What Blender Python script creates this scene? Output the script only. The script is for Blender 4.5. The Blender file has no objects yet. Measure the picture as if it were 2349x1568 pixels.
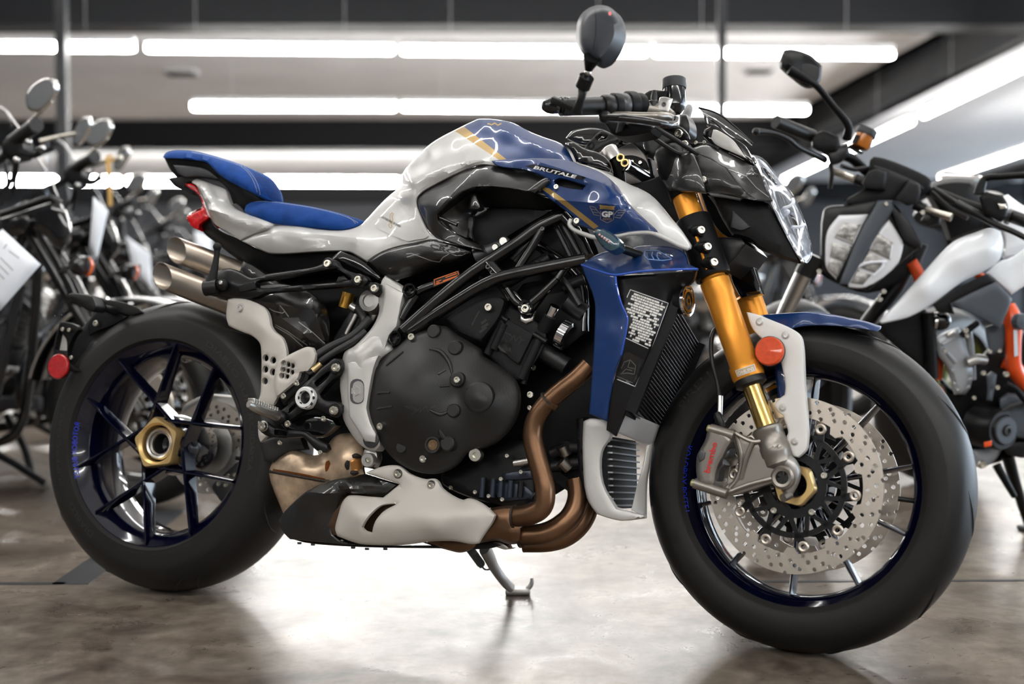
import bpy, bmesh, math, random
import numpy as np
from mathutils import Vector, Matrix
from mathutils.geometry import delaunay_2d_cdt
from mathutils.bvhtree import BVHTree
S = bpy.context.scene
COL = S.collection
PI = math.pi
rad = math.radians
random.seed(4)

# ------------------------------------------------------------------ camera
FPX, CX, CY = 2826.0, 1174.5, 784.0
CAM = Vector((0, 0, 0.651))
PITCH, ROLL = math.atan((784 - 686.7) / FPX), 0.0034
_f = Vector((0, math.cos(PITCH), -math.sin(PITCH)))
_u0 = Vector((0, math.sin(PITCH), math.cos(PITCH)))
_r0 = Vector((1, 0, 0))
_r = _r0 * math.cos(ROLL) - _u0 * math.sin(ROLL)
_u = _r0 * math.sin(ROLL) + _u0 * math.cos(ROLL)
cam = bpy.data.cameras.new('camera')
cam.sensor_width = 36.0
cam.lens = FPX / 2349 * 36.0
cam.clip_start = .05
cam.dof.use_dof = True
cam.dof.focus_distance = 2.42
cam.dof.aperture_fstop = 2.0
camo = bpy.data.objects.new('camera', cam)
COL.objects.link(camo)
camo.matrix_world = Matrix(((_r.x, _u.x, -_f.x, CAM.x), (_r.y, _u.y, -_f.y, CAM.y), (_r.z, _u.z, -_f.z, CAM.z), (0, 0, 0, 1)))
S.camera = camo

# ------------------------------------------------------------------ world, exposure
S.view_settings.view_transform = 'Standard'
S.view_settings.look = 'None'
S.view_settings.exposure = 0.5
S.view_settings.gamma = 1.0
S.view_settings.use_curve_mapping = False
W_ = bpy.data.worlds.new('world')
S.world = W_
W_.use_nodes = True
_bg = W_.node_tree.nodes['Background']
_bg.inputs[0].default_value = (.78, .88, 1.0, 1)
_bg.inputs[1].default_value = 7.0
S.cycles.use_denoising = True
S.cycles.max_bounces = 8
S.cycles.sample_clamp_indirect = 6.0

# ------------------------------------------------------------------ frames: pixel -> point on a real plane
def ray(px, py):
    return (_r * (px - CX) + _u * (CY - py) + _f * FPX).normalized()

class Frame:
    def __init__(s, o, yaw, lean=0.0):
        s.o = Vector(o)
        y0 = Vector((math.sin(yaw), math.cos(yaw), 0))
        s.x = Vector((math.cos(yaw), -math.sin(yaw), 0))
        s.y = y0 * math.cos(lean) - Vector((0, 0, 1)) * math.sin(lean)
        s.z = Vector((0, 0, 1)) * math.cos(lean) + y0 * math.sin(lean)
    def P(s, px, py, w=0.0):                       # point seen at a pixel, on the plane y = w of this frame
        d = ray(px, py)
        t = ((s.o - CAM).dot(s.y) + w) / d.dot(s.y)
        return CAM + d * t
    def L(s, x, y, z):
        return s.o + s.x * x + s.y * y + s.z * z
    def inv(s, p):
        d = p - s.o
        return (d.dot(s.x), d.dot(s.y), d.dot(s.z))

def PD(px, py, depth):                             # point seen at a pixel, at a given distance along the view
    d = ray(px, py)
    return CAM + d * (depth / d.dot(_f))
def PZ(px, py, z):
    d = ray(px, py)
    return CAM + d * ((z - CAM.z) / d.z)

# ------------------------------------------------------------------ objects
ROOTS = {}
GEO = {}
def root(name, loc, label, cat, group=None, yaw=0.0):
    o = bpy.data.objects.new(name, None)
    COL.objects.link(o)
    o.empty_display_size = .1
    M = Matrix.Translation(Vector(loc)) @ Matrix.Rotation(yaw, 4, 'Z')
    o.matrix_world = M
    ROOTS[o.name] = M
    tag(o, label, cat, group)
    return o
def tag(o, label=None, cat=None, group=None, kind=None):
    for k, v in (('label', label), ('category', cat), ('group', group), ('kind', kind)):
        if v: o[k] = v
    return o
def rootM(o):
    while o is not None and o.parent is not None: o = o.parent
    return ROOTS.get(o.name, Matrix.Identity(4)) if o else Matrix.Identity(4)
def mk(name, V, F, mat, parent=None, smooth=True, mi=None, auto=38, label=None, base=None):
    M = rootM(parent) if parent else Matrix.Identity(4)
    me = bpy.data.meshes.new(name)
    Vw = [Vector(v) for v in V]
    if base is not None and parent is None:
        M = Matrix.Translation(Vector(base))
    Mi = M.inverted()
    me.from_pydata([Mi @ v for v in Vw], [], F)
    for m in (mat if isinstance(mat, (list, tuple)) else [mat]): me.materials.append(m)
    if mi is not None: me.polygons.foreach_set('material_index', mi)
    bm = bmesh.new(); bm.from_mesh(me)
    bmesh.ops.recalc_face_normals(bm, faces=bm.faces)
    bm.to_mesh(me); bm.free()
    if smooth:
        me.polygons.foreach_set('use_smooth', [True] * len(me.polygons))
        if auto: me.set_sharp_from_angle(angle=rad(auto))
    o = bpy.data.objects.new(name, me)
    COL.objects.link(o)
    if parent: o.parent = parent
    elif base is not None:
        o.matrix_world = M; ROOTS[o.name] = M
    if label: o['label'] = label
    GEO[o.name] = (Vw, [tuple(f) for f in F])
    return o
def inst(name, me, T, parent):                     # one more object on shared mesh data, T in world space
    o = bpy.data.objects.new(name, me)
    COL.objects.link(o)
    o.parent = parent
    o.matrix_basis = rootM(parent).inverted() @ T
    return o

# ------------------------------------------------------------------ shape helpers -> (V, F)
class MB:
    def __init__(s): s.V = []; s.F = []
    def add(s, vf):
        n = len(s.V); s.V += list(vf[0]); s.F += [tuple(i + n for i in f) for f in vf[1]]
        return s
    def build(s, name, mat, parent=None, **k): return mk(name, s.V, s.F, mat, parent, **k)

def catmull(P, n, closed=False, corner=None):
    P = [np.array(p, float) for p in P]
    m = len(P); out = []
    sharp = [False] * m
    if corner is not None:
        for i in range(m):
            a = P[i] - P[i - 1]; b = P[(i + 1) % m] - P[i]
            a2, b2 = a[:2], b[:2]
            c = np.dot(a2, b2) / (np.linalg.norm(a2) * np.linalg.norm(b2) + 1e-9)
            sharp[i] = c < math.cos(rad(corner))
    rng = range(m) if closed else range(m - 1)
    for i in rng:
        p1, p2 = P[i], P[(i + 1) % m]
        p0 = P[i - 1] if (closed or i > 0) else p1
        p3 = P[(i + 2) % m] if (closed or i + 2 < m) else p2
        if sharp[i]: p0 = p1
        if sharp[(i + 1) % m]: p3 = p2
        L = np.linalg.norm
        d1 = max(L(p1 - p0), 1e-6) ** .5; d2 = max(L(p2 - p1), 1e-6) ** .5; d3 = max(L(p3 - p2), 1e-6) ** .5
        t1 = (p2 - p0) / 2 if L(p1 - p0) < 1e-6 else ((p1 - p0) / d1 - (p2 - p0) / (d1 + d2) + (p2 - p1) / d2) * d2
        t2 = (p3 - p1) / 2 if L(p3 - p2) < 1e-6 else ((p2 - p1) / d2 - (p3 - p1) / (d2 + d3) + (p3 - p2) / d3) * d2
        for k in range(n):
            t = k / n
            out.append((2*t**3-3*t*t+1)*p1 + (t**3-2*t*t+t)*t1 + (-2*t**3+3*t*t)*p2 + (t**3-t*t)*t2)
    if not closed: out.append(P[-1])
    return out

def frame_tube(pts, radii, n=12, cap=True, closed=False, flat=1.0, up=None):
    pts = [Vector(p) for p in pts]; m = len(pts)
    if not isinstance(radii, (list, tuple)): radii = [radii] * m
    T = []
    for i in range(m):
        a = pts[i - 1] if (i > 0 or closed) else pts[i]
        b = pts[(i + 1) % m] if (i < m - 1 or closed) else pts[i]
        T.append((b - a).normalized())
    u = Vector(up) if up else Vector((0, 0, 1))
    if abs(u.dot(T[0])) > .95: u = Vector((1, 0, 0))
    u = (u - T[0] * u.dot(T[0])).normalized()
    V = []; F = []
    for i in range(m):
        u = (u - T[i] * u.dot(T[i]))
        if u.length < 1e-6: u = T[i].orthogonal()
        u.normalize()
        v = T[i].cross(u)
        for k in range(n):
            a = 2 * PI * k / n
            V.append(pts[i] + (u * math.cos(a) + v * math.sin(a) * flat) * radii[i])
    for i in range(m if closed else m - 1):
        for k in range(n):
            j = (i + 1) % m
            F.append((i*n + k, i*n + (k+1) % n, j*n + (k+1) % n, j*n + k))
    if cap and not closed:
        F.append(tuple(range(n))); F.append(tuple((m-1)*n + k for k in range(n)))
    return V, F
def tube(pts, r, n=12, sub=6, **k):
    if sub > 1 and len(pts) > 2:
        if isinstance(r, (list, tuple)):
            q = catmull([tuple(p) + (rr,) for p, rr in zip(pts, r)], sub, closed=k.get('closed', False))
            pts = [tuple(a[:3]) for a in q]; r = [max(float(a[3]), 1e-4) for a in q]
        else:
            pts = [tuple(a) for a in catmull([tuple(p) for p in pts], sub, closed=k.get('closed', False))]
    return frame_tube(pts, r, n, **k)
def lathe(o, axis, prof, n=32, ref=None, a0=0.0, a1=2*PI, closed=False):   # prof: (radius, distance along the axis)
    o = Vector(o); axis = Vector(axis).normalized()
    u = Vector(ref) if ref else Vector((0, 0, 1))
    if abs(u.dot(axis)) > .95: u = Vector((1, 0, 0))
    u = (u - axis * u.dot(axis)).normalized(); v = axis.cross(u)
    full = abs(a1 - a0 - 2*PI) < 1e-6
    m = len(prof); V = []; F = []
    nn = n if full else n + 1
    for k in range(nn):
        a = a0 + (a1 - a0) * k / n
        d = u * math.cos(a) + v * math.sin(a)
        for r, h in prof: V.append(o + d * r + axis * h)
    for k in range(n):
        k2 = (k + 1) % nn
        for i in range(m if closed else m - 1):
            i2 = (i + 1) % m
            q = (k*m + i, k2*m + i, k2*m + i2, k*m + i2)
            r1, r2 = prof[i][0], prof[i2][0]
            if r1 < 1e-7 and r2 < 1e-7: continue
            if r1 < 1e-7: q = (k*m + i, k2*m + i2, k*m + i2)
            elif r2 < 1e-7: q = (k*m + i, k2*m + i, k*m + i2)
            F.append(q)
    return V, F
def bar(a, b, wd, th, side):                        # flat bar from a to b; side = the direction of its thickness
    a = Vector(a); b = Vector(b); t = (b - a).normalized()
    s = Vector(side); s = (s - t * s.dot(t)).normalized(); q = t.cross(s)
    V = [p + q * (i * wd / 2) + s * (j * th / 2) for p in (a, b) for i, j in ((-1, -1), (1, -1), (1, 1), (-1, 1))]
    return V, [(0,1,2,3), (4,5,6,7), (0,1,5,4), (1,2,6,5), (2,3,7,6), (3,0,4,7)]
def box(c, sx, sy, sz, ax=None):
    ax = ax or (Vector((1,0,0)), Vector((0,1,0)), Vector((0,0,1)))
    c = Vector(c)
    V = [c + ax[0]*(i*sx/2) + ax[1]*(j*sy/2) + ax[2]*(k*sz/2) for i in (-1,1) for j in (-1,1) for k in (-1,1)]
    return V, [(0,1,3,2), (4,5,7,6), (0,1,5,4), (2,3,7,6), (0,2,6,4), (1,3,7,5)]
def bbox(c, sx, sy, sz, ax=None, b=.004):           # bevelled box
    ax = ax or (Vector((1,0,0)), Vector((0,1,0)), Vector((0,0,1)))
    c = Vector(c); b = min(b, sx*.45, sy*.45, sz*.45)
    bm = bmesh.new(); bmesh.ops.create_cube(bm, size=1)
    bmesh.ops.scale(bm, vec=(sx, sy, sz), verts=bm.verts)
    bmesh.ops.bevel(bm, geom=list(bm.edges), offset=b, segments=2, profile=.5, affect='EDGES')
    bm.verts.ensure_lookup_table(); bm.verts.index_update()
    V = [c + ax[0]*v.co.x + ax[1]*v.co.y + ax[2]*v.co.z for v in bm.verts]
    F = [tuple(v.index for v in f.verts) for f in bm.faces]
    bm.free(); return V, F
def ball(c, r, n=16, sc=(1, 1, 1), ax=None):
    ax = ax or (Vector((1,0,0)), Vector((0,1,0)), Vector((0,0,1)))
    c = Vector(c); V = []; F = []; m = n // 2
    for i in range(m + 1):
        t = PI * i / m
        for k in range(n):
            a = 2*PI*k/n
            V.append(c + ax[0]*(r*sc[0]*math.sin(t)*math.cos(a)) + ax[1]*(r*sc[1]*math.sin(t)*math.sin(a)) + ax[2]*(r*sc[2]*math.cos(t)))
    for i in range(m):
        for k in range(n):
            k2 = (k+1) % n
            if i == 0: F.append((k, (i+1)*n+k, (i+1)*n+k2))
            elif i == m-1: F.append((i*n+k, (i+1)*n+k, i*n+k2))
            else: F.append((i*n+k, i*n+k2, (i+1)*n+k2, (i+1)*n+k))
    return V, F

# ---- panels: an outline seen at pixels, carried on a smooth sheet of depths, with thickness and rounded edges
def inpoly(p, poly):
    x, y = p[:, 0], p[:, 1]; c = np.zeros(len(p), bool)
    n = len(poly); j = n - 1
    for i in range(n):
        xi, yi = poly[i]; xj, yj = poly[j]
        if yi != yj:
            c ^= ((yi > y) != (yj > y)) & (x < (xj - xi) * (y - yi) / (yj - yi) + xi)
        j = i
    return c
def segdist(p, poly):
    a = np.array(poly); b = np.roll(a, -1, 0)
    ab = b - a; L = (ab**2).sum(1) + 1e-12
    out = np.full(len(p), 1e9)
    for s in range(0, len(p), 400):
        q = p[s:s+400, None, :] - a[None]
        t = np.clip((q * ab[None]).sum(2) / L, 0, 1)
        d = np.sqrt(((q - t[..., None] * ab[None])**2).sum(2))
        out[s:s+400] = d.min(1)
    return out
def resample(P, h):
    out = []; n = len(P)
    for i in range(n):
        a = np.array(P[i]); b = np.array(P[(i+1) % n])
        k = max(1, int(round(np.linalg.norm((b - a)[:2]) / h)))
        for j in range(k): out.append(a + (b - a) * j / k)
    return out
def tps(pts, vals):
    p = np.array(pts, float) / 100; v = np.array(vals, float); n = len(p)
    r = np.sqrt(((p[:, None] - p[None])**2).sum(2))
    K = np.where(r > 0, r*r*np.log(r + 1e-12), 0) + np.eye(n) * 2e-3
    Q = np.hstack([np.ones((n, 1)), p])
    A = np.block([[K, Q], [Q.T, np.zeros((3, 3))]])
    c = np.linalg.lstsq(A, np.concatenate([v, np.zeros(3)]), rcond=None)[0]
    def f(q):
        q = np.array(q, float) / 100
        r = np.sqrt(((q[:, None] - p[None])**2).sum(2))
        return np.where(r > 0, r*r*np.log(r + 1e-12), 0) @ c[:n] + np.hstack([np.ones((len(q), 1)), q]) @ c[n:]
    return f
def panel_vf(fr, outl, w=0.0, t=.01, bulge=.003, bw=6, h=14, holes=(), regs=(), ctrl=(), sm=4, corner=42, back=None, flatback=None, creases=(), ext=None, ridges=()):
    full = [(p[0], p[1], p[2] if len(p) > 2 else w) for p in outl]
    dep = [p[2] for p in full]
    if ctrl or max(dep) - min(dep) > 1e-6:
        wf = tps([p[:2] for p in full] + [c[:2] for c in ctrl], dep + [c[2] for c in ctrl])
    else:
        wf = lambda q: np.full(len(q), dep[0])
    P2 = [p[:2] for p in full]
    if sm > 1: P2 = [tuple(a[:2]) for a in catmull(P2, sm, True, corner)]
    P2 = [tuple(a) for a in resample(P2, h)]
    if sum(P2[i-1][0]*P2[i][1] - P2[i][0]*P2[i-1][1] for i in range(len(P2))) < 0: P2 = P2[::-1]
    H = []
    for ho in holes:
        q = [p[:2] for p in ho]
        if sm > 1 and len(q) > 2: q = [tuple(a[:2]) for a in catmull(q, sm, True, corner)]
        H.append([tuple(a) for a in resample(q, h)])
    pts = list(P2); loops = [list(range(len(P2)))]
    for q in H:
        loops.append(list(range(len(pts), len(pts) + len(q)))); pts += q
    edges = [(l[i], l[(i+1) % len(l)]) for l in loops for i in range(len(l))]
    allb = [P2] + H
    def bdist(q):
        d = segdist(q, P2)
        for hh in H: d = np.minimum(d, segdist(q, hh))
        return d
    def inside(q):
        c = inpoly(q, P2)
        for hh in H: c &= ~inpoly(q, hh)
        return c
    extra = []
    for li, q in enumerate(allb):
        if bulge and bw:
            n = len(q)
            for fr_ in (.28, 1.0):
                d = bw * fr_
                c = []
                for i in range(n):
                    a = np.array(q[i-1]); b = np.array(q[(i+1) % n]); tt = b - a
                    L = np.linalg.norm(tt)
                    if L < 1e-6: continue
                    nn = np.array([-tt[1], tt[0]]) / L
                    for sgn in ((1,) if li == 0 else (1, -1)):
                        c.append(np.array(q[i]) + nn * d * sgn)
                if c:
                    c = np.array(c); ok = inside(c) & (bdist(c) > .9 * d)
                    extra += [tuple(a) for a in c[ok]]
    x0, y0 = np.min(P2, 0); x1, y1 = np.max(P2, 0)
    g = []; r_ = 0; y = y0
    while y <= y1:
        x = x0 + (h/2 if r_ % 2 else 0)
        while x <= x1: g.append((x, y)); x += h
        y += h * .87; r_ += 1
    if g:
        g = np.array(g); d = bdist(g)
        ok = inside(g) & (d > (bw + .5*h if bulge and bw else .6*h))
        extra += [tuple(a) for a in g[ok]]
    regp = []
    for rg in list(regs) + [(c, None) for c in creases] + [(c[0], None) for c in ridges]:
        q = [p[:2] for p in rg[0]]
        closed = rg[1] is not None
        qq = [tuple(a) for a in (resample(q, h) if closed else [z for i in range(len(q)-1) for z in [np.array(q[i]) + (np.array(q[i+1])-np.array(q[i]))*k/8 for k in range(8)]] + [np.array(q[-1])])]
        base = len(pts) + len(extra)
        extra += qq
        edges += [(base+i, base+(i+1) % len(qq)) for i in range(len(qq) if closed else len(qq)-1)]
        if closed: regp.append((q, rg[1]))
    allp = pts + extra
    vv, ee, ff, *_ = delaunay_2d_cdt([Vector(p) for p in allp], edges, [], 0, 1e-4)
    v2 = np.array([(v.x, v.y) for v in vv])
    tri = [tuple(f) for f in ff]
    cen = np.array([v2[list(f)].mean(0) for f in tri])
    ok = inside(cen)
    tri = [f for f, k in zip(tri, ok) if k]; cen = cen[ok]
    mi = np.zeros(len(tri), int)
    for q, m in regp: mi[inpoly(cen, q)] = m
    wz = wf(v2)
    for rp, rh, rw_ in ridges:
        d = np.full(len(v2), 1e9)
        for a, b in zip(rp[:-1], rp[1:]):
            a = np.array(a[:2], float); ab = np.array(b[:2], float) - a
            tt = np.clip(((v2 - a) @ ab) / (ab @ ab), 0, 1)
            d = np.minimum(d, np.hypot(*(v2 - a - tt[:, None] * ab).T))
        wz = wz - rh * np.clip(1 - d / rw_, 0, 1)
    if bulge:
        d = bdist(v2); k = np.clip(d / max(bw, 1e-6), 0, 1)
        wz = wz - bulge * np.sqrt(np.maximum(0, 1 - (1 - k)**2))
    wb = (np.full(len(v2), flatback) if flatback is not None else wf(v2) + t)
    n = len(v2)
    Vf = [fr.P(a[0], a[1], z) for a, z in zip(v2, wz)]
    if back is not None: Vb = [back(v) for v in Vf]
    elif ext == 'v':
        dv = ray(float(np.mean([p[0] for p in P2])), float(np.mean([p[1] for p in P2])))
        Vb = [v + dv * t for v in Vf]
    else: Vb = [v + fr.y * max(zb - z, .0005) for v, z, zb in zip(Vf, wz, wb)]
    ec = {}
    for f in tri:
        for i in range(len(f)):
            e = (f[i], f[(i+1) % len(f)]); ec[e] = ec.get(e, 0) + 1
    be = [e for e in ec if (e[1], e[0]) not in ec]
    F = list(tri) + [tuple(i + n for i in f[::-1]) for f in tri] + [(e[1], e[0], e[0]+n, e[1]+n) for e in be]
    own = {}
    for f, m in zip(tri, mi):
        for i in range(len(f)): own[(f[i], f[(i+1) % len(f)])] = m
    MI = list(mi) + list(mi) + [own[e] for e in be]
    used = sorted({i for f in F for i in f}); mp = {a: b for b, a in enumerate(used)}
    VV = Vf + Vb
    return [VV[i] for i in used], [tuple(mp[i] for i in f) for f in F], MI
def panel(name, fr, outl, mat, parent, auto=38, label=None, **k):
    V, F, MI = panel_vf(fr, outl, **k)
    return mk(name, V, F, mat, parent, mi=[int(m) for m in MI] if isinstance(mat, (list, tuple)) else None, auto=auto, label=label)

# ---- flat print laid on a built surface
def bvh(*objs):
    V = []; F = []
    for o in objs:
        v, f = GEO[o.name]; n = len(V); V += v; F += [tuple(i+n for i in q) for q in f]
    return BVHTree.FromPolygons(V, F)
def onto(tree, px, py, lift=.0008, fb=None):
    d = ray(px, py)
    h = tree.ray_cast(CAM, d)
    if h[0] is None: return None
    return h[0] - d * lift
def textmesh(s, shear=0.0, bold=0.0, space=1.0):
    c = bpy.data.curves.new('lettering', 'FONT'); c.body = s; c.shear = shear; c.offset = bold; c.space_character = space
    c.resolution_u = 2; c.fill_mode = 'FRONT'
    o = bpy.data.objects.new('lettering', c); COL.objects.link(o)
    dg = bpy.context.evaluated_depsgraph_get()
    me = bpy.data.meshes.new_from_object(o.evaluated_get(dg))
    V = [(v.co.x, v.co.y) for v in me.vertices]; F = [tuple(p.vertices) for p in me.polygons]
    bpy.data.objects.remove(o); bpy.data.meshes.remove(me); bpy.data.curves.remove(c)
    V = np.array(V); V[:, 0] -= V[:, 0].min()
    return V, F
def text_on(name, s, tree, p0, p1, hpx, mat, parent, shear=0, bold=0.0, lift=.001, space=1.0, curve=None, place=None):
    V, F = textmesh(s, shear, bold, space)
    wd = V[:, 0].max(); cap = max(V[:, 1].max(), .3)
    p0 = np.array(p0, float); p1 = np.array(p1, float); e = p1 - p0; L = np.linalg.norm(e); e = e / L
    nrm = np.array([e[1], -e[0]])
    out = []
    last = None
    for x, y in V:
        u = x / wd
        q = p0 + e * (u * L) + nrm * (y / cap * hpx)
        if curve: q = np.array(curve(u, y / cap))
        h = onto(tree, q[0], q[1], lift) if place is None else place(q[0], q[1])
        if h is None: h = last if last is not None else PD(q[0], q[1], 2.4)
        last = h; out.append(h)
    return mk(name, out, F, mat, parent, smooth=False)
def decal(name, tree, outl, mat, parent, h=8, sm=0, lift=.0008, place=None, t=0.0, auto=0):
    P2 = [tuple(p) for p in outl]
    if sm: P2 = [tuple(a) for a in catmull(P2, sm, True, 42)]
    P2 = [tuple(a) for a in resample(P2, h)]
    x0, y0 = np.min(P2, 0); x1, y1 = np.max(P2, 0)
    g = np.array([(x, y) for x in np.arange(x0, x1, h) for y in np.arange(y0, y1, h)])
    pts = list(P2)
    if len(g):
        ok = inpoly(g, P2) & (segdist(g, P2) > .5*h); pts += [tuple(a) for a in g[ok]]
    n = len(P2)
    vv, ee, ff, *_ = delaunay_2d_cdt([Vector(p) for p in pts], [(i, (i+1) % n) for i in range(n)], [], 0, 1e-4)
    v2 = np.array([(v.x, v.y) for v in vv]); tri = [tuple(f) for f in ff]
    cen = np.array([v2[list(f)].mean(0) for f in tri]); ok = inpoly(cen, P2)
    V = [(onto(tree, x, y, lift) if place is None else place(x, y)) for x, y in v2]
    F = [f for f, k in zip(tri, ok) if k and all(V[i] is not None for i in f)]
    V = [v if v is not None else Vector((0, 0, 0)) for v in V]
    used = sorted({i for f in F for i in f}); mp = {a: b for b, a in enumerate(used)}
    Vn = [V[i] for i in used]; Fn = [tuple(mp[i] for i in f) for f in F]
    if t:
        n = len(Vn); dv = ray(*[float(c) for c in np.mean(P2, 0)])
        ec = {(f[i], f[(i+1) % len(f)]) for f in Fn for i in range(len(f))}
        be = [q for q in ec if (q[1], q[0]) not in ec]
        Fn = Fn + [tuple(i + n for i in f[::-1]) for f in Fn] + [(q[0], q[1], q[1]+n, q[0]+n) for q in be]
        Vn = Vn + [v + dv * t for v in Vn]
    return mk(name, Vn, Fn, mat, parent, auto=auto)
def line_on(name, tree, pts, wpx, mat, parent, closed=False, lift=.0008, h=8):
    P = [np.array(p, float) for p in pts]
    if closed: P = P + [P[0]]
    P = [np.array(a) for a in sum([[P[i] + (P[i+1] - P[i]) * k / max(1, int(np.linalg.norm(P[i+1]-P[i]) / h)) for k in range(max(1, int(np.linalg.norm(P[i+1]-P[i]) / h)))] for i in range(len(P)-1)], []) + [P[-1]]]
    V = []; F = []
    m = len(P)
    for i in range(m):
        a = P[max(i-1, 0)]; b = P[min(i+1, m-1)]
        if closed and i in (0, m-1): a, b = P[m-2], P[1]
        t = (b - a) / (np.linalg.norm(b - a) + 1e-9); n = np.array([-t[1], t[0]]) * wpx / 2
        q = [onto(tree, *(P[i] + n), lift), onto(tree, *(P[i] - n), lift)]
        if None in q: V += [None, None]
        else: V += q
    for i in range(m-1):
        f = (2*i, 2*i+1, 2*i+3, 2*i+2)
        if all(V[k] is not None for k in f): F.append(f)
    used = sorted({i for f in F for i in f}); mp = {a: b for b, a in enumerate(used)}
    return mk(name, [V[i] for i in used], [tuple(mp[i] for i in f) for f in F], mat, parent, auto=0) if F else None

# ------------------------------------------------------------------ materials
def _nt(name):
    m = bpy.data.materials.new(name); m.use_nodes = True
    return m, m.node_tree, m.node_tree.nodes['Principled BSDF']
def M(name, col, rough=.5, metal=0.0, coat=0.0, spec=.5, bump=0.0, bscale=400, mott=0.0, mscale=12, sheen=0.0, trans=0.0, ior=1.45, alpha=1.0, emit=None, es=0.0, rvar=0.0):
    m, nt, b = _nt(name)
    I = b.inputs
    I['Base Color'].default_value = (*col, 1); I['Roughness'].default_value = rough; I['Metallic'].default_value = metal
    I['Coat Weight'].default_value = coat; I['Coat Roughness'].default_value = .03; I['Specular IOR Level'].default_value = spec
    I['IOR'].default_value = ior; I['Transmission Weight'].default_value = trans; I['Alpha'].default_value = alpha
    if sheen: I['Sheen Weight'].default_value = sheen; I['Sheen Roughness'].default_value = .4
    if emit: I['Emission Color'].default_value = (*emit, 1); I['Emission Strength'].default_value = es
    if bump or mott or rvar:
        tc = nt.nodes.new('ShaderNodeTexCoord')
    if bump:
        n = nt.nodes.new('ShaderNodeTexNoise'); n.inputs['Scale'].default_value = bscale; n.inputs['Detail'].default_value = 3
        bp = nt.nodes.new('ShaderNodeBump'); bp.inputs['Strength'].default_value = bump; bp.inputs['Distance'].default_value = .002
        nt.links.new(tc.outputs['Object'], n.inputs['Vector']); nt.links.new(n.outputs['Fac'], bp.inputs['Height']); nt.links.new(bp.outputs['Normal'], I['Normal'])
    if mott or rvar:
        n = nt.nodes.new('ShaderNodeTexNoise'); n.inputs['Scale'].default_value = mscale; n.inputs['Detail'].default_value = 6
        nt.links.new(tc.outputs['Object'], n.inputs['Vector'])
        if mott:
            r = nt.nodes.new('ShaderNodeValToRGB')
            r.color_ramp.elements[0].position = .3; r.color_ramp.elements[1].position = .7
            r.color_ramp.elements[0].color = (*[max(0, c*(1-mott)) for c in col], 1); r.color_ramp.elements[1].color = (*[min(1, c*(1+mott)) for c in col], 1)
            nt.links.new(n.outputs['Fac'], r.inputs['Fac']); nt.links.new(r.outputs['Color'], I['Base Color'])
        if rvar:
            mr = nt.nodes.new('ShaderNodeMapRange'); mr.inputs['To Min'].default_value = rough-rvar; mr.inputs['To Max'].default_value = rough+rvar
            nt.links.new(n.outputs['Fac'], mr.inputs['Value']); nt.links.new(mr.outputs['Result'], I['Roughness'])
    return m
def carbon(name, c1, c2, cell=.0035, rough=.35, coat=1.0, twill=False):
    m, nt, b = _nt(name); I = b.inputs
    tc = nt.nodes.new('ShaderNodeTexCoord'); mp = nt.nodes.new('ShaderNodeMapping')
    mp.inputs['Rotation'].default_value = (.35, .3, .78)
    ck = nt.nodes.new('ShaderNodeTexChecker'); ck.inputs['Scale'].default_value = 1 / cell
    ck.inputs['Color1'].default_value = (*c1, 1); ck.inputs['Color2'].default_value = (*c2, 1)
    nt.links.new(tc.outputs['Object'], mp.inputs['Vector']); nt.links.new(mp.outputs['Vector'], ck.inputs['Vector']); nt.links.new(ck.outputs['Color'], I['Base Color'])
    if twill:
        nt.nodes.remove(ck)
        wv = nt.nodes.new('ShaderNodeTexWave'); wv.inputs['Scale'].default_value = 1 / cell / 3; wv.inputs['Distortion'].default_value = .4; wv.inputs['Detail'].default_value = 1
        cr = nt.nodes.new('ShaderNodeValToRGB'); cr.color_ramp.elements[0].color = (*c1, 1); cr.color_ramp.elements[1].color = (*c2, 1)
        nt.links.new(mp.outputs['Vector'], wv.inputs['Vector']); nt.links.new(wv.outputs['Fac'], cr.inputs['Fac']); nt.links.new(cr.outputs['Color'], I['Base Color'])
    I['Roughness'].default_value = rough; I['Coat Weight'].default_value = coat; I['Coat Roughness'].default_value = .04
    return m
def clear(name, col, gloss=.08, rough=.02):           # thin see-through sheet with a sharp reflection
    m, nt, b = _nt(name); nt.nodes.remove(b)
    out = nt.nodes['Material Output']
    t = nt.nodes.new('ShaderNodeBsdfTransparent'); t.inputs[0].default_value = (*col, 1)
    g = nt.nodes.new('ShaderNodeBsdfGlossy'); g.inputs['Roughness'].default_value = rough
    lw = nt.nodes.new('ShaderNodeLayerWeight'); lw.inputs['Blend'].default_value = .35
    ad = nt.nodes.new('ShaderNodeMath'); ad.operation = 'ADD'; ad.use_clamp = True; ad.inputs[1].default_value = gloss
    mul = nt.nodes.new('ShaderNodeMath'); mul.operation = 'MULTIPLY'; mul.inputs[1].default_value = .6
    mx = nt.nodes.new('ShaderNodeMixShader')
    nt.links.new(lw.outputs['Fresnel'], mul.inputs[0]); nt.links.new(mul.outputs[0], ad.inputs[0]); nt.links.new(ad.outputs[0], mx.inputs[0])
    nt.links.new(t.outputs[0], mx.inputs[1]); nt.links.new(g.outputs[0], mx.inputs[2]); nt.links.new(mx.outputs[0], out.inputs[0])
    return m
blue = M('blue paint', (.0025, .030, .135), .34, .12, .6)
blue_edge = M('blue paint edge glint', (.01, .07, .42), .3, .3, 1.0)  # lighter copy of the blue, paints the glint along the wing edges
wheel_blue = M('midnight blue wheel paint', (.0010, .0014, .0105), .12, .0, .6)
pearl = M('pearl white paint', (.50, .495, .48), .38, .22, .55, mott=.03, mscale=60)
satin_white = M('satin silver white paint', (.53, .50, .455), .42, .1)
frame_silver = M('satin silver frame paint', (.56, .55, .525), .40, .3)
bracket_white = M('white plastic', (.80, .79, .76), .4)
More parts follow.
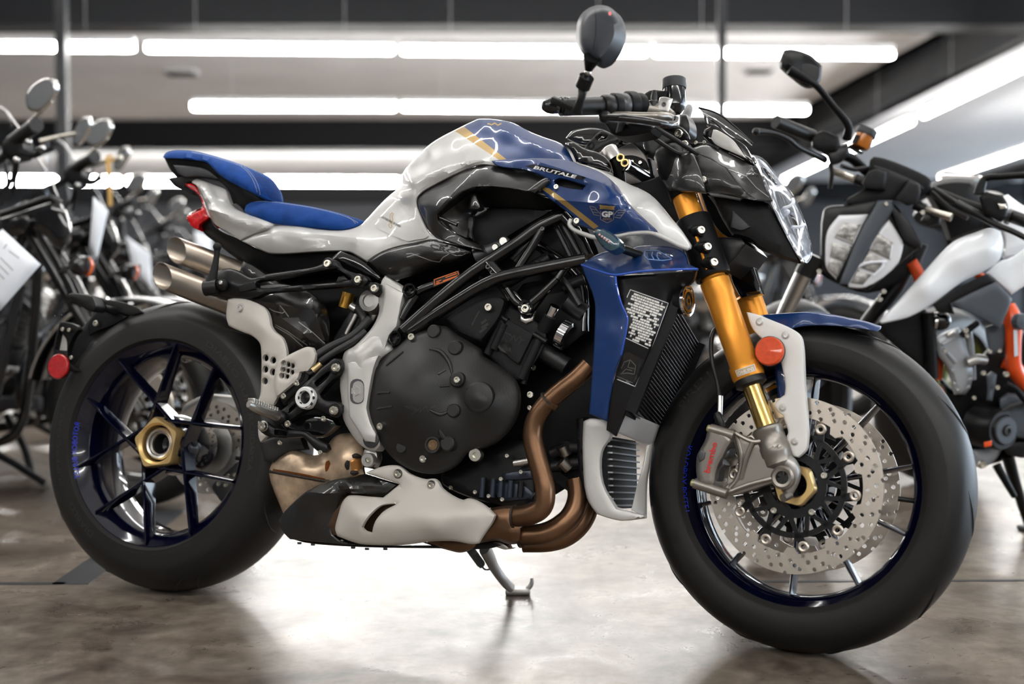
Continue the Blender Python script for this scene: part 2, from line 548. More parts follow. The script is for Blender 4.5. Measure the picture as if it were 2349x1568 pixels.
black = M('black plastic', (.005, .005, .0053), .45, spec=.2)
matt = M('matt black plastic', (.008, .008, .0085), .6, spec=.3, bump=.15, bscale=900)
gloss = M('gloss black', (.004, .004, .0045), .12, coat=.6)
satin = M('satin black metal', (.006, .006, .0065), .33, spec=.4)
grey_pl = M('dark grey plastic', (.035, .035, .038), .5)
rubber = M('tyre rubber', (.0070, .0067, .0066), .42, spec=.5, bump=.08, bscale=300, mott=.15, mscale=6)
rubber_side = M('tyre sidewall rubber', (.0125, .0118, .011), .6, spec=.35, bump=.1, bscale=500)
rubber_ink = M('moulded rubber lettering', (.020, .019, .018), .6)
hose = M('black rubber hose', (.012, .012, .013), .4)
carb = carbon('gloss carbon fibre', (.004, .0037, .0034), (.010, .0093, .0085), coat=.6)
carb_sat = carbon('satin carbon fibre', (.007, .0066, .0063), (.014, .0132, .0126), .0032, .5, .0, twill=True)
gold = M('gold anodised', (.88, .62, .26), .34, .8)
fork_gold = M('orange gold anodised fork', (.76, .30, .03), .32, .5, mott=.04, mscale=30)
tin_gold = M('nitride gold tube', (.72, .50, .17), .16, 1.0)
gold_paint = M('matt gold stripe', (.36, .23, .07), .4, .4, .6)
steel = M('brushed steel', (.62, .60, .57), .30, 1.0, bump=.03, bscale=800)
disc_steel = M('brake disc steel', (.58, .52, .45), .34, .9, mott=.06, mscale=40)
alu = M('cast aluminium', (.44, .43, .41), .38, .85, bump=.1, bscale=700)
cal_alu = M('titanium grey caliper', (.30, .275, .245), .34, .8)
dark_alu = M('dark cast metal', (.10, .10, .105), .42, .7)
bolt_m = M('zinc bolt', (.70, .67, .58), .25, 1.0)
chrome = M('chrome', (.85, .85, .86), .06, 1.0)
titan = M('titanium silencer tube', (.40, .345, .285), .32, .95, mott=.10, mscale=9)
bronze = M('heat tinted steel pipe', (.17, .092, .05), .32, .85, mott=.35, mscale=8)
heat = M('heat tinted collector', (.52, .39, .27), .36, .5, mott=.45, mscale=28)
weld = M('dark weld bead', (.05, .04, .035), .4, .6, bump=.8, bscale=700)
red_lens = M('red lens', (.60, .004, .008), .2, coat=.4, bump=.35, bscale=260, mott=.4, mscale=110)
red_refl = M('red reflector', (.42, .006, .008), .2, coat=1.0, bump=.3, bscale=900, mott=.25, mscale=150)
orange_refl = M('orange reflector', (.72, .07, .008), .3, coat=.3, bump=.3, bscale=900, mott=.15, mscale=150)
white_ink = M('white lettering', (.80, .80, .80), .5)
grey_ink = M('grey lettering', (.13, .13, .13), .5)
dark_ink = M('black lettering', (.012, .012, .012), .5)
gold_ink = M('gold lettering', (.42, .28, .09), .4)
red_ink = M('red lettering', (.62, .02, .02), .45)
blue_ink = M('blue lettering', (.008, .03, .55), .3)
orange_ink = M('orange print', (.60, .13, .02), .5)
def suede():
    m, nt, b = _nt('blue suede'); I = b.inputs
    I['Roughness'].default_value = .85; I['Sheen Weight'].default_value = .25; I['Sheen Roughness'].default_value = .35; I['Sheen Tint'].default_value = (.25, .5, 1, 1)
    I['Specular IOR Level'].default_value = .2
    tc = nt.nodes.new('ShaderNodeTexCoord'); n = nt.nodes.new('ShaderNodeTexNoise'); n.inputs['Scale'].default_value = 38; n.inputs['Detail'].default_value = 8
    r = nt.nodes.new('ShaderNodeValToRGB'); r.color_ramp.elements[0].position = .3; r.color_ramp.elements[1].position = .75
    r.color_ramp.elements[0].color = (.003, .032, .16, 1); r.color_ramp.elements[1].color = (.004, .048, .235, 1)
    nt.links.new(tc.outputs['Object'], n.inputs['Vector']); nt.links.new(n.outputs['Fac'], r.inputs['Fac']); nt.links.new(r.outputs['Color'], I['Base Color'])
    return m
suede_m = suede()
thread = M('grey thread', (.30, .32, .36), .7)
lens_clear = clear('clear lens', (.95, .97, 1.0), .03, .06)
smoke = clear('smoked screen', (.10, .10, .10), .06)
indic_glass = M('smoked blue indicator lens', (.035, .075, .10), .08, coat=1.0)
reflector_cup = M('headlight reflector', (.78, .81, .86), .10, .9)
paper = M('white paper', (.82, .85, .90), .6)
# ================================================================== the showroom
def floor_mat():
    m, nt, b = _nt('polished concrete'); I = b.inputs
    tc = nt.nodes.new('ShaderNodeTexCoord')
    def noise(sc, det, ro=.6, dist=0):
        n = nt.nodes.new('ShaderNodeTexNoise'); n.inputs['Scale'].default_value = sc; n.inputs['Detail'].default_value = det; n.inputs['Roughness'].default_value = ro
        n.inputs['Distortion'].default_value = dist
        nt.links.new(tc.outputs['Object'], n.inputs['Vector']); return n
    a = noise(2.2, 12, .68, .6); c = noise(22, 8, .7, .2); e = noise(5.5, 10, .7, 1.2)
    r = nt.nodes.new('ShaderNodeValToRGB')
    r.color_ramp.elements[0].position = .36; r.color_ramp.elements[0].color = (.058, .041, .029, 1)
    r.color_ramp.elements[1].position = .64; r.color_ramp.elements[1].color = (.30, .25, .203, 1)
    nt.links.new(a.outputs['Fac'], r.inputs['Fac'])
    r2 = nt.nodes.new('ShaderNodeValToRGB')
    r2.color_ramp.elements[0].position = .38; r2.color_ramp.elements[0].color = (.50, .47, .45, 1)
    r2.color_ramp.elements[1].position = .62; r2.color_ramp.elements[1].color = (1, 1, 1, 1)
    nt.links.new(c.outputs['Fac'], r2.inputs['Fac'])
    mx = nt.nodes.new('ShaderNodeMix'); mx.data_type = 'RGBA'; mx.blend_type = 'MULTIPLY'; mx.inputs[0].default_value = .8
    nt.links.new(r.outputs['Color'], mx.inputs[6]); nt.links.new(r2.outputs['Color'], mx.inputs[7]); nt.links.new(mx.outputs[2], I['Base Color'])
    mr = nt.nodes.new('ShaderNodeMapRange'); mr.inputs['From Min'].default_value = .3; mr.inputs['From Max'].default_value = .7; mr.inputs['To Min'].default_value = .24; mr.inputs['To Max'].default_value = .38
    nt.links.new(e.outputs['Fac'], mr.inputs['Value']); nt.links.new(mr.outputs['Result'], I['Roughness'])
    I['Specular IOR Level'].default_value = .26; I['Coat Weight'].default_value = .03; I['Coat Roughness'].default_value = .14
    bp = nt.nodes.new('ShaderNodeBump'); bp.inputs['Strength'].default_value = .07; bp.inputs['Distance'].default_value = .004
    nt.links.new(c.outputs['Fac'], bp.inputs['Height']); nt.links.new(bp.outputs['Normal'], I['Normal'])
    return m
floor_m = floor_mat()
ceil_m = M('white painted deck ceiling', (.90, .90, .915), .7, mott=.05, mscale=1.5)
beam_m = M('charcoal painted steel', (.009, .0095, .011), .6, spec=.2)
wall_m = M('dark grey wall', (.060, .062, .068), .7)
wall_l = M('pale grey wall', (.34, .35, .37), .7)
tape_m = M('grey floor tape', (.030, .032, .037), .45)
tube_m = M('tube light', (1, 1, 1), .5, emit=(1.0, .985, .95), es=48.0)
tube_dim = M('tube light overhead', (1, 1, 1), .5, emit=(1.0, .985, .95), es=24.0)
hous_m = M('white light housing', (.75, .75, .75), .4)
def struct(name, vf, m, **k):
    o = mk(name, vf[0], vf[1], m, smooth=False, **k); o['kind'] = 'structure'; return o
ZC, ZB, ZL = 3.52, 3.06, 2.55
struct('floor', box((0, 13, -.05), 30, 38, .1), floor_m)
struct('ceiling', box((0, 13, ZC + .06), 30, 38, .12), ceil_m)
struct('wall_back', box((0, 31.1, 1.75), 30, .2, 3.6), wall_m)
struct('wall_front', box((0, -6.1, 1.75), 30, .2, 3.6), M('added grey wall', (.30, .30, .31), .7))  # unseen wall, added to keep daylight from coming in behind the camera
struct('wall_left', box((-13.1, 13, 1.75), .2, 38, 3.6), wall_l)
# right side: a window front, pillars between tall panes
wr = struct('wall_right', box((11.1, 13, 3.42), .2, 38, .25), wall_m)
for i in range(9):
    tag(mk('trim_%d' % (i + 1), *box((11.1, -5.5 + 4.55 * i, 1.66), .22, .35, 3.3), beam_m, smooth=False), kind='structure')
wn = struct('window_1', box((11.1, 13, .06), .2, 37, .12), beam_m)
pane_m = clear('window pane', (.95, .97, .98), .04)
for i in range(8):
    mk('pane', *box((11.1, -3.2 + 4.55 * i, 1.71), .012, 4.2, 3.18), pane_m, wn, smooth=False)
# beams across, and one along the depth
d1 = (PZ(1174, 56, ZB)).y
def cross_beam(n, d, yaw, wd, x0, x1):
    c = Vector(((x0 + x1) / 2, d + wd / 2, (ZC + ZB) / 2))
    ax = (Vector((math.cos(yaw), math.sin(yaw), 0)), Vector((-math.sin(yaw), math.cos(yaw), 0)), Vector((0, 0, 1)))
    struct('beam_%d' % n, box(c, x1 - x0, wd, ZC - ZB, ax), beam_m)
cross_beam(1, d1, rad(.9), .35, -13, 13)
cross_beam(2, PZ(900, 340, ZB).y, rad(.6), .5, -13, 4.4)
cross_beam(3, PZ(700, 462, ZB).y, rad(.3), .5, -13, 13)
A, Bq = PZ(2349, 99, ZB), PZ(1950, 274, ZB)
C, D = PZ(2171, 78, ZC), PZ(1836, 288, ZC)
def xat(p, q, y): return p.x + (q.x - p.x) * (y - p.y) / (q.y - p.y)
V = []
for y in (d1 + .3, 30.9):
    xl, xr = xat(C, D, y), xat(A, Bq, y)
    V += [Vector((xl, y, ZB)), Vector((xr, y, ZB)), Vector((xr, y, ZC)), Vector((xl, y, ZC))]
struct('beam_4', (V, [(0,1,2,3), (4,5,6,7), (0,1,5,4), (1,2,6,5), (2,3,7,6), (3,0,4,7)]), beam_m)
# slim posts under the near beam
for i, (px, wpx) in enumerate(((142, 25), (1655, 19))):
    p = PD(px, 110, 8.9); w_ = wpx / FPX * 8.9
    struct('column_%d' % (i + 1), bbox((p.x, p.y, ZC / 2), w_, w_, ZC, b=.006), M('grey steel post', (.020, .021, .023), .5))
# dark joints and tape on the floor
def strip(n, pts, wd):
    V = []; F = []
    for a, b in zip(pts[:-1], pts[1:]):
        t = (b - a).normalized(); s = Vector((-t.y, t.x, 0)) * wd / 2
        k = len(V)
        V += [a - s, b - s, b + s, a + s]; V += [v + Vector((0, 0, .0012)) for v in V[k:k+4]]
        F += [(k+4, k+5, k+6, k+7), (k, k+1, k+5, k+4), (k+1, k+2, k+6, k+5), (k+2, k+3, k+7, k+6), (k+3, k, k+4, k+7)]
    struct('trim_%d' % n, (V, F), tape_m)
G = lambda px, py: PZ(px, py, 0)
strip(10, [G(-600, 1341), G(150, 1338)], .022)
strip(11, [G(160, 1340), G(400, 1168)], .085)
strip(12, [G(1640, 1334), G(3000, 1328)], .016)

# ---- tube lights under the ceiling
def tube_light(p, q, label, group=None, r=.04, tm=None):
    t = (q - p).normalized(); c = (p + q) / 2
    o = root('ceiling_light', c, label, 'light', group)
    s = Vector((-t.y, t.x, 0))
    mk('housing', *bbox(c + Vector((0, 0, .055)), (q - p).length, .09, .05, (t, s, Vector((0, 0, 1))), b=.01), hous_m, o)
    mk('lamp', *lathe(p, t, [(0, 0), (r*.7, .004), (r, .03), (r, (q-p).length - .03), (r*.7, (q-p).length - .004), (0, (q-p).length)], 12), tm or tube_m, o)
    for f in (.2, .8):
        a = p + (q - p) * f
        mk('hanger', *frame_tube([a + Vector((0, 0, .08)), Vector((a.x, a.y, ZC))], .0015, 5), hous_m, o)
nm = ['first', 'second', 'third', 'fourth', 'fifth', 'sixth', 'seventh']
tube_far = M('tube light deep in the hall', (1, 1, 1), .5, emit=(1.0, .985, .95), es=85.0)
def row(pts, lab, r=.04, tm=None, z=ZL):
    for i, (x0, y0, x1, y1) in enumerate(pts):
        tube_light(PZ(x0, y0, z), PZ(x1, y1, z), lab % nm[i], r=r, tm=tm)
row([(-262, 106, 310, 109), (334, 110, 904, 115), (920, 116, 1484, 120), (1498, 121, 2050, 126)], '%s glowing tube light from the left in the nearest visible row under the white ceiling', .031)
row([(440, 243, 909, 244), (921, 244, 1382, 248), (1392, 249, 1853, 252)], '%s glowing tube light from the left in the row before the second dark beam', .042)
row([(-120, 412, 128, 413), (158, 413, 276, 414), (292, 414, 600, 415), (606, 415, 914, 416), (922, 416, 1228, 418)], '%s glowing tube light from the left in the farthest row, low behind the motorcycles', .076, tube_far, 2.86)
for i, (a, b) in enumerate((((2560, 48), (2118, 262)), ((2090, 276), (1800, 412)), ((2620, 256), (2160, 408)))):
    tube_light(PZ(*a, ZL), PZ(*b, ZL), ('slanting tube light running into the depth, nearest one past the dark long beam', 'slanting tube light in the depth behind the black handlebar of the white naked bike', 'slanting tube light low by the bright windows over the white motorcycle')[i], r=.04)
# rows overhead, ahead of the visible ones, that light the bike
for j, y in enumerate((-3.4, -.2, 3.0, 6.2)):
    for i in range(4):
        x = -5.0 + 2.6 * i
        tube_light(Vector((x, y, ZL)), Vector((x + 2.44, y, ZL)), 'overhead tube light %s, %s from the windows' % (('well behind the viewer', 'straight above the viewer', 'above the blue motorcycle', 'over the cruisers, before the visible rows')[j], nm[3 - i]), 'overhead tube lights above the bike', tm=tube_dim)
# ceiling vents
for i, (px, py, w_) in enumerate(((415, 163, .42), (1742, 158, .36))):
    p = PZ(px, py, ZC)
    o = root('ceiling_vent', p, ('grey air vent in the ceiling above the blue seat', 'grey air vent in the ceiling between the mirror and the far post')[i], 'vent')
    mk('vent_frame', *bbox(p - Vector((0, 0, .015)), w_, .34, .03, b=.006), hous_m, o)
    for k in range(6):
        mk('slat', *bbox(p - Vector((0, -.13 + .052 * k, .036)), w_ - .06, .03, .014, b=.003), beam_m, o)
# ================================================================== the blue and white motorcycle
B = Frame((-.7739, 2.7439, 0), .3632, .1534)
L_ = 1.3883
Fo = B.o + B.x * L_
K = Frame((Fo.x, Fo.y, 0), .3632 + .1301, .1534)      # the steered front end
bike = root('motorcycle', B.o + B.x * .69, 'blue, silver and black naked motorcycle with gold fork standing in front on its side stand', 'motorcycle')
RR, RF = .326, .305
CR = B.o + B.z * (RR - .0)
CR.z = RR * math.cos(.1534) + .0012
CF = K.o + K.z * RF
CF.z = RF * math.cos(.1534) + .0006

def tyre_prof(R, rim, hw, n=22):
    pr = []
    h = R - rim
    for i in range(n + 1):
        a = -PI/2 * 1.0 + PI * i / n
        pr.append((rim + h * max(math.cos(a), 0)**.62, hw * math.sin(a)))
    a, b = pr[0], pr[-1]
    return [(rim - .012, a[1]*.78), (rim - .004, a[1]*.93)] + pr + [(rim - .004, b[1]*.93), (rim - .012, b[1]*.78)]
def bolt_mesh(n=12):
    V, F = lathe((0, 0, 0), (0, 0, 1), [(0, .45), (.42, .45), (.5, 1.0), (.86, 1.0), (1.0, .82), (1.0, 0)], n)
    me = bpy.data.meshes.new('bolt'); me.from_pydata(V, [], F)
    bm = bmesh.new(); bm.from_mesh(me); bmesh.ops.recalc_face_normals(bm, faces=bm.faces); bm.to_mesh(me); bm.free()
    me.polygons.foreach_set('use_smooth', [True] * len(me.polygons)); me.set_sharp_from_angle(angle=rad(40))
    return me
_bm = {}
def bolt(p, d, r, parent, m=bolt_m, h=None, name='bolt'):      # head centre p, facing d
    if m.name not in _bm:
        _bm[m.name] = bolt_mesh(); _bm[m.name].materials.append(m)
    d = d.normalized(); u = d.orthogonal().normalized(); v = d.cross(u); h = h or r * .9
    T = Matrix(((u.x*r, v.x*r, d.x*h, p.x), (u.y*r, v.y*r, d.y*h, p.y), (u.z*r, v.z*r, d.z*h, p.z), (0, 0, 0, 1)))
    return inst(name, _bm[m.name], T, parent)
def pbolt(fr, px, py, w, rpx, parent, m=bolt_m, hk=.9):
    p = fr.P(px, py, w); q = fr.P(px + rpx, py, w)
    r = (q - p).length
    return bolt(p, -fr.y, r, parent, m, r * hk)

def ring_text(s, fr, C, r0, r1, a0, a1, w, m, parent, out=True, wf=None):      # lettering along a circle, a in degrees (0 = forward, 90 = up)
    V, F = textmesh(s, 0, .0)
    wd = V[:, 0].max(); cap = max(V[:, 1].max(), .3)
    P = []
    for x, y in V:
        a = rad(a0 + (a1 - a0) * x / wd); r = r0 + (r1 - r0) * y / cap
        ww = wf(r) if wf else w
        P.append(C + fr.x * (r * math.cos(a)) + fr.z * (r * math.sin(a)) + fr.y * ww)
    return mk('lettering', P, F, m, parent, smooth=False)
def side_w(prof, r):                                   # axial place of the near side of a tyre profile at radius r
    half = [(a, b) for a, b in prof if b <= 0]
    half.sort()
    for (r1, w1), (r2, w2) in zip(half[:-1], half[1:]):
        if r1 <= r <= r2: return w1 + (w2 - w1) * (r - r1) / max(r2 - r1, 1e-6)
    return half[-1][1]
def groove_on(fr, C, prof, pts, wd, parent):           # a dark cut across the tread, pts: (angle deg, axial fraction of half width)
    out = []
    full = prof[2:-2]
    for a, s in pts:
        i = (s + 1) / 2 * (len(full) - 1); k = min(int(i), len(full) - 2); f = i - k
        r = full[k][0]*(1-f) + full[k+1][0]*f; w = full[k][1]*(1-f) + full[k+1][1]*f
        out.append(C + fr.x*(r*math.cos(rad(a))) + fr.z*(r*math.sin(rad(a))) + fr.y*w)
    k = len(out)
    mk('groove', *tube(out, [.0003] + [wd]*(k-2) + [.0003], 6, 5), dark_ink, parent)

# ---- rear wheel
rw = mk('rear_wheel', *lathe(CR, B.y, [(.2290, -.0875), (.2335, -.0865), (.2335, -.080), (.2260, -.078), (.2160, -.074), (.2080, -.066), (.2000, -.052), (.198, -.02), (.198, .02), (.2000, .052), (.2080, .066), (.2160, .074), (.2335, .080), (.2335, .0865), (.2290, .0875), (.2200, .080), (.2120, .074), (.2040, .064), (.1960, .050), (.1935, .02), (.1935, -.02), (.1960, -.050), (.2040, -.064), (.2120, -.074), (.2200, -.082), (.2250, -.0875)], 96, ref=B.x, closed=True), wheel_blue, bike)
prR = tyre_prof(RR, .2325, .097)
def tyre_mi(F, prof, lim):
    m = len(prof); out = []
    for f in F:
        i = min(v % m for v in f) if max(v % m for v in f) - min(v % m for v in f) < 3 else 0
        out.append(1 if max(prof[v % m][0] for v in f) < lim else 0)
    return out
_v, _F = lathe(CR, B.y, prR, 160, ref=B.x)
ty = mk('tyre', _v, _F, [rubber, rubber_side], rw, auto=60, mi=tyre_mi(_F, prR, .277))
def swR(r): return side_w(prR, r) - .0006
for (s, r0, r1, a0, a1) in (('SUPERCORSA SC', .2545, .2655, 204, 152), ('DIABLO', .2470, .2600, 208, 226)):
    ring_text(s, B, CR, r0, r1, *((a0, a1) if s[0] == 'S' else (236, 214)), 0, rubber_ink, ty, wf=swR)
ring_text('DIABLO SUPERCORSA', B, CR, .247, .259, 62, -12, 0, rubber_ink, ty, wf=swR)
ring_text('ITALIA', B, CR, .247, .258, 8, -12, 0, rubber_ink, ty, wf=swR)
ring_text('200/55 ZR 17 M/C  TUBELESS', B, CR, .238, .243, 300, 256, 0, rubber_ink, ty, wf=swR)
for a in (100, 60, 20, -20, -60, 140, 180, 220, 255, 290):
    groove_on(B, CR, prR, [(a, -.62), (a - 7, -.45), (a - 12, -.22), (a - 14, .05)], .0022, ty)
# spokes: five pairs that cross on the way to the rim
_dir = lambda fr, a: fr.x * math.cos(rad(a)) + fr.z * math.sin(rad(a))
def spoke(fr, C, a0, r0, w0, a1, r1, w1, wd0, wd1, dp0, dp1, m, parent, n=5):
    p0, p1 = _dir(fr, a0) * r0, _dir(fr, a1) * r1
    t = (p1 - p0).normalized(); s = t.cross(fr.y).normalized()
    V = []; F = []
    for i in range(n + 1):
        f = i / n; c = C + p0 + (p1 - p0) * f; w = w0 + (w1 - w0) * f
        wd = wd0 + (wd1 - wd0) * (f if f < .8 else f + (f - .8) * 2.2); dp = dp0 + (dp1 - dp0) * f
        for u, v in ((-.7, 0), (-.25, -.004), (.25, -.004), (.7, 0), (1, dp), (-1, dp)):
            V.append(c + s * (u * wd / 2) + fr.y * (w + v))
    for i in range(n):
        for k in range(6): F.append((i*6+k, i*6+(k+1) % 6, (i+1)*6+(k+1) % 6, (i+1)*6+k))
    F += [tuple(range(6)), tuple(n*6 + k for k in range(6))]
    return mk('spoke', V, F, m, parent, auto=30)
for k in range(5):
    a = 31.5 + 72 * k
    for sg in (-1, 1):
        spoke(B, CR, a - sg * 59, .052, -.066, a + sg * 20.5, .2165, -.083, .013, .011, .040, .026, wheel_blue, rw)
hubp = MB(); hubp.add(lathe(CR, B.y, [(.0, -.02), (.052, -.058), (.066, -.052), (.070, -.02), (.060, .06), (0, .06)], 40, ref=B.x))
hubp.build('hub', wheel_blue, rw)
def star_ring(fr, C, w, r_out, r_in, n, th, phase):       # pentagon nut with a round bore
    V = []; F = []; N = 60
    for k in range(N):
        a = 360 * k / N
        b = ((a - phase + 180 / n) % (360 / n)) - 180 / n
        ro = min(r_out * math.cos(PI / n) / math.cos(rad(b)), r_out * .955)
        for r, ww in ((r_in, w + .03), (r_in, w + .006), (r_in * 1.12, w), (ro * .95, w), (ro, w + .006), (ro, w + th)):
            V.append(C + _dir(fr, a) * r + fr.y * ww)
    for k in range(N):
        k2 = (k + 1) % N
        for i in range(5): F.append((k*6+i, k2*6+i, k2*6+i+1, k*6+i+1))
    return V, F
mk('axle_nut', *star_ring(B, CR, -.088, .062, .041, 5, .034, 63), gold, rw, auto=30)
mk('nut_sleeve', *lathe(CR, B.y, [(.036, -.055), (.036, -.074), (.032, -.078), (.028, -.076), (.026, -.068), (.023, -.070), (.021, -.066), (.021, -.02), (0, -.02)], 40), steel, rw)
mk('axle_bore', *lathe(CR, B.y, [(.0208, -.066), (.0208, -.03), (0, -.03)], 24), dark_ink, rw)
ring_text('ROTOBOX BULLET', B, CR, .2165, .2265, 170, 203, -.0845, blue_ink, rw, wf=lambda r: -.0875 + (.2250 - r) * .55 - .0012)
mk('valve', *tube([CR + _dir(B, -8) * .196 + B.y * .01, CR + _dir(B, -8) * .165 + B.y * (-.02)], .0045, 10, 1), rubber, rw)
# rear disc and caliper on the far side
def disc(fr, C, w, r0, r1, th, nh, m, parent, name='brake_disc', tabs=0, rows=((.8, 3.2),)):
    # ring with drilled holes, built as one mesh of triangles
    N = 120; pts = []; e = []
    def loop(q):
        b = len(pts); pts.extend(q)
        e.extend((b + i, b + (i + 1) % len(q)) for i in range(len(q)))
    loop([(r1 * math.cos(2*PI*i/N), r1 * math.sin(2*PI*i/N)) for i in range(N)])
    inner = []
    for i in range(N):
        a = 2*PI*i/N; r = r0
        if tabs:
            b = (a * tabs / (2*PI)) % 1
            if .36 < b < .64: r = r0 - .011
        inner.append((r * math.cos(a), r * math.sin(a)))
    loop(inner)
    hol = []
    for k in range(nh):
        a = 2*PI*k/nh
        for j, (f, hr) in enumerate(rows):
            aa = a + (2*PI/nh) * ((.33 * j + (.5 if k % 2 else 0) * .0))
            r = r0 + (r1 - r0) * (f + .13 * math.sin(k * 2.4 + j))
            hol.append((r * math.cos(aa), r * math.sin(aa), hr))
            loop([(r * math.cos(aa) + hr * math.cos(2*PI*i/10), r * math.sin(aa) + hr * math.sin(2*PI*i/10)) for i in range(10)])
    vv, ee, ff, *_ = delaunay_2d_cdt([Vector(p) * 100 for p in pts], e, [], 0, 1e-5)
    v2 = np.array([(v.x, v.y) for v in vv]) / 100
    F = []
    ip = [tuple(p) for p in inner]
    cen = np.array([v2[list(f)].mean(0) for f in ff])
    ok = (np.hypot(cen[:, 0], cen[:, 1]) < r1) & ~inpoly(cen, ip)
    for x, y, hr in hol: ok &= np.hypot(cen[:, 0] - x, cen[:, 1] - y) > hr * .92
    tri = [tuple(f) for f, k in zip(ff, ok) if k]
    n = len(v2)
    V = [C + fr.x*x + fr.z*y + fr.y*(w - th/2) for x, y in v2] + [C + fr.x*x + fr.z*y + fr.y*(w + th/2) for x, y in v2]
    ec = set()
    for f in tri:
        for i in range(3): ec.add((f[i], f[(i+1) % 3]))
    be = [q for q in ec if (q[1], q[0]) not in ec]
    F = tri + [tuple(i + n for i in f[::-1]) for f in tri] + [(q[0], q[1], q[1]+n, q[0]+n) for q in be]
    return mk(name, V, F, m, parent, auto=30)
disc(B, CR + B.x * .0, .115, .068, .110, .005, 28, disc_steel, rw, rows=((.28, .0045), (.62, .0045)))
mk('disc_carrier', *lathe(CR, B.y, [(.030, .105), (.066, .112), (.066, .118), (.03, .12)], 40, closed=True), alu, rw)
rc = mk('rear_caliper', *bbox(CR + _dir(B, -48) * .105 + B.y * .13, .10, .055, .055, (_dir(B, 42), B.y, _dir(B, -48)), b=.012), dark_alu, bike)
mk('caliper_bracket', *bbox(CR + _dir(B, -45) * .075 + B.y * .118, .12, .012, .05, (_dir(B, 42), B.y, _dir(B, -48)), b=.005), alu, rc)
for k in range(4):
    bolt(CR + _dir(B, -62 + 9*k) * (.095 + .012*(k % 2)) + B.y * .102, -B.y, .006, rc)
mk('brake_hose', *tube([CR + _dir(B, -62) * .12 + B.y*.12, CR + _dir(B, -40) * .16 + B.y*.11, CR + _dir(B, 2) * .19 + B.y*.13, CR + _dir(B, 20) * .22 + B.y * .14], .004, 8), hose, rc)
# swing arm, a wide silver casting beyond the wheel
panel('swing_arm', B, [(420, 930, .135), (470, 905, .135), (556, 905, .135), (640, 880, .13), (720, 850, .12), (730, 900, .12), (660, 985, .125), (560, 1070, .135), (480, 1078, .135), (420, 1085, .135), (400, 1020, .135)], alu, bike, t=.055, bulge=.012, bw=18, h=18)

# ---- front wheel
fw = mk('front_wheel', *lathe(CF, K.y, [(.2285, -.0516), (.2325, -.0506), (.2325, -.045), (.2250, -.043), (.2150, -.038), (.2080, -.030), (.205, -.012), (.205, .012), (.2080, .030), (.2150, .038), (.2325, .045), (.2325, .0506), (.2285, .0516), (.2200, .046), (.2110, .038), (.2030, .030), (.2005, .012), (.2005, -.012), (.2030, -.030), (.2110, -.038), (.2200, -.046), (.2250, -.0516)], 96, ref=K.x, closed=True), wheel_blue, bike)
prF = tyre_prof(RF, .2315, .061)
_v, _F = lathe(CF, K.y, prF, 160, ref=K.x)
tf = mk('tyre', _v, _F, [rubber, rubber_side], fw, auto=60, mi=tyre_mi(_F, prF, .268))
for a in (66, 30, -4, -38, -72, -106, -140, 170, 136, 100):
    groove_on(K, CF, prF, [(a + 6, -.42), (a, -.28), (a - 7, -.05), (a - 12, .28)], .0022, tf)
swF = lambda r: side_w(prF, r) - .0005
ring_text('PIRELLI', K, CF, .258, .274, 150, 128, 0, rubber_ink, tf, wf=swF)
for k in range(10):
    a = 14 + 36 * k
    spoke(K, CF, a, .05, -.018, a, .206, -.014, .012, .009, .026, .026, wheel_blue, fw)
mk('hub', *lathe(CF, K.y, [(0, -.06), (.030, -.06), (.034, -.05), (.036, -.03), (.052, -.024), (.052, .024), (.036, .03), (.03, .06), (0, .06)], 36), wheel_blue, fw)
ring_text('ROTOBOX BULLET', K, CF, .216, .2255, 164, 198, 0, blue_ink, fw, wf=lambda r: -.0516 + (.2250 - r) * .8 - .0012)
mk('valve', *tube([CF + _dir(K, -4) * .204 + K.y * .0, CF + _dir(K, -4) * .172 - K.y * .008], .0048, 10, 1), rubber, fw)
mk('hub_nut', *star_ring(K, CF + K.y * .0, -.078, .041, .022, 6, .02, 20), gold, fw, auto=30)
mk('hub_bore', *lathe(CF, K.y, [(.0225, -.074), (.022, -.06), (0, -.06)], 30), satin, fw)
def carrier(fr, C, w, parent):                    # black lattice carrier and its bobbins
    q = MB()
    q.add(lathe(C, fr.y, [(.044, w - .004), (.060, w - .004), (.060, w + .004), (.044, w + .004)], 40, ref=fr.x, closed=True))
    q.add(lathe(C, fr.y, [(.086, w - .003), (.096, w - .003), (.096, w + .003), (.086, w + .003)], 60, ref=fr.x, closed=True))
    for k in range(10):
        a = 12 + 36 * k
        for s in (-13, 13):
            p0 = C + _dir(fr, a) * .055 + fr.y * w; p1 = C + _dir(fr, a + s) * .092 + fr.y * w
            q.add(bar(p0, p1, .0075, .006, fr.y))
        p0 = C + _dir(fr, a + 13) * .090 + fr.y * w; p1 = C + _dir(fr, a + 18) * .110 + fr.y * w
        q.add(bar(p0, p1, .013, .006, fr.y))
    c = q.build('disc_carrier', satin, parent, smooth=False)
    for k in range(10):
        a = 30 + 36 * k
        p = C + _dir(fr, a) * .112 + fr.y * (w - .004)
        mk('bobbin', *lathe(p, -fr.y, [(.0045, 0), (.0045, .003), (.0075, .004), (.0098, .003), (.0105, 0)], 16), disc_steel, c)
    for k in range(5):
        bolt(C + _dir(fr, 20 + 72 * k) * .059 + fr.y * (w - .004), -fr.y, .0062, c)
for w in (-.074, .074):
    disc(K, CF, w, .124, .160, .005, 36, disc_steel, fw, tabs=10, rows=((.22, .0040), (.55, .0042), (.84, .0040)))
    carrier(K, CF, w, fw)
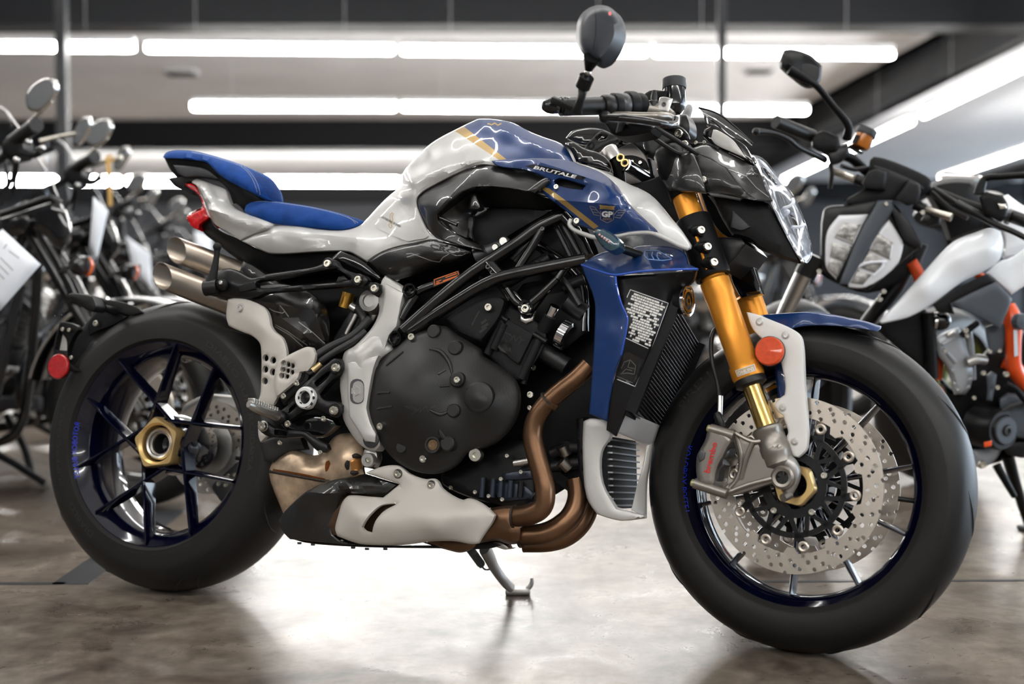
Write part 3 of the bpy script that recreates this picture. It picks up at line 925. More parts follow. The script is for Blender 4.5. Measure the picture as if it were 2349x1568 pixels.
# ---- body panels of the motorcycle, each on its own depth
def pn(name, outl, mat, w=0.0, parent=None, fr=B, **k): return panel(name, fr, outl, mat, parent or bike, w=w, **k)
def cyl(fr, px0, py0, w0, px1, py1, w1, r, n=20, **k): return frame_tube([fr.P(px0, py0, w0), fr.P(px1, py1, w1)], r, n, **k)
def tpx(fr, pts): return [fr.P(*p) for p in pts]
def boss(fr, px, py, w, rpx, prof, n=24):              # small turned piece facing the side; prof in (radius, height) of rpx
    p = fr.P(px, py, w); r = (fr.P(px + rpx, py, w) - p).length
    return lathe(p, -fr.y, [(a * r, b * r) for a, b in prof], n)
# dark mass behind the engine, frame and footrest
core = pn('crankcase', [(905, 650), (1010, 560), (1130, 470), (1250, 450), (1330, 500), (1380, 600), (1400, 760), (1395, 960), (1340, 1080), (1240, 1150), (1080, 1160), (920, 1090), (800, 1060), (730, 1010), (640, 1010), (620, 960), (660, 850), (640, 790), (590, 700), (600, 640), (760, 590), (840, 600)], black, -.045, t=.11, h=30, ext='v')
# ---- tank and tail
tank = pn('fuel_tank', [(554.6, 553, -.13), (638.8, 516.7, -.115), (723, 524.3, -.115), (769, 529, -.115), (800, 526.4, -.11), (825, 517, -.095), (838, 506, -.085), (864, 477.5, -.07), (886, 455, -.06), (910, 434, -.055), (922.6, 416, -.06), (925, 396, -.06), (938, 378, -.055), (963.5, 350, -.055), (999, 321.7, -.055), (1055, 292, -.05), (1083.5, 278.3, -.045), (1096, 273, -.045), (1114, 272, -.045), (1145, 274.5, -.045), (1178, 282, -.05), (1209, 298.7, -.055), (1247, 314, -.06), (1285, 328, -.065), (1300.6, 342, -.07), (1313, 365, -.09), (1318, 376, -.11),
    (1240, 384, -.14), (1137, 381, -.155), (1105.6, 378.5, -.16), (1078, 386.4, -.16), (1038, 404, -.158), (998.8, 424, -.152), (969, 441.7, -.15), (957, 455.6, -.15), (957, 471.4, -.152), (965, 493, -.158), (979, 522.8, -.165), (989, 536.6, -.168), (1002.8, 546.5, -.17), (1019.6, 553.4, -.172), (989, 551, -.17), (953, 558, -.165), (909.8, 567, -.16), (874, 579.7, -.155), (842, 600, -.15), (820, 587, -.145), (805, 579, -.14), (787, 576, -.138), (723, 578, -.135), (646.5, 582.6, -.132), (616, 580.5, -.132), (593, 570.3, -.132)],
    [pearl, gold_paint, blue], regs=[([(1036, 299), (1056, 284), (1160.5, 364), (1164, 374), (1150, 374), (1144, 366), (1046, 301.8)], 1), ([(1056, 284), (1100, 258), (1330, 310), (1340, 390), (1164, 374), (1160.5, 364)], 2)],
    ctrl=[(939, 412, -.115), (975, 399, -.14), (1018, 384, -.152), (1068, 369, -.158), (1097, 366, -.158), (960, 388, -.092), (1010, 364, -.108), (1055, 352, -.112), (1088, 346, -.118), (985, 345, -.085), (1040, 318, -.085), (1075, 300, -.075), (1109, 284, -.065), (1150, 297, -.085), (1220, 325, -.10), (1285, 352, -.105), (1125, 312, -.094), (1165, 335, -.116), (1200, 358, -.135), (900, 500, -.128), (930, 470, -.125), (915, 440, -.095), (880, 545, -.142), (820, 550, -.138), (700, 548, -.147), (620, 545, -.143)],
    ridges=[([(932, 414), (975, 399), (1018, 384), (1068, 369), (1105, 366)], .010, 22), ([(1109, 283), (1150, 296), (1220, 325), (1311, 362)], .010, 26), ([(632, 528), (700, 534), (770, 541), (815, 545)], .008, 22)],
    t=.14, bulge=.006, bw=9, h=7, ext='v', auto=20)
ttree = bvh(tank)
plate = decal('side_plate', ttree, [(860, 514), (866, 503), (906, 459), (914, 466), (932, 491), (960, 516), (983, 540), (976, 546), (950, 550), (937, 553), (900, 540), (866, 523)], pearl, tank, h=8, sm=4, lift=.0032, t=.003, auto=40)
ptree = bvh(plate)
text_on('lettering', 'CATHEDRAL OF SPEED', ptree, (874.5, 499), (918, 521.5), 4.8, dark_ink, plate, shear=.25, bold=.015, lift=.0016)
trk = [(891, 516), (895.5, 523), (899, 521), (897.5, 513), (901, 506), (899, 496), (903, 490), (899.5, 487.5), (895, 491), (894.5, 500), (896.5, 508), (893, 514)]
line_on('track_outline', ptree, trk, 1.5, gold_ink, plate, closed=True, h=3)
line_on('tank_badge', ttree, [(1118, 283), (1128, 286), (1135, 282), (1142, 287), (1150, 283)], 3.0, gold_ink, tank, h=4)
tail = pn('tail_panel', [(440, 418.5, -.085), (441.5, 415, -.085), (451, 410.6, -.082), (457, 411.7, -.08), (490, 423.3, -.085), (517, 434.2, -.09), (522, 443, -.095), (528.7, 464.2, -.10), (534.8, 474.4, -.105), (544.4, 481.2, -.108), (571.6, 492, -.11), (628, 513, -.118), (627.5, 517.5, -.122), (577, 538.4, -.133), (550.7, 550.5, -.13), (518.8, 529.5, -.12), (493, 514, -.112), (483, 498.8, -.108), (472.8, 473, -.102), (462.6, 450, -.095), (452, 427, -.09)],
    pearl, ctrl=[(459, 431, -.105), (470, 455, -.118), (481, 480, -.128), (520, 491, -.132), (560, 503, -.136), (605, 516, -.137), (500, 460, -.112), (495, 440, -.102)], ridges=[([(459, 431), (481, 480), (520, 491), (612, 517)], .012, 26)], t=.012, bulge=.003, bw=4, h=6, auto=16)
under = pn('under_tail', [(457.5, 516, -.07), (483, 499, -.08), (493, 520, -.09), (552, 550, -.10), (595, 572, -.11), (640, 578), (774, 573, -.115), (825, 584, -.125), (843, 598, -.13), (876, 628, -.14), (872, 644, -.14), (838, 632, -.125), (749, 625, -.10), (650, 640, -.09), (608, 630, -.085), (552, 600, -.08), (500, 560, -.07), (468, 535, -.065)], black, -.11, t=.13, h=16, bulge=.008, bw=10, ext='v')
# ---- seats
pseat = pn('passenger_seat', [(373.4, 360.7, -.07), (381, 350.4, -.06), (397, 345.7, -.05), (422, 345, -.045), (449, 347.7, -.045), (484.4, 355.2, -.045), (517, 364.7, -.045), (558, 379, -.045), (592, 394, -.045), (623.4, 410.4, -.045), (639.7, 431, -.045), (648, 450, -.05), (650, 466, -.06), (633, 467, -.075), (605.7, 457, -.095), (585, 446, -.105), (544.4, 425.4, -.108), (503.5, 400.8, -.105), (476.2, 373.6, -.10), (455.8, 368, -.10), (428.6, 364.7, -.10), (408, 362.7, -.098), (378, 362, -.085)],
    suede_m, ctrl=[(430, 355, -.085), (470, 360, -.08), (500, 378, -.095), (540, 400, -.098), (580, 420, -.097), (610, 435, -.085), (628, 445, -.07)], t=.10, bulge=.012, bw=13, h=7, ext='v', auto=70)
st = bvh(pseat)
def stitches(tree, pts, parent, n, m=thread, wpx=1.2):
    q = catmull(pts, 12); q = [np.array(a) for a in q]
    L = [0]
    for a, b in zip(q[:-1], q[1:]): L.append(L[-1] + np.linalg.norm(b - a))
    def at(s):
        i = min(max(np.searchsorted(L, s) - 1, 0), len(q) - 2); f = (s - L[i]) / max(L[i+1] - L[i], 1e-9)
        return q[i] + (q[i+1] - q[i]) * f
    mb = MB()
    for k in range(n):
        a, b = at(L[-1] * (k + .15) / n), at(L[-1] * (k + .75) / n)
        t = (b - a) / (np.linalg.norm(b - a) + 1e-9); nn = np.array([-t[1], t[0]]) * wpx / 2
        V = [onto(tree, *c, .0008) for c in (a - nn, b - nn, b + nn, a + nn)]
        if None not in V: mb.add((V, [(0, 1, 2, 3)]))
    o = mb.build('stitching', m, parent, smooth=False); o['kind'] = 'stuff'
stitches(st, [(553, 381), (568, 394), (580, 412), (587, 430), (590, 441)], pseat, 24)
stitches(st, [(559, 381), (574, 395), (587, 414), (594, 432), (597, 447)], pseat, 24)
stitches(st, [(440, 348.5), (480, 357), (520, 369), (556, 381)], pseat, 34)
mb = MB()
for i in range(11):
    for j in range(22):
        x = 574 + i * 7 + j * 2.6; y = 389 + i * 3.6 + j * 3.6
        x0 = 566 + (y - 385) * .55
        if x < x0 + 8 or not inpoly(np.array([[x, y]]), [(560, 380), (592, 396), (623, 412), (639, 433), (646, 452), (646, 462), (632, 462), (606, 452), (600, 440)])[0]: continue
        V = [onto(st, x + a, y + b, .0007) for a, b in ((-1.1, -1.1), (1.1, -1.1), (1.1, 1.1), (-1.1, 1.1))]
        if None not in V: mb.add((V, [(0, 1, 2, 3)]))
o = mb.build('perforation', M('dark perforation', (.001, .003, .014), .9), pseat, smooth=False); o['kind'] = 'stuff'
span = pn('seat_pan', [(377, 362, -.06), (408, 362, -.08), (456, 367, -.09), (477, 373, -.09), (504, 400, -.095), (544, 425, -.098), (586, 446, -.095), (606, 457, -.085), (645, 467, -.05), (640, 486, -.06), (600, 490, -.075), (566, 484, -.085), (545, 478, -.09), (534, 470), (526, 440), (500, 414, -.085), (430, 405, -.07), (404, 406, -.06), (390, 388, -.055)], black, -.085, t=.09, bulge=.004, bw=6, h=12, ext='v')
pn('pan_insert', [(397, 378), (440, 381), (468, 386.5), (484.5, 395.4), (501, 410), (457, 404), (424.5, 405.6), (408, 398)], grey_pl, -.094, span, t=.006, bulge=.004, bw=4, h=10, corner=30)
rseat = pn('rider_seat', [(561, 482.2, -.105), (564.8, 470.7, -.095), (577.5, 460.5, -.085), (591.6, 457.4, -.08), (621, 460, -.08), (672, 466.9, -.08), (723, 475.3, -.08), (774, 487.3, -.075), (812.5, 498.8, -.07), (837, 507.5, -.07), (825, 517, -.085), (800, 526, -.10), (769, 528, -.11), (723, 524, -.114), (646.5, 516, -.116), (628.6, 513, -.116), (595, 504, -.116), (564.8, 490, -.112)],
    suede_m, ctrl=[(600, 480, -.118), (660, 490, -.118), (720, 498, -.116), (770, 508, -.106)], t=.14, bulge=.008, bw=9, h=7, ext='v', auto=70)
rt = bvh(rseat)
stitches(rt, [(580, 461.5), (620, 462.5), (672, 469), (723, 477.5), (774, 490), (800, 499), (822, 511)], rseat, 62)
stitches(rt, [(797, 497), (808, 504), (816, 513)], rseat, 8)
line_on('seam', rt, [(563, 487), (575, 489), (590, 496), (600, 504)], 1.4, dark_ink, rseat, h=4)
pn('seat_hinge_cover', [(531, 470), (541, 466), (552, 474), (564, 490), (560, 494), (545, 486)], grey_pl, -.098, span, t=.02, bulge=.003, bw=3, h=10)
pn('tail_trim', [(424, 405), (470, 401), (504, 412), (519, 422), (524, 436), (526, 455), (519, 437), (490, 425), (456, 412.5), (441, 416), (432, 412)], grey_pl, -.079, bike, t=.03, bulge=.004, bw=4, h=12)
pn('tail_bracket', [(385.6, 410), (392, 408), (400, 407), (424, 405), (441, 412), (440, 418), (430, 420), (425, 422.6), (423, 430), (432, 434), (448, 443), (440, 445), (420, 434), (400, 425), (389, 414.5)], matt, -.07, bike, t=.05, bulge=.005, bw=4, h=10)
tl = pn('tail_light', [(427, 504.4), (428.6, 496), (438, 486.7), (452, 480), (461, 477), (464, 471), (462, 458), (450, 442), (436, 433), (426, 425), (425, 421.5), (436, 420), (448, 426), (455, 435), (463, 452), (471, 472), (476, 485), (482.5, 499), (459, 515), (458, 526), (460, 530), (441, 520.7)], red_lens, -.085, bike, t=.06, bulge=.010, bw=8, h=6)
tlt = bvh(tl)
line_on('lens_rim', tlt, [(441, 520), (428.5, 504), (430, 496), (439, 487.5), (461, 478.5), (465, 471), (463, 458), (451, 443), (427, 426)], 2.4, chrome, tl, h=4, lift=.002)
line_on('light_strip', tlt, [(431, 424), (445, 430), (452, 439)], 2.0, chrome, tl, h=4, lift=.0015)
# ---- carbon intake cover under the tank
intake = pn('intake_cover', [(1200, 384, -.148), (1137, 379.5, -.152), (1105.6, 378.5, -.155), (1078, 386.4, -.155), (1038, 404, -.153), (998.8, 424, -.148), (969, 441.7, -.146), (957, 455.6, -.146), (957, 471.4, -.148), (965, 493, -.153), (979, 522.8, -.16), (1002.8, 546.5, -.165), (1030, 556, -.165), (1070, 566, -.155), (1110, 576, -.15), (1105, 562, -.14), (1070, 548, -.15), (1025, 522, -.168), (1006, 505, -.172), (1004, 490, -.175), (1030, 465, -.185), (1060, 441, -.19), (1085, 430, -.192), (1130, 428, -.19), (1180, 434, -.187), (1225, 443, -.182), (1262, 452, -.18), (1290, 452, -.175), (1275, 415, -.165), (1240, 398, -.155)],
    carb, ctrl=[(1078, 392, -.163), (1120, 395, -.17), (1000, 440, -.168), (1050, 420, -.175), (975, 470, -.165), (1180, 410, -.172), (990, 520, -.17)], ridges=[([(1092, 384), (1060, 420), (1003, 482)], .012, 45)], t=.02, bulge=.003, bw=4, h=8, auto=16)
pn('intake_duct', [(1085, 430, -.186), (1130, 428, -.184), (1180, 434, -.181), (1225, 443, -.176), (1285, 470, -.16), (1265, 478, -.14), (1200, 478, -.12), (1100, 474, -.12), (1085, 492, -.125), (1080, 505, -.13), (1070, 545, -.145), (1030, 525, -.162), (1006, 505, -.166), (1004, 490, -.169), (1030, 465, -.179), (1060, 441, -.184)], carb, ctrl=[(1100, 452, -.14), (1060, 480, -.15), (1050, 510, -.15), (1180, 455, -.15)], t=.01, bulge=.0, h=10, parent=intake)
pn('duct_rib', [(1080, 445), (1090, 442), (1103, 475), (1095, 480), (1075, 478)], carb, -.172, intake, t=.02, bulge=.004, bw=4, h=10)
line_on('lip', bvh(intake), [(1002, 492), (1030, 464), (1060, 440), (1085, 429.5), (1130, 427.5), (1180, 433), (1225, 442.5)], 2.2, M('gloss lip', (.03, .03, .03), .15, coat=1.0), intake, h=8, lift=.001)
pn('badge_plate', [(1004, 496), (1010, 494), (1048, 512), (1046, 519), (1008, 503)], gloss, -.178, intake, t=.006, bulge=.002, bw=2, h=8)
pn('intake_fin', [(1207, 437), (1250, 408), (1258, 409), (1260, 416), (1227, 443)], carb, -.193, intake, t=.02, bulge=.004, bw=5, h=10)
pn('air_box', [(1085, 495), (1120, 478), (1180, 474), (1250, 476), (1285, 480), (1240, 505), (1180, 540), (1120, 580), (1090, 560), (1078, 530)], matt, -.11, bike, t=.06, bulge=.02, bw=26, h=12, ext='v')
pn('air_hose', [(1064, 520), (1072, 500), (1086, 492), (1088, 510), (1084, 535), (1088, 552), (1074, 545)], grey_pl, -.125, bike, t=.03, bulge=.012, bw=10, h=8)
# lower carbon side cover
low = pn('side_cover', [(843, 600, -.15), (874, 579.7, -.157), (909.8, 567, -.163), (953, 558.5, -.167), (989, 550.5, -.172), (1030, 560, -.172), (1080, 577, -.165), (1078, 586, -.16), (1062, 598, -.155), (1000, 617, -.15), (930, 638, -.145), (897, 642, -.145), (878, 632, -.145)], carb, ctrl=[(930, 595, -.175), (1000, 583, -.185), (1050, 588, -.175)], t=.06, bulge=.006, bw=7, h=9, ext='v')
lt = bvh(low)
decal('badge_field', lt, [(965, 562), (988, 552), (1028, 561), (1076, 577), (1060, 586), (1046, 587), (1010, 572)], M('grey gloss field', (.20, .20, .21), .4), low, h=8, lift=.0006)
text_on('lettering', 'CRC', lt, (985, 567), (1042, 583), 10, dark_ink, low, bold=.03, lift=.0016)
line_on('moulded_line', lt, [(932, 582), (944, 581), (990, 598), (1008, 601), (1016, 590), (1030, 582)], 1.6, M('painted ridge glint', (.30, .30, .30), .2), low, h=5, lift=.0008)  # pale grey strip paints the glint on the black carbon edges
# ---- blue side shroud
shroud = pn('side_shroud', [(1127, 368.6, -.165), (1157, 365.6, -.155), (1236, 362.7, -.152), (1295, 366, -.145), (1315, 371, -.143), (1329.5, 378, -.146), (1371, 391.5, -.155), (1396, 408, -.162), (1414, 424.7, -.16), (1422, 438, -.17), (1431.5, 454.5, -.185), (1444, 471, -.20), (1454, 481, -.205), (1506, 529, -.205), (1503.6, 531, -.205), (1479, 532.5, -.20), (1429, 536.6, -.195), (1395, 541, -.19), (1359, 526, -.188), (1340, 520, -.186), (1318, 513, -.182), (1312, 505, -.182), (1316, 497.6, -.185), (1288, 476, -.183), (1246.6, 443, -.18), (1240, 428, -.18), (1262, 414, -.178), (1236, 400, -.172), (1196.5, 388.4, -.168), (1141, 380.5, -.166)],
    [blue, gold_paint], regs=[([(1240, 432), (1246.6, 428), (1260, 432), (1293, 456), (1373, 519), (1362, 525), (1275, 456)], 1)],
    holes=[[(1272, 415), (1284.7, 409), (1342.8, 426), (1336, 435), (1301, 431), (1275, 424)]],
    ctrl=[(1240, 372, -.165), (1285, 386, -.178), (1329, 401, -.188), (1370, 415, -.193), (1400, 428, -.194), (1412, 438, -.194), (1425, 449, -.196), (1180, 375, -.168), (1276, 458, -.195), (1350, 464, -.203), (1429, 470, -.207), (1350, 445, -.198), (1400, 500, -.206), (1450, 510, -.208), (1300, 440, -.188)], ridges=[([(1240, 372), (1285, 386), (1329, 401), (1370, 415), (1400, 428), (1411, 436), (1429, 451)], .008, 16), ([(1276, 458), (1350, 464), (1440, 471)], .006, 22)], t=.008, bulge=.004, bw=5, h=7, auto=18)
sh = bvh(shroud)
pn('shroud_opening', [(1262, 405), (1290, 400), (1355, 425), (1345, 445), (1295, 440), (1264, 428)], black, -.165, shroud, t=.01, bulge=0, h=20)
bd = decal('name_plate', sh, [(1205, 380.8), (1224, 376.5), (1270, 386), (1345, 406.5), (1336, 413), (1318, 410), (1240, 391)], black, shroud, h=6, lift=.0007)
text_on('lettering', 'BRUTALE', sh, (1223, 386.5), (1322, 409.5), 7.6, white_ink, shroud, bold=.03, lift=.0016, shear=.2)
# winged shield emblem
em = decal('emblem', sh, [(1377, 481), (1408, 481), (1408, 503), (1393, 511), (1377, 503)], M('dark blue emblem field', (.005, .02, .10), .3), shroud, h=5, lift=.0008)
line_on('shield_edge', sh, [(1377.5, 483), (1377.5, 503), (1393, 511), (1407.5, 503.5), (1407.5, 483)], 1.5, M('grey emblem line', (.22, .22, .24), .4), em, h=4, lift=.0012)
gl = bpy.data.materials['grey emblem line']
for pts in ([(1377, 490), (1371, 484), (1365, 475.5), (1352.5, 472.5), (1362, 492), (1375, 494.5)], [(1356, 479), (1370, 481.5)], [(1360, 486), (1372, 488)],
            [(1409, 493), (1414, 485), (1420, 481.5), (1435, 483), (1422, 500), (1410, 497.5)], [(1432, 487), (1417, 488)], [(1428, 493), (1414, 493.5)]):
    line_on('wing_line', sh, pts, 1.5, gl, em, h=4, lift=.0012)
rb = decal('ribbon', sh, [(1374, 469.5), (1382, 471), (1404, 473), (1411.5, 472.5), (1408, 477), (1410, 481), (1403, 481), (1382, 479), (1375, 479.5), (1377, 474)], gold_ink, em, h=5, lift=.0013)
text_on('lettering', 'CLASSIC', sh, (1379, 477.5), (1406, 479.5), 4.6, dark_ink, em, lift=.002)
text_on('lettering', 'GP', sh, (1379.5, 496.5), (1406, 497.5), 13, white_ink, em, bold=.05, lift=.002)
text_on('lettering', 'ASSEN', sh, (1382.5, 504), (1402.5, 504.5), 4.6, gold_ink, em, lift=.002)
bolt(B.P(1278, 430, -.19), -B.y, .0055, shroud); pbolt(B, 1277, 429, -.192, 6, shroud)
pbolt(B, 1324, 507, -.189, 7, shroud)
mk('washer', *boss(B, 1324, 507, -.186, 11, [(.6, .2), (.95, .2), (1, 0)]), rubber, shroud)
wing = pn('shroud_trim', [(1329.5, 377, -.118), (1336, 376.6, -.11), (1371, 387, -.115), (1412, 406, -.12), (1445.6, 423, -.125), (1478.8, 438, -.13), (1502, 454.5, -.135), (1536.8, 496, -.145), (1561.7, 525.8, -.155), (1585, 561, -.165), (1583, 569, -.17), (1576.6, 570.8, -.175), (1545, 559, -.19), (1500, 539, -.20), (1488, 534, -.20), (1506, 529, -.198), (1454, 481, -.198), (1431.5, 454.5, -.178), (1414, 424.7, -.153), (1396, 408, -.138), (1371, 391.5, -.128)], pearl, ctrl=[(1460, 460, -.17), (1500, 490, -.178), (1530, 530, -.182), (1440, 435, -.15)], t=.008, bulge=.004, bw=6, h=8)
mk('lower_lip', *tube(tpx(B, [(1310, 503, -.186), (1306, 514, -.188), (1316, 526, -.19), (1346, 539, -.193), (1368, 545, -.195), (1417, 541.6, -.20), (1446, 536, -.203), (1479, 533.5, -.205), (1497, 535, -.205), (1528, 548, -.197), (1560, 564, -.185), (1578, 570, -.176)]), .0042, 10, 5), pearl, wing)
# indicator in front of the shroud
ind = pn('front_indicator', [(1360, 531), (1368, 524), (1384, 525), (1402, 533), (1416, 545), (1424, 558), (1424, 568), (1412, 576), (1400, 578), (1386, 570), (1370, 550)], indic_glass, -.245, bike, t=.03, bulge=.014, bw=15, h=5)
for i in range(5):
    mk('lamp_dot', *ball(B.P(1375 + i*5.5, 538 + i*4.2, -.2605), .0022, 8), M('pink lamp', (.75, .45, .42), .2) if i == 0 else bpy.data.materials['pink lamp'], ind)
mk('indicator_stalk', *cyl(B, 1416, 566, -.225, 1470, 586, -.15, .008), rubber, ind)
# ---- lower blue wing beside the radiator
lw = pn('radiator_wing', [(1334, 606, -.20), (1412, 630, -.218), (1413, 640, -.218), (1416.5, 661.6, -.218), (1425, 697, -.216), (1438, 729, -.214), (1437, 749.6, -.213), (1425, 814, -.21), (1413.6, 840, -.208), (1399, 905, -.20), (1391, 966, -.19), (1351, 948, -.185), (1357, 876, -.188), (1365, 728, -.195), (1363, 686, -.197), (1340, 626, -.199)], blue, ctrl=[(1385, 650, -.21), (1395, 760, -.208)], t=.006, bulge=.003, bw=4, h=12)
lwt = pn('wing_top', [(1334, 606, -.20), (1372, 582.4, -.17), (1408, 573.6, -.15), (1437, 575, -.145), (1463, 565, -.135), (1513, 563, -.13), (1557, 571, -.13), (1572, 583, -.135), (1577, 605, -.16), (1601, 615, -.19), (1600, 619, -.195), (1513, 619, -.215), (1455, 623.5, -.218), (1422, 629, -.218), (1412, 631, -.218)], blue, ctrl=[(1440, 600, -.17), (1520, 595, -.16), (1400, 600, -.18)], t=.006, bulge=.003, bw=4, h=9, parent=lw)
mk('edge_bead', *tube(tpx(B, [(1334, 607, -.202), (1370, 620, -.212), (1405, 630, -.219), (1422, 629.5, -.220), (1455, 624, -.220), (1513, 619, -.217), (1600, 617, -.197)]), .0022, 8, 4), blue_edge, lw)
mk('edge_bead', *tube(tpx(B, [(1412, 634, -.2205), (1414, 655, -.2205), (1425, 697, -.218), (1438.5, 729, -.216), (1437, 750, -.215), (1425, 814, -.212)]), .002, 8, 4), blue_edge, lw)
wt = bvh(lwt)
vb = M('pale blue vent edge', (.25, .42, .75), .3)
for pts in ([(1480, 575), (1478, 585), (1486, 594), (1520, 597), (1541, 594)], [(1497, 577), (1495, 585), (1500, 594)], [(1508, 579), (1507, 588), (1512, 595)], [(1480, 574), (1510, 575), (1541, 593)]):
    line_on('vent_edge', wt, pts, 2.0, vb, lwt, h=5, lift=.0012)
sp = pn('radiator_panel', [(1412, 632, -.195), (1598, 621, -.165), (1590, 645, -.15), (1556, 668, -.14), (1540, 690, -.145), (1485, 821, -.15), (1456, 893, -.15), (1412, 1000, -.15), (1391, 986, -.16), (1400, 905, -.175), (1425, 814, -.185), (1437, 750, -.188), (1425, 697, -.19)], satin, ctrl=[(1510, 660, -.175), (1480, 750, -.172), (1445, 850, -.165)], t=.008, bulge=.004, bw=5, h=12, auto=30)
spt = bvh(sp)
lab = decal('warning_label', spt, [(1446, 663), (1534, 694), (1494, 804), (1434, 776), (1440, 750), (1440, 728), (1430, 704)], dark_ink, sp, h=10, lift=.0007)
e1 = np.array([.943, .333]); e2 = np.array([-.333, .943])
line_on('label_border', spt, [(1438, 682), (1446, 664), (1533, 695), (1494, 802), (1436, 775)], 1.6, white_ink, lab, h=8, lift=.0012)
rnd = random.Random(7); mb = MB()
lp = [(1446, 665), (1532, 696), (1493, 800), (1437, 774), (1443, 750), (1443, 728), (1434, 704)]
for k in range(17):
    y0 = 5 + k * 6.2; x = 2
    while x < 92:
        ln = rnd.choice((3, 5, 8, 12))
        a = np.array([1446, 663.]) + e1 * x + e2 * y0; b = a + e1 * ln
        if rnd.random() < .93 and inpoly(np.array([a - e1*2, b + e1*2, a + e2*4, b + e2*4]), lp).all():
            V = [onto(spt, *c, .0013) for c in (a, b, b + e2*4.5, a + e2*4.5)]
            if None not in V: mb.add((V, [(0, 1, 2, 3)]))
        x += ln + 1.0
o = mb.build('label_print', M('label print', (.80, .78, .72), .5), lab, smooth=False); o['kind'] = 'stuff'
lab2 = decal('diagram_label', spt, [(1424, 812), (1440, 806), (1484, 828), (1457, 888), (1409, 868)], gloss, sp, h=10, lift=.0007)
line_on('label_border', spt, [(1484, 828), (1457, 886), (1410, 867)], 1.6, white_ink, lab2, h=8, lift=.0012)
for pts in ([(1425, 845), (1432, 830), (1446, 825), (1458, 838), (1455, 858), (1440, 855), (1428, 856)], [(1424, 858), (1436, 846), (1450, 850)], [(1445, 826), (1440, 842), (1455, 845)], [(1414, 862), (1452, 878)]):
    line_on('diagram_line', spt, pts, 1.3, grey_ink, lab2, h=5, lift=.0012)
horn = mk('horn', *lathe(B.P(1571, 690, -.13), (-B.y * .2 + B.x).normalized(), [(0, .004), (.020, .003), (.026, 0), (.024, -.015), (0, -.02)], 32), satin, bike)
for ra, rb in ((.004, .009), (.017, .022), (.0255, .029)): mk('horn_ring', *lathe(B.P(1571, 690, -.13), (-B.y * .2 + B.x).normalized(), [(ra, .003), (ra, .008), (rb, .008), (rb, .003)], 32, closed=True), chrome, horn)
# radiator: a core that faces forward, its fins running across the bike
rad_o = MB()
rT, rB = B.P(1541, 686, -.142), B.P(1438, 942, -.15)
wdR = (B.y - B.z * .22) * .235
up_ = (rT - rB).normalized(); nrm_ = up_.cross(B.y).normalized()
radi = mk('radiator', [rT, rB, rB + wdR, rT + wdR] + [p - B.x * .03 for p in (rT, rB, rB + wdR, rT + wdR)], [(0,1,2,3), (4,5,6,7), (0,1,5,4), (1,2,6,5), (2,3,7,6), (3,0,4,7)], black, bike, smooth=False)
fin_m = M('radiator fin', (.26, .26, .27), .35, .8)
for k in range(31):
    f = (k + .6) / 31.5; p = rT + (rB - rT) * f + B.x * .002
    mk('fin', *bar(p, p + wdR, .0016, .006, B.x), fin_m, radi, smooth=False)
for p in (rT + B.x * .002, rT + wdR):
    mk('side_tank', *bar(p, p + rB - rT, .012, .035, B.x), black, radi, smooth=False)
# oil cooler in a silver shroud
oc = pn('cooler_shroud', [(1338, 966), (1355, 959), (1397, 966), (1401, 998), (1380, 1036), (1382, 1107), (1414, 1166), (1479, 1181), (1479, 1187), (1426, 1194), (1369.5, 1179), (1346, 1141), (1336, 1023)], frame_silver, -.125, bike, t=.016, bulge=.005, bw=6, h=12)
cT, cB = B.P(1396, 1000, -.115), B.P(1400, 1166, -.115)
cw = B.y * .20
mk('cooler_core', [cT, cB, cB + cw, cT + cw] + [p - B.x * .03 for p in (cT, cB, cB + cw, cT + cw)], [(0,1,2,3), (4,5,6,7), (0,1,5,4), (1,2,6,5), (2,3,7,6), (3,0,4,7)], black, oc, smooth=False)
for k in range(11):
    p = cT + (cB - cT) * ((k + .5) / 11) + B.x * .002
    mk('fin', *bar(p, p + cw, .0030, .010, B.x), M('cooler fin', (.34, .35, .37), .3, .9) if k == 0 else bpy.data.materials['cooler fin'], oc, smooth=False)
pn('shroud_top', [(1435, 942, -.12), (1510, 974, -.02), (1497, 1016, -.01), (1483, 1022, -.02), (1414, 990, -.12)], M('highlight silver', (.85, .86, .88), .22, .5), ctrl=[(1460, 985, -.07)], t=.01, bulge=.003, bw=4, h=10, parent=oc)  # whiter silver than the sides, the top's highlight put into its colour
pn('shroud_end', [(1483, 1020, -.02), (1497, 1016, -.01), (1490, 1060, -.02), (1482, 1110, -.03), (1481, 1186, -.06), (1448, 1168, -.09), (1462, 1110, -.05), (1474, 1070, -.03)], frame_silver, t=.01, bulge=.003, bw=4, h=10, parent=oc)
pn('shroud_floor', [(1382, 1150, -.12), (1415, 1163, -.118), (1480, 1182, -.06), (1481, 1188, -.06), (1428, 1193, -.12), (1372, 1178, -.122)], frame_silver, t=.01, bulge=.002, bw=3, h=10, parent=oc)
pn('cooler_bracket', [(1322, 960), (1340, 955), (1338, 1000), (1338, 1060), (1350, 1140), (1338, 1130), (1326, 1060)], black, -.105, oc, t=.03, h=20)
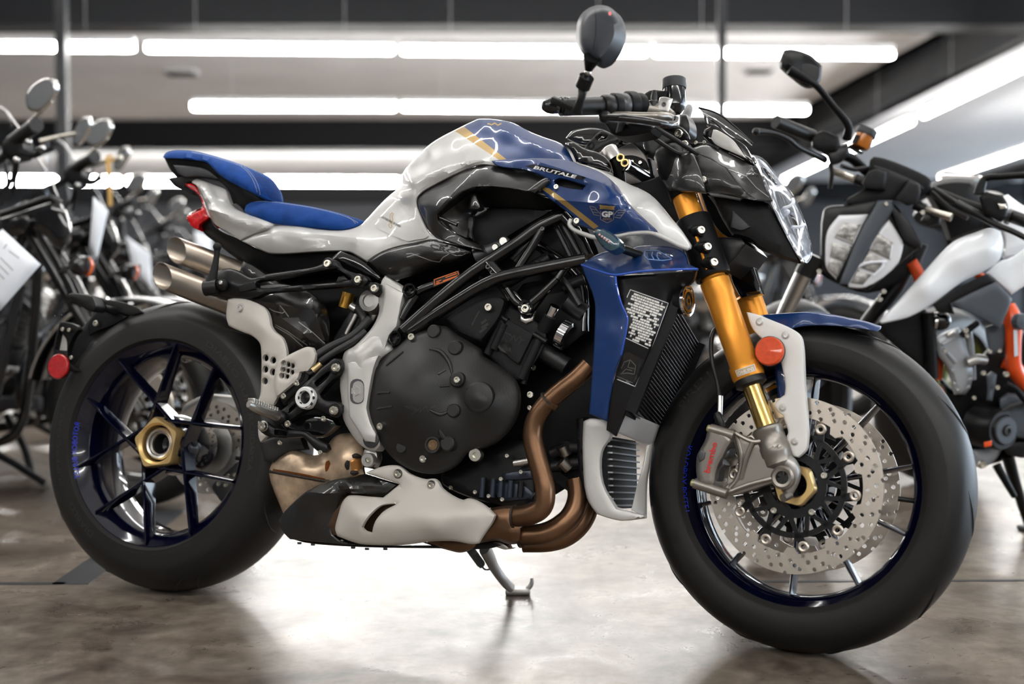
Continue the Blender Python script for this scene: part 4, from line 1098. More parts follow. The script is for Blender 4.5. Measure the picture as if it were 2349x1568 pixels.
# ---- fork, brake, fender, lamp and handlebar: the steered front end
wf_ = -.105
a0, a1 = K.P(1566, 441, wf_), K.P(1705, 829, wf_)
fax = (a1 - a0).normalized()
def onax(px, py, w=wf_):                               # point of the fork axis nearest to what a pixel shows on that plane
    p = K.P(px, py, w); return a0 + fax * (p - a0).dot(fax)
FS = K.y * .21
def fork_leg(off, label=None):
    top = onax(1531, 345); t1 = onax(1598, 522); t2 = onax(1640, 638); t3 = onax(1706, 834); t4 = onax(1719, 868); t5 = onax(1757, 990)
    L = lambda p: (p - top).dot(fax)
    prof = [(.0, 0), (.022, 0), (.0235, .004), (.0235, L(t1) - .01), (.0235, L(t2)), (.0285, L(t2) + .006), (.0285, L(t2) + .035), (.0272, L(t2) + .040), (.0272, L(t3)), (.0300, L(t3) + .004), (.0305, L(t4) - .006), (.0290, L(t4)), (.0, L(t4))]
    leg = mk('fork_leg', *lathe(top + off, fax, prof, 32), fork_gold, bike)
    mk('dust_seal', *lathe(t4 + off, fax, [(.0285, -.001), (.0300, .003), (.0290, .012), (.0215, .016), (.018, .016)], 28), rubber, leg)
    mk('stanchion', *lathe(t4 + off, fax, [(.0185, 0), (.0185, L(t5) - L(t4) + .01)], 28), tin_gold, leg)
    return leg, top, t1, t2, t3, t4, t5
leg1, ftop, f1, f2, f3, f4, f5 = fork_leg(Vector((0, 0, 0)))
leg2 = fork_leg(FS)[0]
lg = bvh(leg1)
decal('fork_label', lg, [(1686, 849), (1731, 834), (1735, 849), (1691, 864)], M('white edged label', (.55, .40, .22), .4), leg1, h=4, lift=.0008)
text_on('lettering', 'ÖHLINS', lg, (1693, 860), (1731, 847), 9, white_ink, leg1, bold=.02, lift=.0016)
line_on('label_border', lg, [(1687, 850), (1730, 835), (1734, 848), (1692, 863)], 1.4, white_ink, leg1, closed=True, h=4, lift=.0016)
# fork clamps
lc = mk('lower_clamp', *lathe(onax(1590, 500), fax, [(.026, 0), (.033, .001), (.0345, .006), (.0345, (f2 - onax(1590, 500)).dot(fax) - .008), (.033, (f2 - onax(1590, 500)).dot(fax) - .003), (.026, (f2 - onax(1590, 500)).dot(fax) - .002)], 32), black, bike)
for (px, py) in ((1607, 528), (1622, 566), (1636.5, 601.5)):
    p = K.P(px, py, wf_ - .042)
    mk('clamp_lug', *frame_tube([K.P(px - 14, py + 3, wf_ - .032), K.P(px + 2, py, wf_ - .036)], .0115, 14), black, lc)
    bolt(p, (-K.y * .8 + K.x * .6), .0078, lc)
for py in (522, 562, 600):
    mk('clamp_lug', *frame_tube([K.P(1585 + (py - 522) * .38, py + 6, wf_ - .02), K.P(1598 + (py - 522) * .38, py + 2, wf_ - .034)], .012, 14), black, lc)
mk('clamp_gap', *frame_tube([K.P(1595, 535, wf_ - .0345), K.P(1622, 618, wf_ - .0345)], .0028, 8), fork_gold, lc)
pn('yoke', [(1598, 560), (1640, 545), (1700, 545), (1712, 560), (1690, 590), (1660, 620), (1640, 600)], satin, -.06, lc, fr=K, t=.14, bulge=.006, bw=6, h=14)
pn('fork_guard', [(1701, 571), (1716, 570), (1748, 673), (1735, 676), (1700, 684), (1678, 640), (1677, 612)], gloss, .05, bike, fr=K, t=.02, bulge=.004, bw=5, h=10)
uc = mk('fork_sleeve', *lathe(onax(1531, 345), fax, [(.0, -.004), (.024, -.003), (.027, .002), (.030, .006), (.030, .055), (.0275, .06), (.0275, .10), (.026, .102), (.0, .102)], 32), black, bike)
mk('gold_ring', *lathe(onax(1546, 386), fax, [(.024, -.004), (.0282, -.003), (.0282, .003), (.024, .004)], 32), fork_gold, uc)
# fork foot with the radial caliper mount
foot = mk('fork_foot', *lathe(onax(1753, 982), fax, [(.0185, -.002), (.026, 0), (.0285, .003), (.0285, .010), (.0270, .012), (.0270, .034), (.0285, .037), (.0285, .052), (.0265, .056), (.0265, .070), (.018, .078), (0, .078)], 32), cal_alu, bike)
br = pn('caliper_bracket', [(1672, 984), (1690, 992), (1728, 1010), (1745, 1012), (1770, 1030), (1785, 1060), (1782, 1105), (1745, 1117), (1690, 1134), (1668, 1137), (1655, 1124), (1666, 1112), (1686, 1098), (1693, 1068), (1690, 1036), (1680, 1010)], cal_alu, -.118, foot, fr=K, t=.016, bulge=.004, bw=5, h=10)
for pts in ([(1676, 986, -.124), (1726, 1012, -.126), (1750, 1010, -.124)], [(1726, 1014, -.126), (1712, 1050, -.125), (1700, 1098, -.122)], [(1672, 1128, -.124), (1720, 1110, -.124), (1776, 1096, -.124)], [(1690, 1000, -.122), (1700, 1040, -.122), (1700, 1070, -.121), (1690, 1100, -.121), (1675, 1118, -.121)]):
    mk('rib', *tube(tpx(K, pts), .0042, 8, 5), cal_alu, br)
mk('logo_mark', *tube(tpx(K, [(1768, 1028, -.133), (1774, 1022, -.1335), (1777, 1027, -.1335), (1786, 1018, -.1335), (1784, 1027, -.1335), (1794, 1022, -.133)]), .0007, 6, 2), alu, foot)
mk('axle_clamp', *boss(K, 1797.5, 1095, -.118, 27, [(0, -.3), (.52, -.3), (.56, .52), (.80, .58), (.86, .50), (1.0, .42), (1.0, -.7), (0, -.7)]), cal_alu, foot)
mk('axle_bore', *boss(K, 1797.5, 1095, -.128, 14.5, [(0, .05), (1, .05)]), dark_ink, foot)
mk('axle_arm', *tube(tpx(K, [(1792, 1055, -.108), (1812, 1062, -.11), (1822, 1085, -.108), (1815, 1115, -.106), (1806, 1132, -.106)]), [.014, .013, .012, .010, .008], 12, 4), alu, foot)
mk('pinch_boss', *cyl(K, 1796, 1142, -.122, 1812, 1134, -.105, .0075), cal_alu, foot)
cal = pn('front_caliper', [(1629, 977), (1670, 989), (1680, 1011), (1666, 1032), (1661, 1044), (1652, 1060), (1643, 1082), (1640, 1112), (1622, 1118), (1603, 1112), (1597, 1080), (1599, 1044), (1606, 1030), (1618, 1007), (1622, 990)], cal_alu, -.128, bike, fr=K, t=.06, bulge=.008, bw=8, h=7)
pn('piston_body', [(1664, 1034), (1676, 1028), (1672, 1046), (1660, 1052), (1664, 1066), (1652, 1078), (1648, 1100), (1642, 1105), (1644, 1082), (1653, 1060)], dark_alu, -.118, cal, fr=K, t=.03, bulge=.004, bw=4, h=7)
pn('caliper_window', [(1600, 1040), (1608, 1030), (1618, 1036), (1616, 1052), (1604, 1060)], dark_alu, -.137, cal, fr=K, t=.004, bulge=.001, bw=3, h=8)
for pts in (((1630, 983, -.128), (1684, 999, -.128)), ((1593, 1108, -.128), (1668, 1132, -.128))):
    c = mk('mount_tube', *cyl(K, *pts[0], *pts[1], .0098, 18), cal_alu, cal)
    e = (K.P(*pts[0]) - K.P(*pts[1])).normalized()
    bolt(K.P(*pts[0]), e, .0068, cal, M('yellow marked bolt', (.66, .62, .30), .35, .7) if 'yellow marked bolt' not in bpy.data.materials else bpy.data.materials['yellow marked bolt'])
ct = bvh(cal)
text_on('lettering', 'brembo', ct, (1627, 1085), (1645, 1015), 13, red_ink, cal, bold=.025, lift=.0012)
mk('banjo', *lathe(K.P(1649, 960, -.12), fax, [(0, -.012), (.006, -.012), (.008, -.006), (.008, .008), (.006, .016), (0, .016)], 16), satin, cal)
bh = mk('brake_hose', *tube(tpx(K, [(1650, 958, -.115), (1650, 920, -.11), (1646, 880, -.10), (1634, 830, -.09), (1632, 780, -.085), (1640, 756, -.08), (1655, 750, -.07)]), .0042, 10, 6), hose, bike)
mk('hose_end', *frame_tube(tpx(K, [(1651, 950, -.115), (1652, 908, -.11)]), .0052, 12), steel, bh)
# front fender and its white stay
fend = panel('front_fender', K, [(1745, 722, -.03), (1800, 718, -.05), (1861.6, 715.5, -.055), (1905, 720, -.055), (1950.5, 729, -.055), (1990, 738, -.05), (2022, 748, -.035), (2020, 754, -.04), (2012, 760, -.05), (1970, 753, -.062), (1924, 748, -.064), (1856, 747, -.065), (1814, 756, -.066), (1770, 790, -.066), (1740, 760, -.05)], blue, bike, ctrl=[(1900, 732, -.066), (1960, 742, -.064), (1840, 730, -.066)], t=.09, bulge=.003, bw=5, h=9, ext='v')
pn('fender_leg', [(1775, 830), (1800, 835), (1812, 880), (1800, 920), (1785, 912)], blue, -.068, fend, fr=K, t=.01, h=12)
stay = pn('fender_stay', [(1712.6, 715.5), (1731, 719), (1772.7, 735), (1814.6, 753), (1835.5, 769), (1842, 792), (1846, 873), (1852, 1025), (1840.7, 1040.7), (1830, 1048.5), (1820, 1046), (1809, 1025), (1804, 1003), (1808, 991), (1800, 965), (1796, 952), (1788, 946.6), (1775, 931), (1780.6, 920.5), (1800, 905), (1801.5, 886.5), (1796, 850), (1785, 815), (1757, 786), (1727, 755)], bracket_white, -.098, bike, fr=K, t=.010, bulge=.004, bw=6, h=10, corner=40)
for px, py in ((1743, 738.5), (1802.5, 769), (1796, 934.6), (1823.4, 1012.5)):
    mk('bolt_seat', *boss(K, px, py, -.101, 10, [(0, .2), (.8, .2), (1, .1), (1, 0)]), frame_silver, stay)
    pbolt(K, px, py, -.103, 6, stay, steel, .6)
rf = mk('side_reflector', *boss(K, 1766.5, 805.5, -.115, 33, [(0, .34), (.90, .32), (.97, .26), (1, .1), (1, 0), (0, 0)], 40), orange_refl, bike)
mk('reflector_base', *boss(K, 1767.5, 806, -.104, 34.5, [(0, .34), (.96, .34), (1, .25), (1, 0)], 40), satin, rf)
# ---- lamp cowl
cowl = panel('lamp_cowl', K, [(1575, 345, -.09), (1592, 338, -.085), (1620, 330, -.07), (1660, 345, -.06), (1700, 364, -.055), (1729, 379, -.055), (1742, 392, -.06), (1757, 425, -.075), (1774, 461, -.085), (1739, 461.5, -.095), (1699, 454, -.10), (1660, 447, -.105), (1619, 442, -.108), (1600, 400, -.112)], carb, bike, ctrl=[(1665, 385, -.10), (1695, 425, -.108), (1735, 457, -.10), (1700, 395, -.078), (1730, 440, -.085), (1640, 410, -.112)], creases=[[(1592, 350), (1665, 383), (1700, 430), (1736, 458)]], t=.05, bulge=.004, bw=5, h=9, ext='v', auto=26)
cwt = bvh(cowl)
line_on('cowl_edge', cwt, [(1592, 347), (1630, 362), (1667, 384), (1690, 415), (1712, 440), (1737, 458), (1770, 460)], 2.2, bpy.data.materials['gloss lip'], cowl, h=7, lift=.0012)
line_on('cowl_edge', cwt, [(1672, 388), (1712, 404), (1735, 430), (1748, 440), (1764, 452)], 1.6, bpy.data.materials['painted ridge glint'], cowl, h=7, lift=.0012)
pbolt(K, 1614.5, 413, -.118, 8, cowl)
pn('fork_cover', [(1506, 388, -.10), (1520, 372, -.11), (1545, 362, -.125), (1575, 350, -.13), (1590, 352, -.13), (1608, 395, -.135), (1621, 444, -.13), (1580, 440, -.14), (1536, 438, -.13), (1515, 410, -.11)], carb, ctrl=[(1560, 400, -.145)], fr=K, t=.03, bulge=.004, bw=5, h=9, ext='v')
pn('cowl_clip', [(1580, 330), (1596, 326), (1625, 329), (1650, 338), (1648, 346), (1615, 336), (1590, 340)], satin, -.07, cowl, fr=K, t=.06, bulge=.003, bw=3, h=10)
for px, py in ((1597, 328), (1616, 327)): pbolt(K, px, py, -.072, 4.5, cowl)
hl = pn('headlight', [(1619, 443), (1660, 447), (1699, 454), (1761, 466), (1774, 482), (1810, 545), (1842, 603), (1832, 604), (1795, 592), (1742, 571), (1719, 552), (1680, 541), (1655, 500), (1640, 470)], matt, -.055, bike, fr=K, t=.10, bulge=.02, bw=24, h=12, ext='v')
pn('lamp_bracket', [(1605, 436), (1660, 445), (1705, 455), (1724, 520), (1722, 556), (1680, 548), (1650, 530), (1625, 490)], matt, .03, hl, fr=K, t=.02, bulge=.004, bw=5, h=14)
pn('housing_gusset', [(1681, 482), (1722, 520), (1700, 528), (1676, 520)], grey_pl, -.0775, hl, fr=K, t=.01, bulge=.002, bw=3, h=12)
ref = pn('lamp_reflector', [(1728, 366), (1750, 370), (1772, 395), (1810, 448), (1838, 505), (1855, 565), (1853, 592), (1840, 597), (1822, 570), (1776, 478), (1764, 446), (1742, 390)], reflector_cup, -.035, hl, fr=K, t=.06, bulge=0, h=30, ext='v')
pn('lamp_bezel', [(1722, 353), (1731, 360), (1745, 388), (1770, 440), (1785, 478), (1824, 560), (1845, 600), (1838, 601), (1820, 573), (1774, 480), (1761, 446), (1739, 389), (1727, 369)], chrome, -.075, hl, fr=K, t=.03, bulge=.004, bw=4, h=8)
for q in ([(1775, 428), (1790, 445), (1803, 475), (1797, 478)], [(1806, 488), (1822, 497), (1832, 520), (1815, 519)], [(1748, 380), (1762, 392), (1780, 420), (1770, 415)]):
    pn('lamp_chamber', q, gloss, -.058, hl, fr=K, t=.01, bulge=.001, bw=2, h=8)
wl = M('white light guide', (.9, .93, 1.0), .3)
for q in ([(1797, 477, -.062), (1812, 472, -.068), (1820, 464, -.066), (1818, 456, -.06)], [(1816, 520, -.062), (1836, 520, -.068), (1845, 514, -.062)], [(1800, 482, -.062), (1809, 485, -.064), (1802, 494, -.06)]):
    mk('light_guide', *tube(tpx(K, q), .0032, 8, 5), wl, hl)
lens = pn('lamp_lens', [(1721.8, 353, -.06), (1749, 362, -.035), (1774, 389, -.03), (1816, 441.4, -.03), (1843.7, 498.7, -.03), (1861, 561, -.03), (1862, 588, -.035), (1851, 604, -.05), (1838.7, 600.6, -.07), (1821, 573, -.085), (1774, 479, -.09), (1761.6, 446, -.088), (1739, 389, -.075), (1727, 369, -.066)], lens_clear, parent=hl, fr=K, t=.002, bulge=.004, bw=24, h=7, auto=0)
# little screen with its white side plates
scr = pn('wind_screen', [(1602, 247, -.03), (1630, 254, -.025), (1655, 266, -.02), (1692, 296, -.015), (1727, 329, -.01), (1724, 335, -.02), (1704, 323, -.04), (1679, 314.6, -.05), (1650, 292, -.055), (1617, 264, -.045)], smoke, 0, bike, fr=K, t=.003, bulge=.002, bw=3, h=8)
mk('screen_edge', *tube(tpx(K, [(1602, 247, -.03), (1630, 254, -.025), (1655, 266, -.02), (1692, 296, -.015), (1727, 330, -.012)]), .0020, 8, 5), gloss, scr)
mk('screen_edge', *tube(tpx(K, [(1612, 259, -.046), (1640, 274, -.052), (1676, 298, -.05), (1705, 318, -.04), (1724, 334, -.022)]), .0016, 8, 5), chrome, scr)
scp = pn('screen_stay', [(1612, 259), (1616, 262), (1622, 284), (1632, 283.5), (1660, 300), (1679.5, 314), (1709, 334), (1731, 379), (1714, 370), (1680, 352), (1637, 334), (1622, 322), (1612, 312), (1616, 297), (1628, 290), (1620, 288)], gloss, -.055, bike, fr=K, t=.012, bulge=.003, bw=4, h=8)
pn('side_insert', [(1636, 297), (1644.7, 298), (1679.5, 319.6), (1696, 340), (1713, 364), (1680, 350), (1640, 331), (1631, 318)], frame_silver, -.062, scp, fr=K, t=.006, bulge=.003, bw=4, h=8)
# ---- handlebar, near grip, levers
bar_ = mk('handlebar', *tube(tpx(K, [(1262, 244, -.40), (1330, 246, -.36), (1400, 243, -.30), (1470, 248, -.22), (1530, 285, -.10), (1545, 296, .0), (1560, 290, .12), (1575, 262, .24), (1580, 250, .34)]), .0112, 14, 6), black, bike)
gA, gB = K.P(1286, 245, -.388), K.P(1392, 243, -.312)
gd = (gB - gA).normalized(); gl_ = (gB - gA).length
gp = []
for k in range(15):
    gp += [(.0172, gl_ * (k + .1) / 15), (.0165, gl_ * (k + .5) / 15)]
mk('grip', *lathe(gA, gd, [(0, 0), (.0165, 0)] + gp + [(.0172, gl_), (0, gl_)], 24), rubber, bar_)
be = mk('bar_end', *lathe(K.P(1244, 243, -.416), gd, [(0, 0), (.009, .002), (.0135, .010), (.0155, .020), (.0150, .030), (.0120, .034), (.0165, .040), (.0165, .050), (0, .050)], 20), gloss, bar_)
def ring(px, py, w, r, l, m, nm):
    p = K.P(px, py, w)
    return mk(nm, *lathe(p, gd, [(0, 0), (r * .9, 0), (r, l * .15), (r, l * .8), (r * .93, l), (0, l)], 28), m, bar_)
ring(1381, 243, -.322, .0205, .022, rubber, 'throttle_flange'); ring(1402, 243, -.305, .0235, .018, black, 'throttle_flange')
ring(1417, 242, -.295, .0225, .020, dark_alu, 'throttle_ring'); ring(1434, 242, -.28, .0262, .022, black, 'switch_ring'); ring(1450, 243, -.268, .0235, .024, black, 'switch_ring')
mc = mk('master_cylinder', *tube(tpx(K, [(1462, 250, -.255), (1490, 252, -.245), (1515, 256, -.24), (1542, 268, -.24)]), [.014, .018, .017, .010], 14, 5), cal_alu, bar_)
mk('bleed_nipple', *lathe(K.P(1500, 234, -.25), K.z, [(0, -.012), (.010, -.012), (.010, 0), (.006, .004), (.0062, .012), (.0035, .022), (0, .022)], 14), rubber, mc)
pn('reservoir_stay', [(1513, 224), (1522, 222), (1542, 226), (1532, 256), (1506, 252)], steel, -.255, mc, fr=K, t=.003, bulge=.001, bw=2, h=12)
mk('stay_screw', *boss(K, 1523, 240, -.256, 5, [(0, .1), (.5, .3), (1, .5), (1, 0)]), dark_alu, mc)
rs0, rs1 = K.P(1548, 262, -.20), K.P(1546, 181, -.20)
rz = (rs1 - rs0).normalized(); rl = (rs1 - rs0).length
res = mk('fluid_reservoir', *lathe(rs0, rz, [(0, 0), (.012, .001), (.019, .010), (.0205, .016), (.0205, rl * .72), (.0188, rl * .73), (0, rl * .73)], 32), gloss, bike)
mk('reservoir_cap', *lathe(rs0 + rz * rl * .72, rz, [(0, 0), (.0222, 0), (.0228, .003), (.0222, rl * .26), (.0205, rl * .285), (0, rl * .285)], 40), grey_pl, res)
mk('fluid_window', *lathe(rs0, rz, [(.0207, rl * .20), (.0209, rl * .25), (.0209, rl * .48), (.0207, rl * .5)], 10, ref=-K.y * .8 - K.x * .7, a0=-.35, a1=.35), M('amber fluid', (.38, .12, .01), .15, coat=1), res)
mk('reservoir_bracket', *bbox(K.P(1516, 222, -.215), .03, .02, .018, (K.x, K.y, K.z), b=.004), black, res)
pn('hidden_bracket', [(1462, 232), (1490, 208), (1520, 208), (1518, 236), (1490, 246)], matt, -.19, bar_, fr=K, t=.02, bulge=.003, bw=4, h=14)
lev = mk('brake_lever', *tube(tpx(K, [(1388, 265, -.315), (1420, 263, -.31), (1460, 265, -.30), (1510, 266, -.285), (1535, 268, -.26), (1548, 276, -.25)]), [.0075, .0065, .0065, .0068, .008, .007], 12, 6, flat=.8), cal_alu, bar_)
mk('lever_guard', *tube(tpx(K, [(1396, 269, -.355), (1430, 271, -.36), (1480, 277, -.35), (1525, 285, -.32), (1546, 284, -.28), (1550, 274, -.26)]), .0068, 14, 6), gloss, lev)
mk('lever_tip', *ball(K.P(1388, 268, -.33), .012, 14), satin, lev)
sw = pn('switch_housing', [(1374, 272), (1392, 272), (1432, 280), (1470, 284), (1500, 292), (1494, 304), (1460, 312), (1420, 314), (1402, 306), (1390, 288)], black, -.25, bar_, fr=K, t=.04, bulge=.008, bw=8, h=10)
pn('switch_face', [(1418, 278), (1434, 280), (1424, 300), (1412, 304)], grey_pl, -.262, sw, fr=K, t=.006, bulge=.002, bw=3, h=10)
# bar end mirror
mir = pn('mirror', [(1345, 22), (1358, 15), (1376, 11.5), (1398, 16), (1416, 32), (1425, 55), (1425.5, 82), (1414, 113), (1399, 134), (1386, 146), (1374, 149.5), (1360, 144), (1346, 133), (1332, 118), (1324, 98), (1321.5, 78), (1324, 52), (1333, 33)], M('satin blue black shell', (.026, .030, .038), .42), -.43, bike, fr=K, t=.018, bulge=.040, bw=62, h=7, sm=5, auto=80)
mt_ = bvh(mir)
decal('mirror_dot', mt_, [(1396, 28), (1399, 26), (1402, 28), (1403, 32), (1400, 36), (1396, 34)], red_ink, mir, h=3, lift=.0006)
line_on('shell_line', mt_, [(1366, 22), (1367, 50), (1366, 80), (1360, 115)], 1.2, black, mir, h=8)
mk('mirror_neck', *tube(tpx(K, [(1358, 132, -.455), (1352, 152, -.445), (1350, 160, -.44)]), [.016, .0095, .007], 12, 4), black, mir)
mk('mirror_ball', *ball(K.P(1348.5, 166, -.44), .0062, 12), steel, mir)
mk('mirror_socket', *frame_tube(tpx(K, [(1346, 176, -.44), (1336, 200, -.43)]), .0135, 16), satin, mir)
mk('mirror_arm', *tube(tpx(K, [(1338, 200, -.43), (1334, 222, -.43), (1326, 246, -.425), (1322, 256, -.42)]), [.009, .007, .008, .012], 10, 4, flat=.7), satin, mir)
mk('mirror_strut', *tube(tpx(K, [(1268, 230, -.425), (1290, 238, -.43), (1318, 250, -.425)]), [.008, .006, .007], 8, 4, flat=.6), satin, mir)
# ---- dash, yoke and lock
yk = pn('upper_yoke', [(1475, 325), (1482, 300), (1500, 288), (1540, 284), (1564, 292), (1580, 308), (1584, 320), (1570, 326), (1540, 332), (1518, 350), (1500, 368), (1484, 362)], satin, -.085, bike, fr=K, t=.16, bulge=.008, bw=8, h=10, ext='v')
pbolt(K, 1558, 307, -.098, 9, yk); pbolt(K, 1571, 332, -.09, 9, yk)
pn('yoke_cap', [(1558, 262), (1574, 262), (1582, 280), (1582, 305), (1572, 318), (1560, 300)], satin, -.02, yk, fr=K, t=.04, bulge=.008, bw=6, h=10)
ds = pn('dash_display', [(1297, 317), (1312, 301), (1335, 295), (1354, 293), (1380, 296), (1405, 306), (1440, 316), (1462, 312), (1470, 322), (1440, 330), (1400, 330), (1360, 334), (1330, 332)], gloss, -.02, bike, fr=K, t=.08, bulge=.006, bw=8, h=10, ext='v')
pn('dash_stay', [(1336, 350), (1345, 332), (1376, 300), (1384, 300), (1418, 314), (1418, 322), (1370, 345), (1352, 356), (1338, 356)], satin, -.05, ds, fr=K, t=.012, bulge=.003, bw=3, h=8, holes=[[(1366, 318), (1376, 307), (1394, 311), (1390, 318), (1372, 322)]])
mk('stay_eye', *boss(K, 1356, 334, -.052, 8.5, [(.55, .3), (1, .3), (1.1, 0)]), black, ds)
pn('neck_cover', [(1296, 328), (1315, 326), (1340, 340), (1378, 352), (1400, 372), (1408, 400), (1396, 396), (1350, 384), (1322, 372), (1312, 350)], gloss, -.09, bike, fr=B, t=.06, bulge=.008, bw=9, h=10, ext='v')
lk = mk('lock_barrel', *tube(tpx(B, [(1398, 345, -.03), (1412, 368, -.03), (1420, 400, -.03), (1424, 430, -.02)]), [.015, .016, .012, .011], 14, 4), black, bike)
mk('lock_face', *lathe(B.P(1398, 347, -.035), (B.P(1398, 345, -.03) - B.P(1412, 368, -.03)), [(.017, -.022), (.017, .004), (.015, .007), (.006, .007), (.004, .004), (0, .004)], 20), steel, lk)
dm = mk('steering_damper', *cyl(B, 1436, 378, -.04, 1486, 410, .02, .0125), chrome, bike)
for (px, py) in ((1434, 374), (1424, 362)):
    mk('damper_cap', *boss(B, px, py, -.055, 9, [(.5, .2), (.7, .45), (1, .45), (1, 0), (.5, 0)]), gold, dm)
pl = pn('far_plate', [(1428, 358), (1450, 356), (1478, 366), (1490, 386), (1476, 392), (1450, 380)], black, .04, bike, t=.01, bulge=.002, bw=3, h=10)
for px, py in ((1451, 371), (1469, 373)): pbolt(B, px, py, .036, 4.2, pl)
# clutter of cables by the head
for pts in ([(1480, 300, -.20), (1520, 330, -.16), (1560, 352, -.13), (1590, 350, -.11)], [(1500, 292, -.19), (1545, 318, -.16), (1580, 340, -.13), (1600, 352, -.10)], [(1440, 314, -.2), (1470, 340, -.12), (1490, 370, -.05), (1500, 420, -.02)], [(1418, 336, -.02), (1445, 324, .0), (1470, 318, .02), (1482, 306, .02)], [(1420, 400, -.05), (1428, 430, -.04), (1450, 450, .0)]):
    mk('control_cable', *tube(tpx(K, pts), .0045, 8, 6), hose, bar_)
pn('head_shell', [(1400, 400), (1430, 420), (1480, 415), (1520, 400), (1540, 440), (1575, 500), (1610, 560), (1640, 640), (1590, 640), (1560, 560), (1500, 470), (1440, 435)], black, -.02, bike, t=.08, h=20, ext='v')
# ---- frame, engine, exhaust, rear end, stand
trel = mk('trellis_frame', *tube(tpx(B, [(926, 757, -.172), (1060, 641, -.168), (1190, 553, -.165), (1240, 517, -.16), (1290, 494, -.15)]), .0125, 14, 5), gloss, bike)
for pts, r in (([(938, 762, -.168), (1040, 694, -.17), (1136, 639.5, -.172), (1240, 615, -.17), (1345, 594, -.165)], .0125),
               ([(1290, 494, -.15), (1320, 530, -.15), (1350, 590, -.16)], .011), ([(1242, 528, -.162), (1210, 582, -.165), (1180, 630, -.168)], .0085),
               ([(1120, 603, -.165), (1150, 636, -.168)], .014), ([(948, 674, -.165), (975, 660, -.165), (1004, 650, -.16)], .009),
               ([(921, 731, -.168), (938, 702, -.166), (956, 676, -.165)], .011), ([(1205, 706, -.165), (1240, 676, -.165), (1278, 640, -.165)], .008),
               ([(1205, 706, -.165), (1182, 690, -.165), (1162, 662, -.168)], .008), ([(1278, 640, -.165), (1300, 606, -.16)], .008), ([(1230, 560, -.1), (1330, 640, -.1), (1340, 760, -.1)], .010)):
    mk('frame_tube', *tube(tpx(B, pts), r, 14, 4), gloss, trel)
pn('mount_gusset', [(1158, 668), (1180, 664), (1200, 688), (1208, 702), (1222, 690), (1262, 644), (1276, 640), (1240, 690), (1216, 722), (1196, 716)], gloss, -.160, trel, t=.01, bulge=.004, bw=4, h=8)
mk('mount_eye', *boss(B, 1206, 704, -.168, 17, [(.55, -.2), (.55, .3), (.9, .36), (1, .25), (1, -.3)]), gloss, trel)
pbolt(B, 1207, 708, -.168, 10, trel)
pn('mount_tab', [(1194, 722), (1204, 730), (1220, 724), (1228, 712), (1222, 735), (1206, 742), (1192, 734)], steel, -.150, trel, t=.006, bulge=.002, bw=2, h=8)
for px, py in ((941, 667), (908, 776)):
    mk('pivot_tube', *boss(B, px, py, -.174, 16, [(.70, -.9), (.70, .35), (.8, .45), (.95, .45), (1, .3), (1, -.9)]), gloss, trel)
    mk('pivot_bore', *boss(B, px, py, -.168, 11, [(0, .0), (1, 0)]), dark_ink, trel)
for px, py, r in ((1121, 612, 6), (1245, 525, 5), (1130, 625, 5), (1166, 627, 6)): pbolt(B, px, py, -.176, r, trel, dark_alu)
tt = bvh(low, core, trel, *[o for o in trel.children if o.name in GEO])
wp = pn('warning_plate', [(994, 640), (1052, 620), (1056, 634), (994, 658)], satin, -.176, trel, t=.002, bulge=0, h=20)
wpt = bvh(wp)
line_on('label_border', wpt, [(996, 641), (1050, 622), (1053, 632), (997, 654)], 2, orange_ink, wp, closed=True, h=6)
for q in ([(1022, 636), (1048, 627)], [(1016, 644), (1050, 632)], [(1001, 646), (1012, 642)], [(1000, 650), (1008, 647)]): line_on('label_print', wpt, q, 2.2, orange_ink, wp, h=6)
# pivot plate
pv = pn('pivot_plate', [(876, 643, -.155), (884, 632, -.155), (929, 662, -.155), (927, 682, -.155), (914, 752, -.155), (895, 770, -.155), (903, 802, -.165), (883, 815.5), (860, 836.6), (852.7, 884), (843, 930), (851, 965), (870, 999), (873, 1022), (862, 1034), (845, 1032), (832, 1024), (818, 1010.7), (787.7, 961), (784, 920), (780, 884), (785.7, 823), (791.5, 806), (814.4, 792), (856.5, 746, -.16), (870, 712, -.155), (868, 685, -.155)], frame_silver, -.172, bike,
    ctrl=[(818, 800, -.185), (870, 775, -.182), (820, 850, -.187), (840, 850, -.187), (815, 950, -.187), (848, 990, -.184), (900, 690, -.165)], t=.03, bulge=.005, bw=6, h=9, creases=[[(800, 815), (873, 800)], [(797, 830), (795, 950), (828, 1005)]], auto=22)
pvf = pn('plate_face', [(798, 832), (868, 815), (857, 845), (849, 885), (841, 935), (849, 968), (863, 995), (860, 1014), (838, 1012), (801, 955), (797, 890)], frame_silver, -.190, pv, t=.012, bulge=.004, bw=4, h=12, sm=2, corner=20)
pn('plate_face', [(815, 797), (858, 750), (876, 714), (884, 650), (925, 672), (910, 748), (893, 768), (882, 800), (866, 806), (808, 822)], frame_silver, -.181, pv, t=.012, bulge=.004, bw=4, h=12, sm=2, corner=20)
pvt = bvh(pv, pvf)
slot = lambda c, hw, hh, r: [(c[0] + sx * (hw - r) + r * math.cos(rad(a)), c[1] + sy * (hh - r) + r * math.sin(rad(a))) for sx, sy, a0_ in ((1, 1, 0), (-1, 1, 90), (-1, -1, 180), (1, -1, 270)) for a in (a0_, a0_ + 30, a0_ + 60, a0_ + 90)]
decal('slot_recess', pvt, slot((819, 897.5), 16, 29, 14), dark_alu, pv, h=5, lift=.0008)
decal('slot_washer', pvt, slot((821.5, 898.5), 12.5, 25, 12), steel, pv, h=5, lift=.0016)
mk('axle_bolt', *boss(B, 820, 897, -.188, 14, [(.35, .2), (.4, .7), (.75, .7), (.85, .35), (1.0, .3), (1.0, 0)], 6), steel, pv)
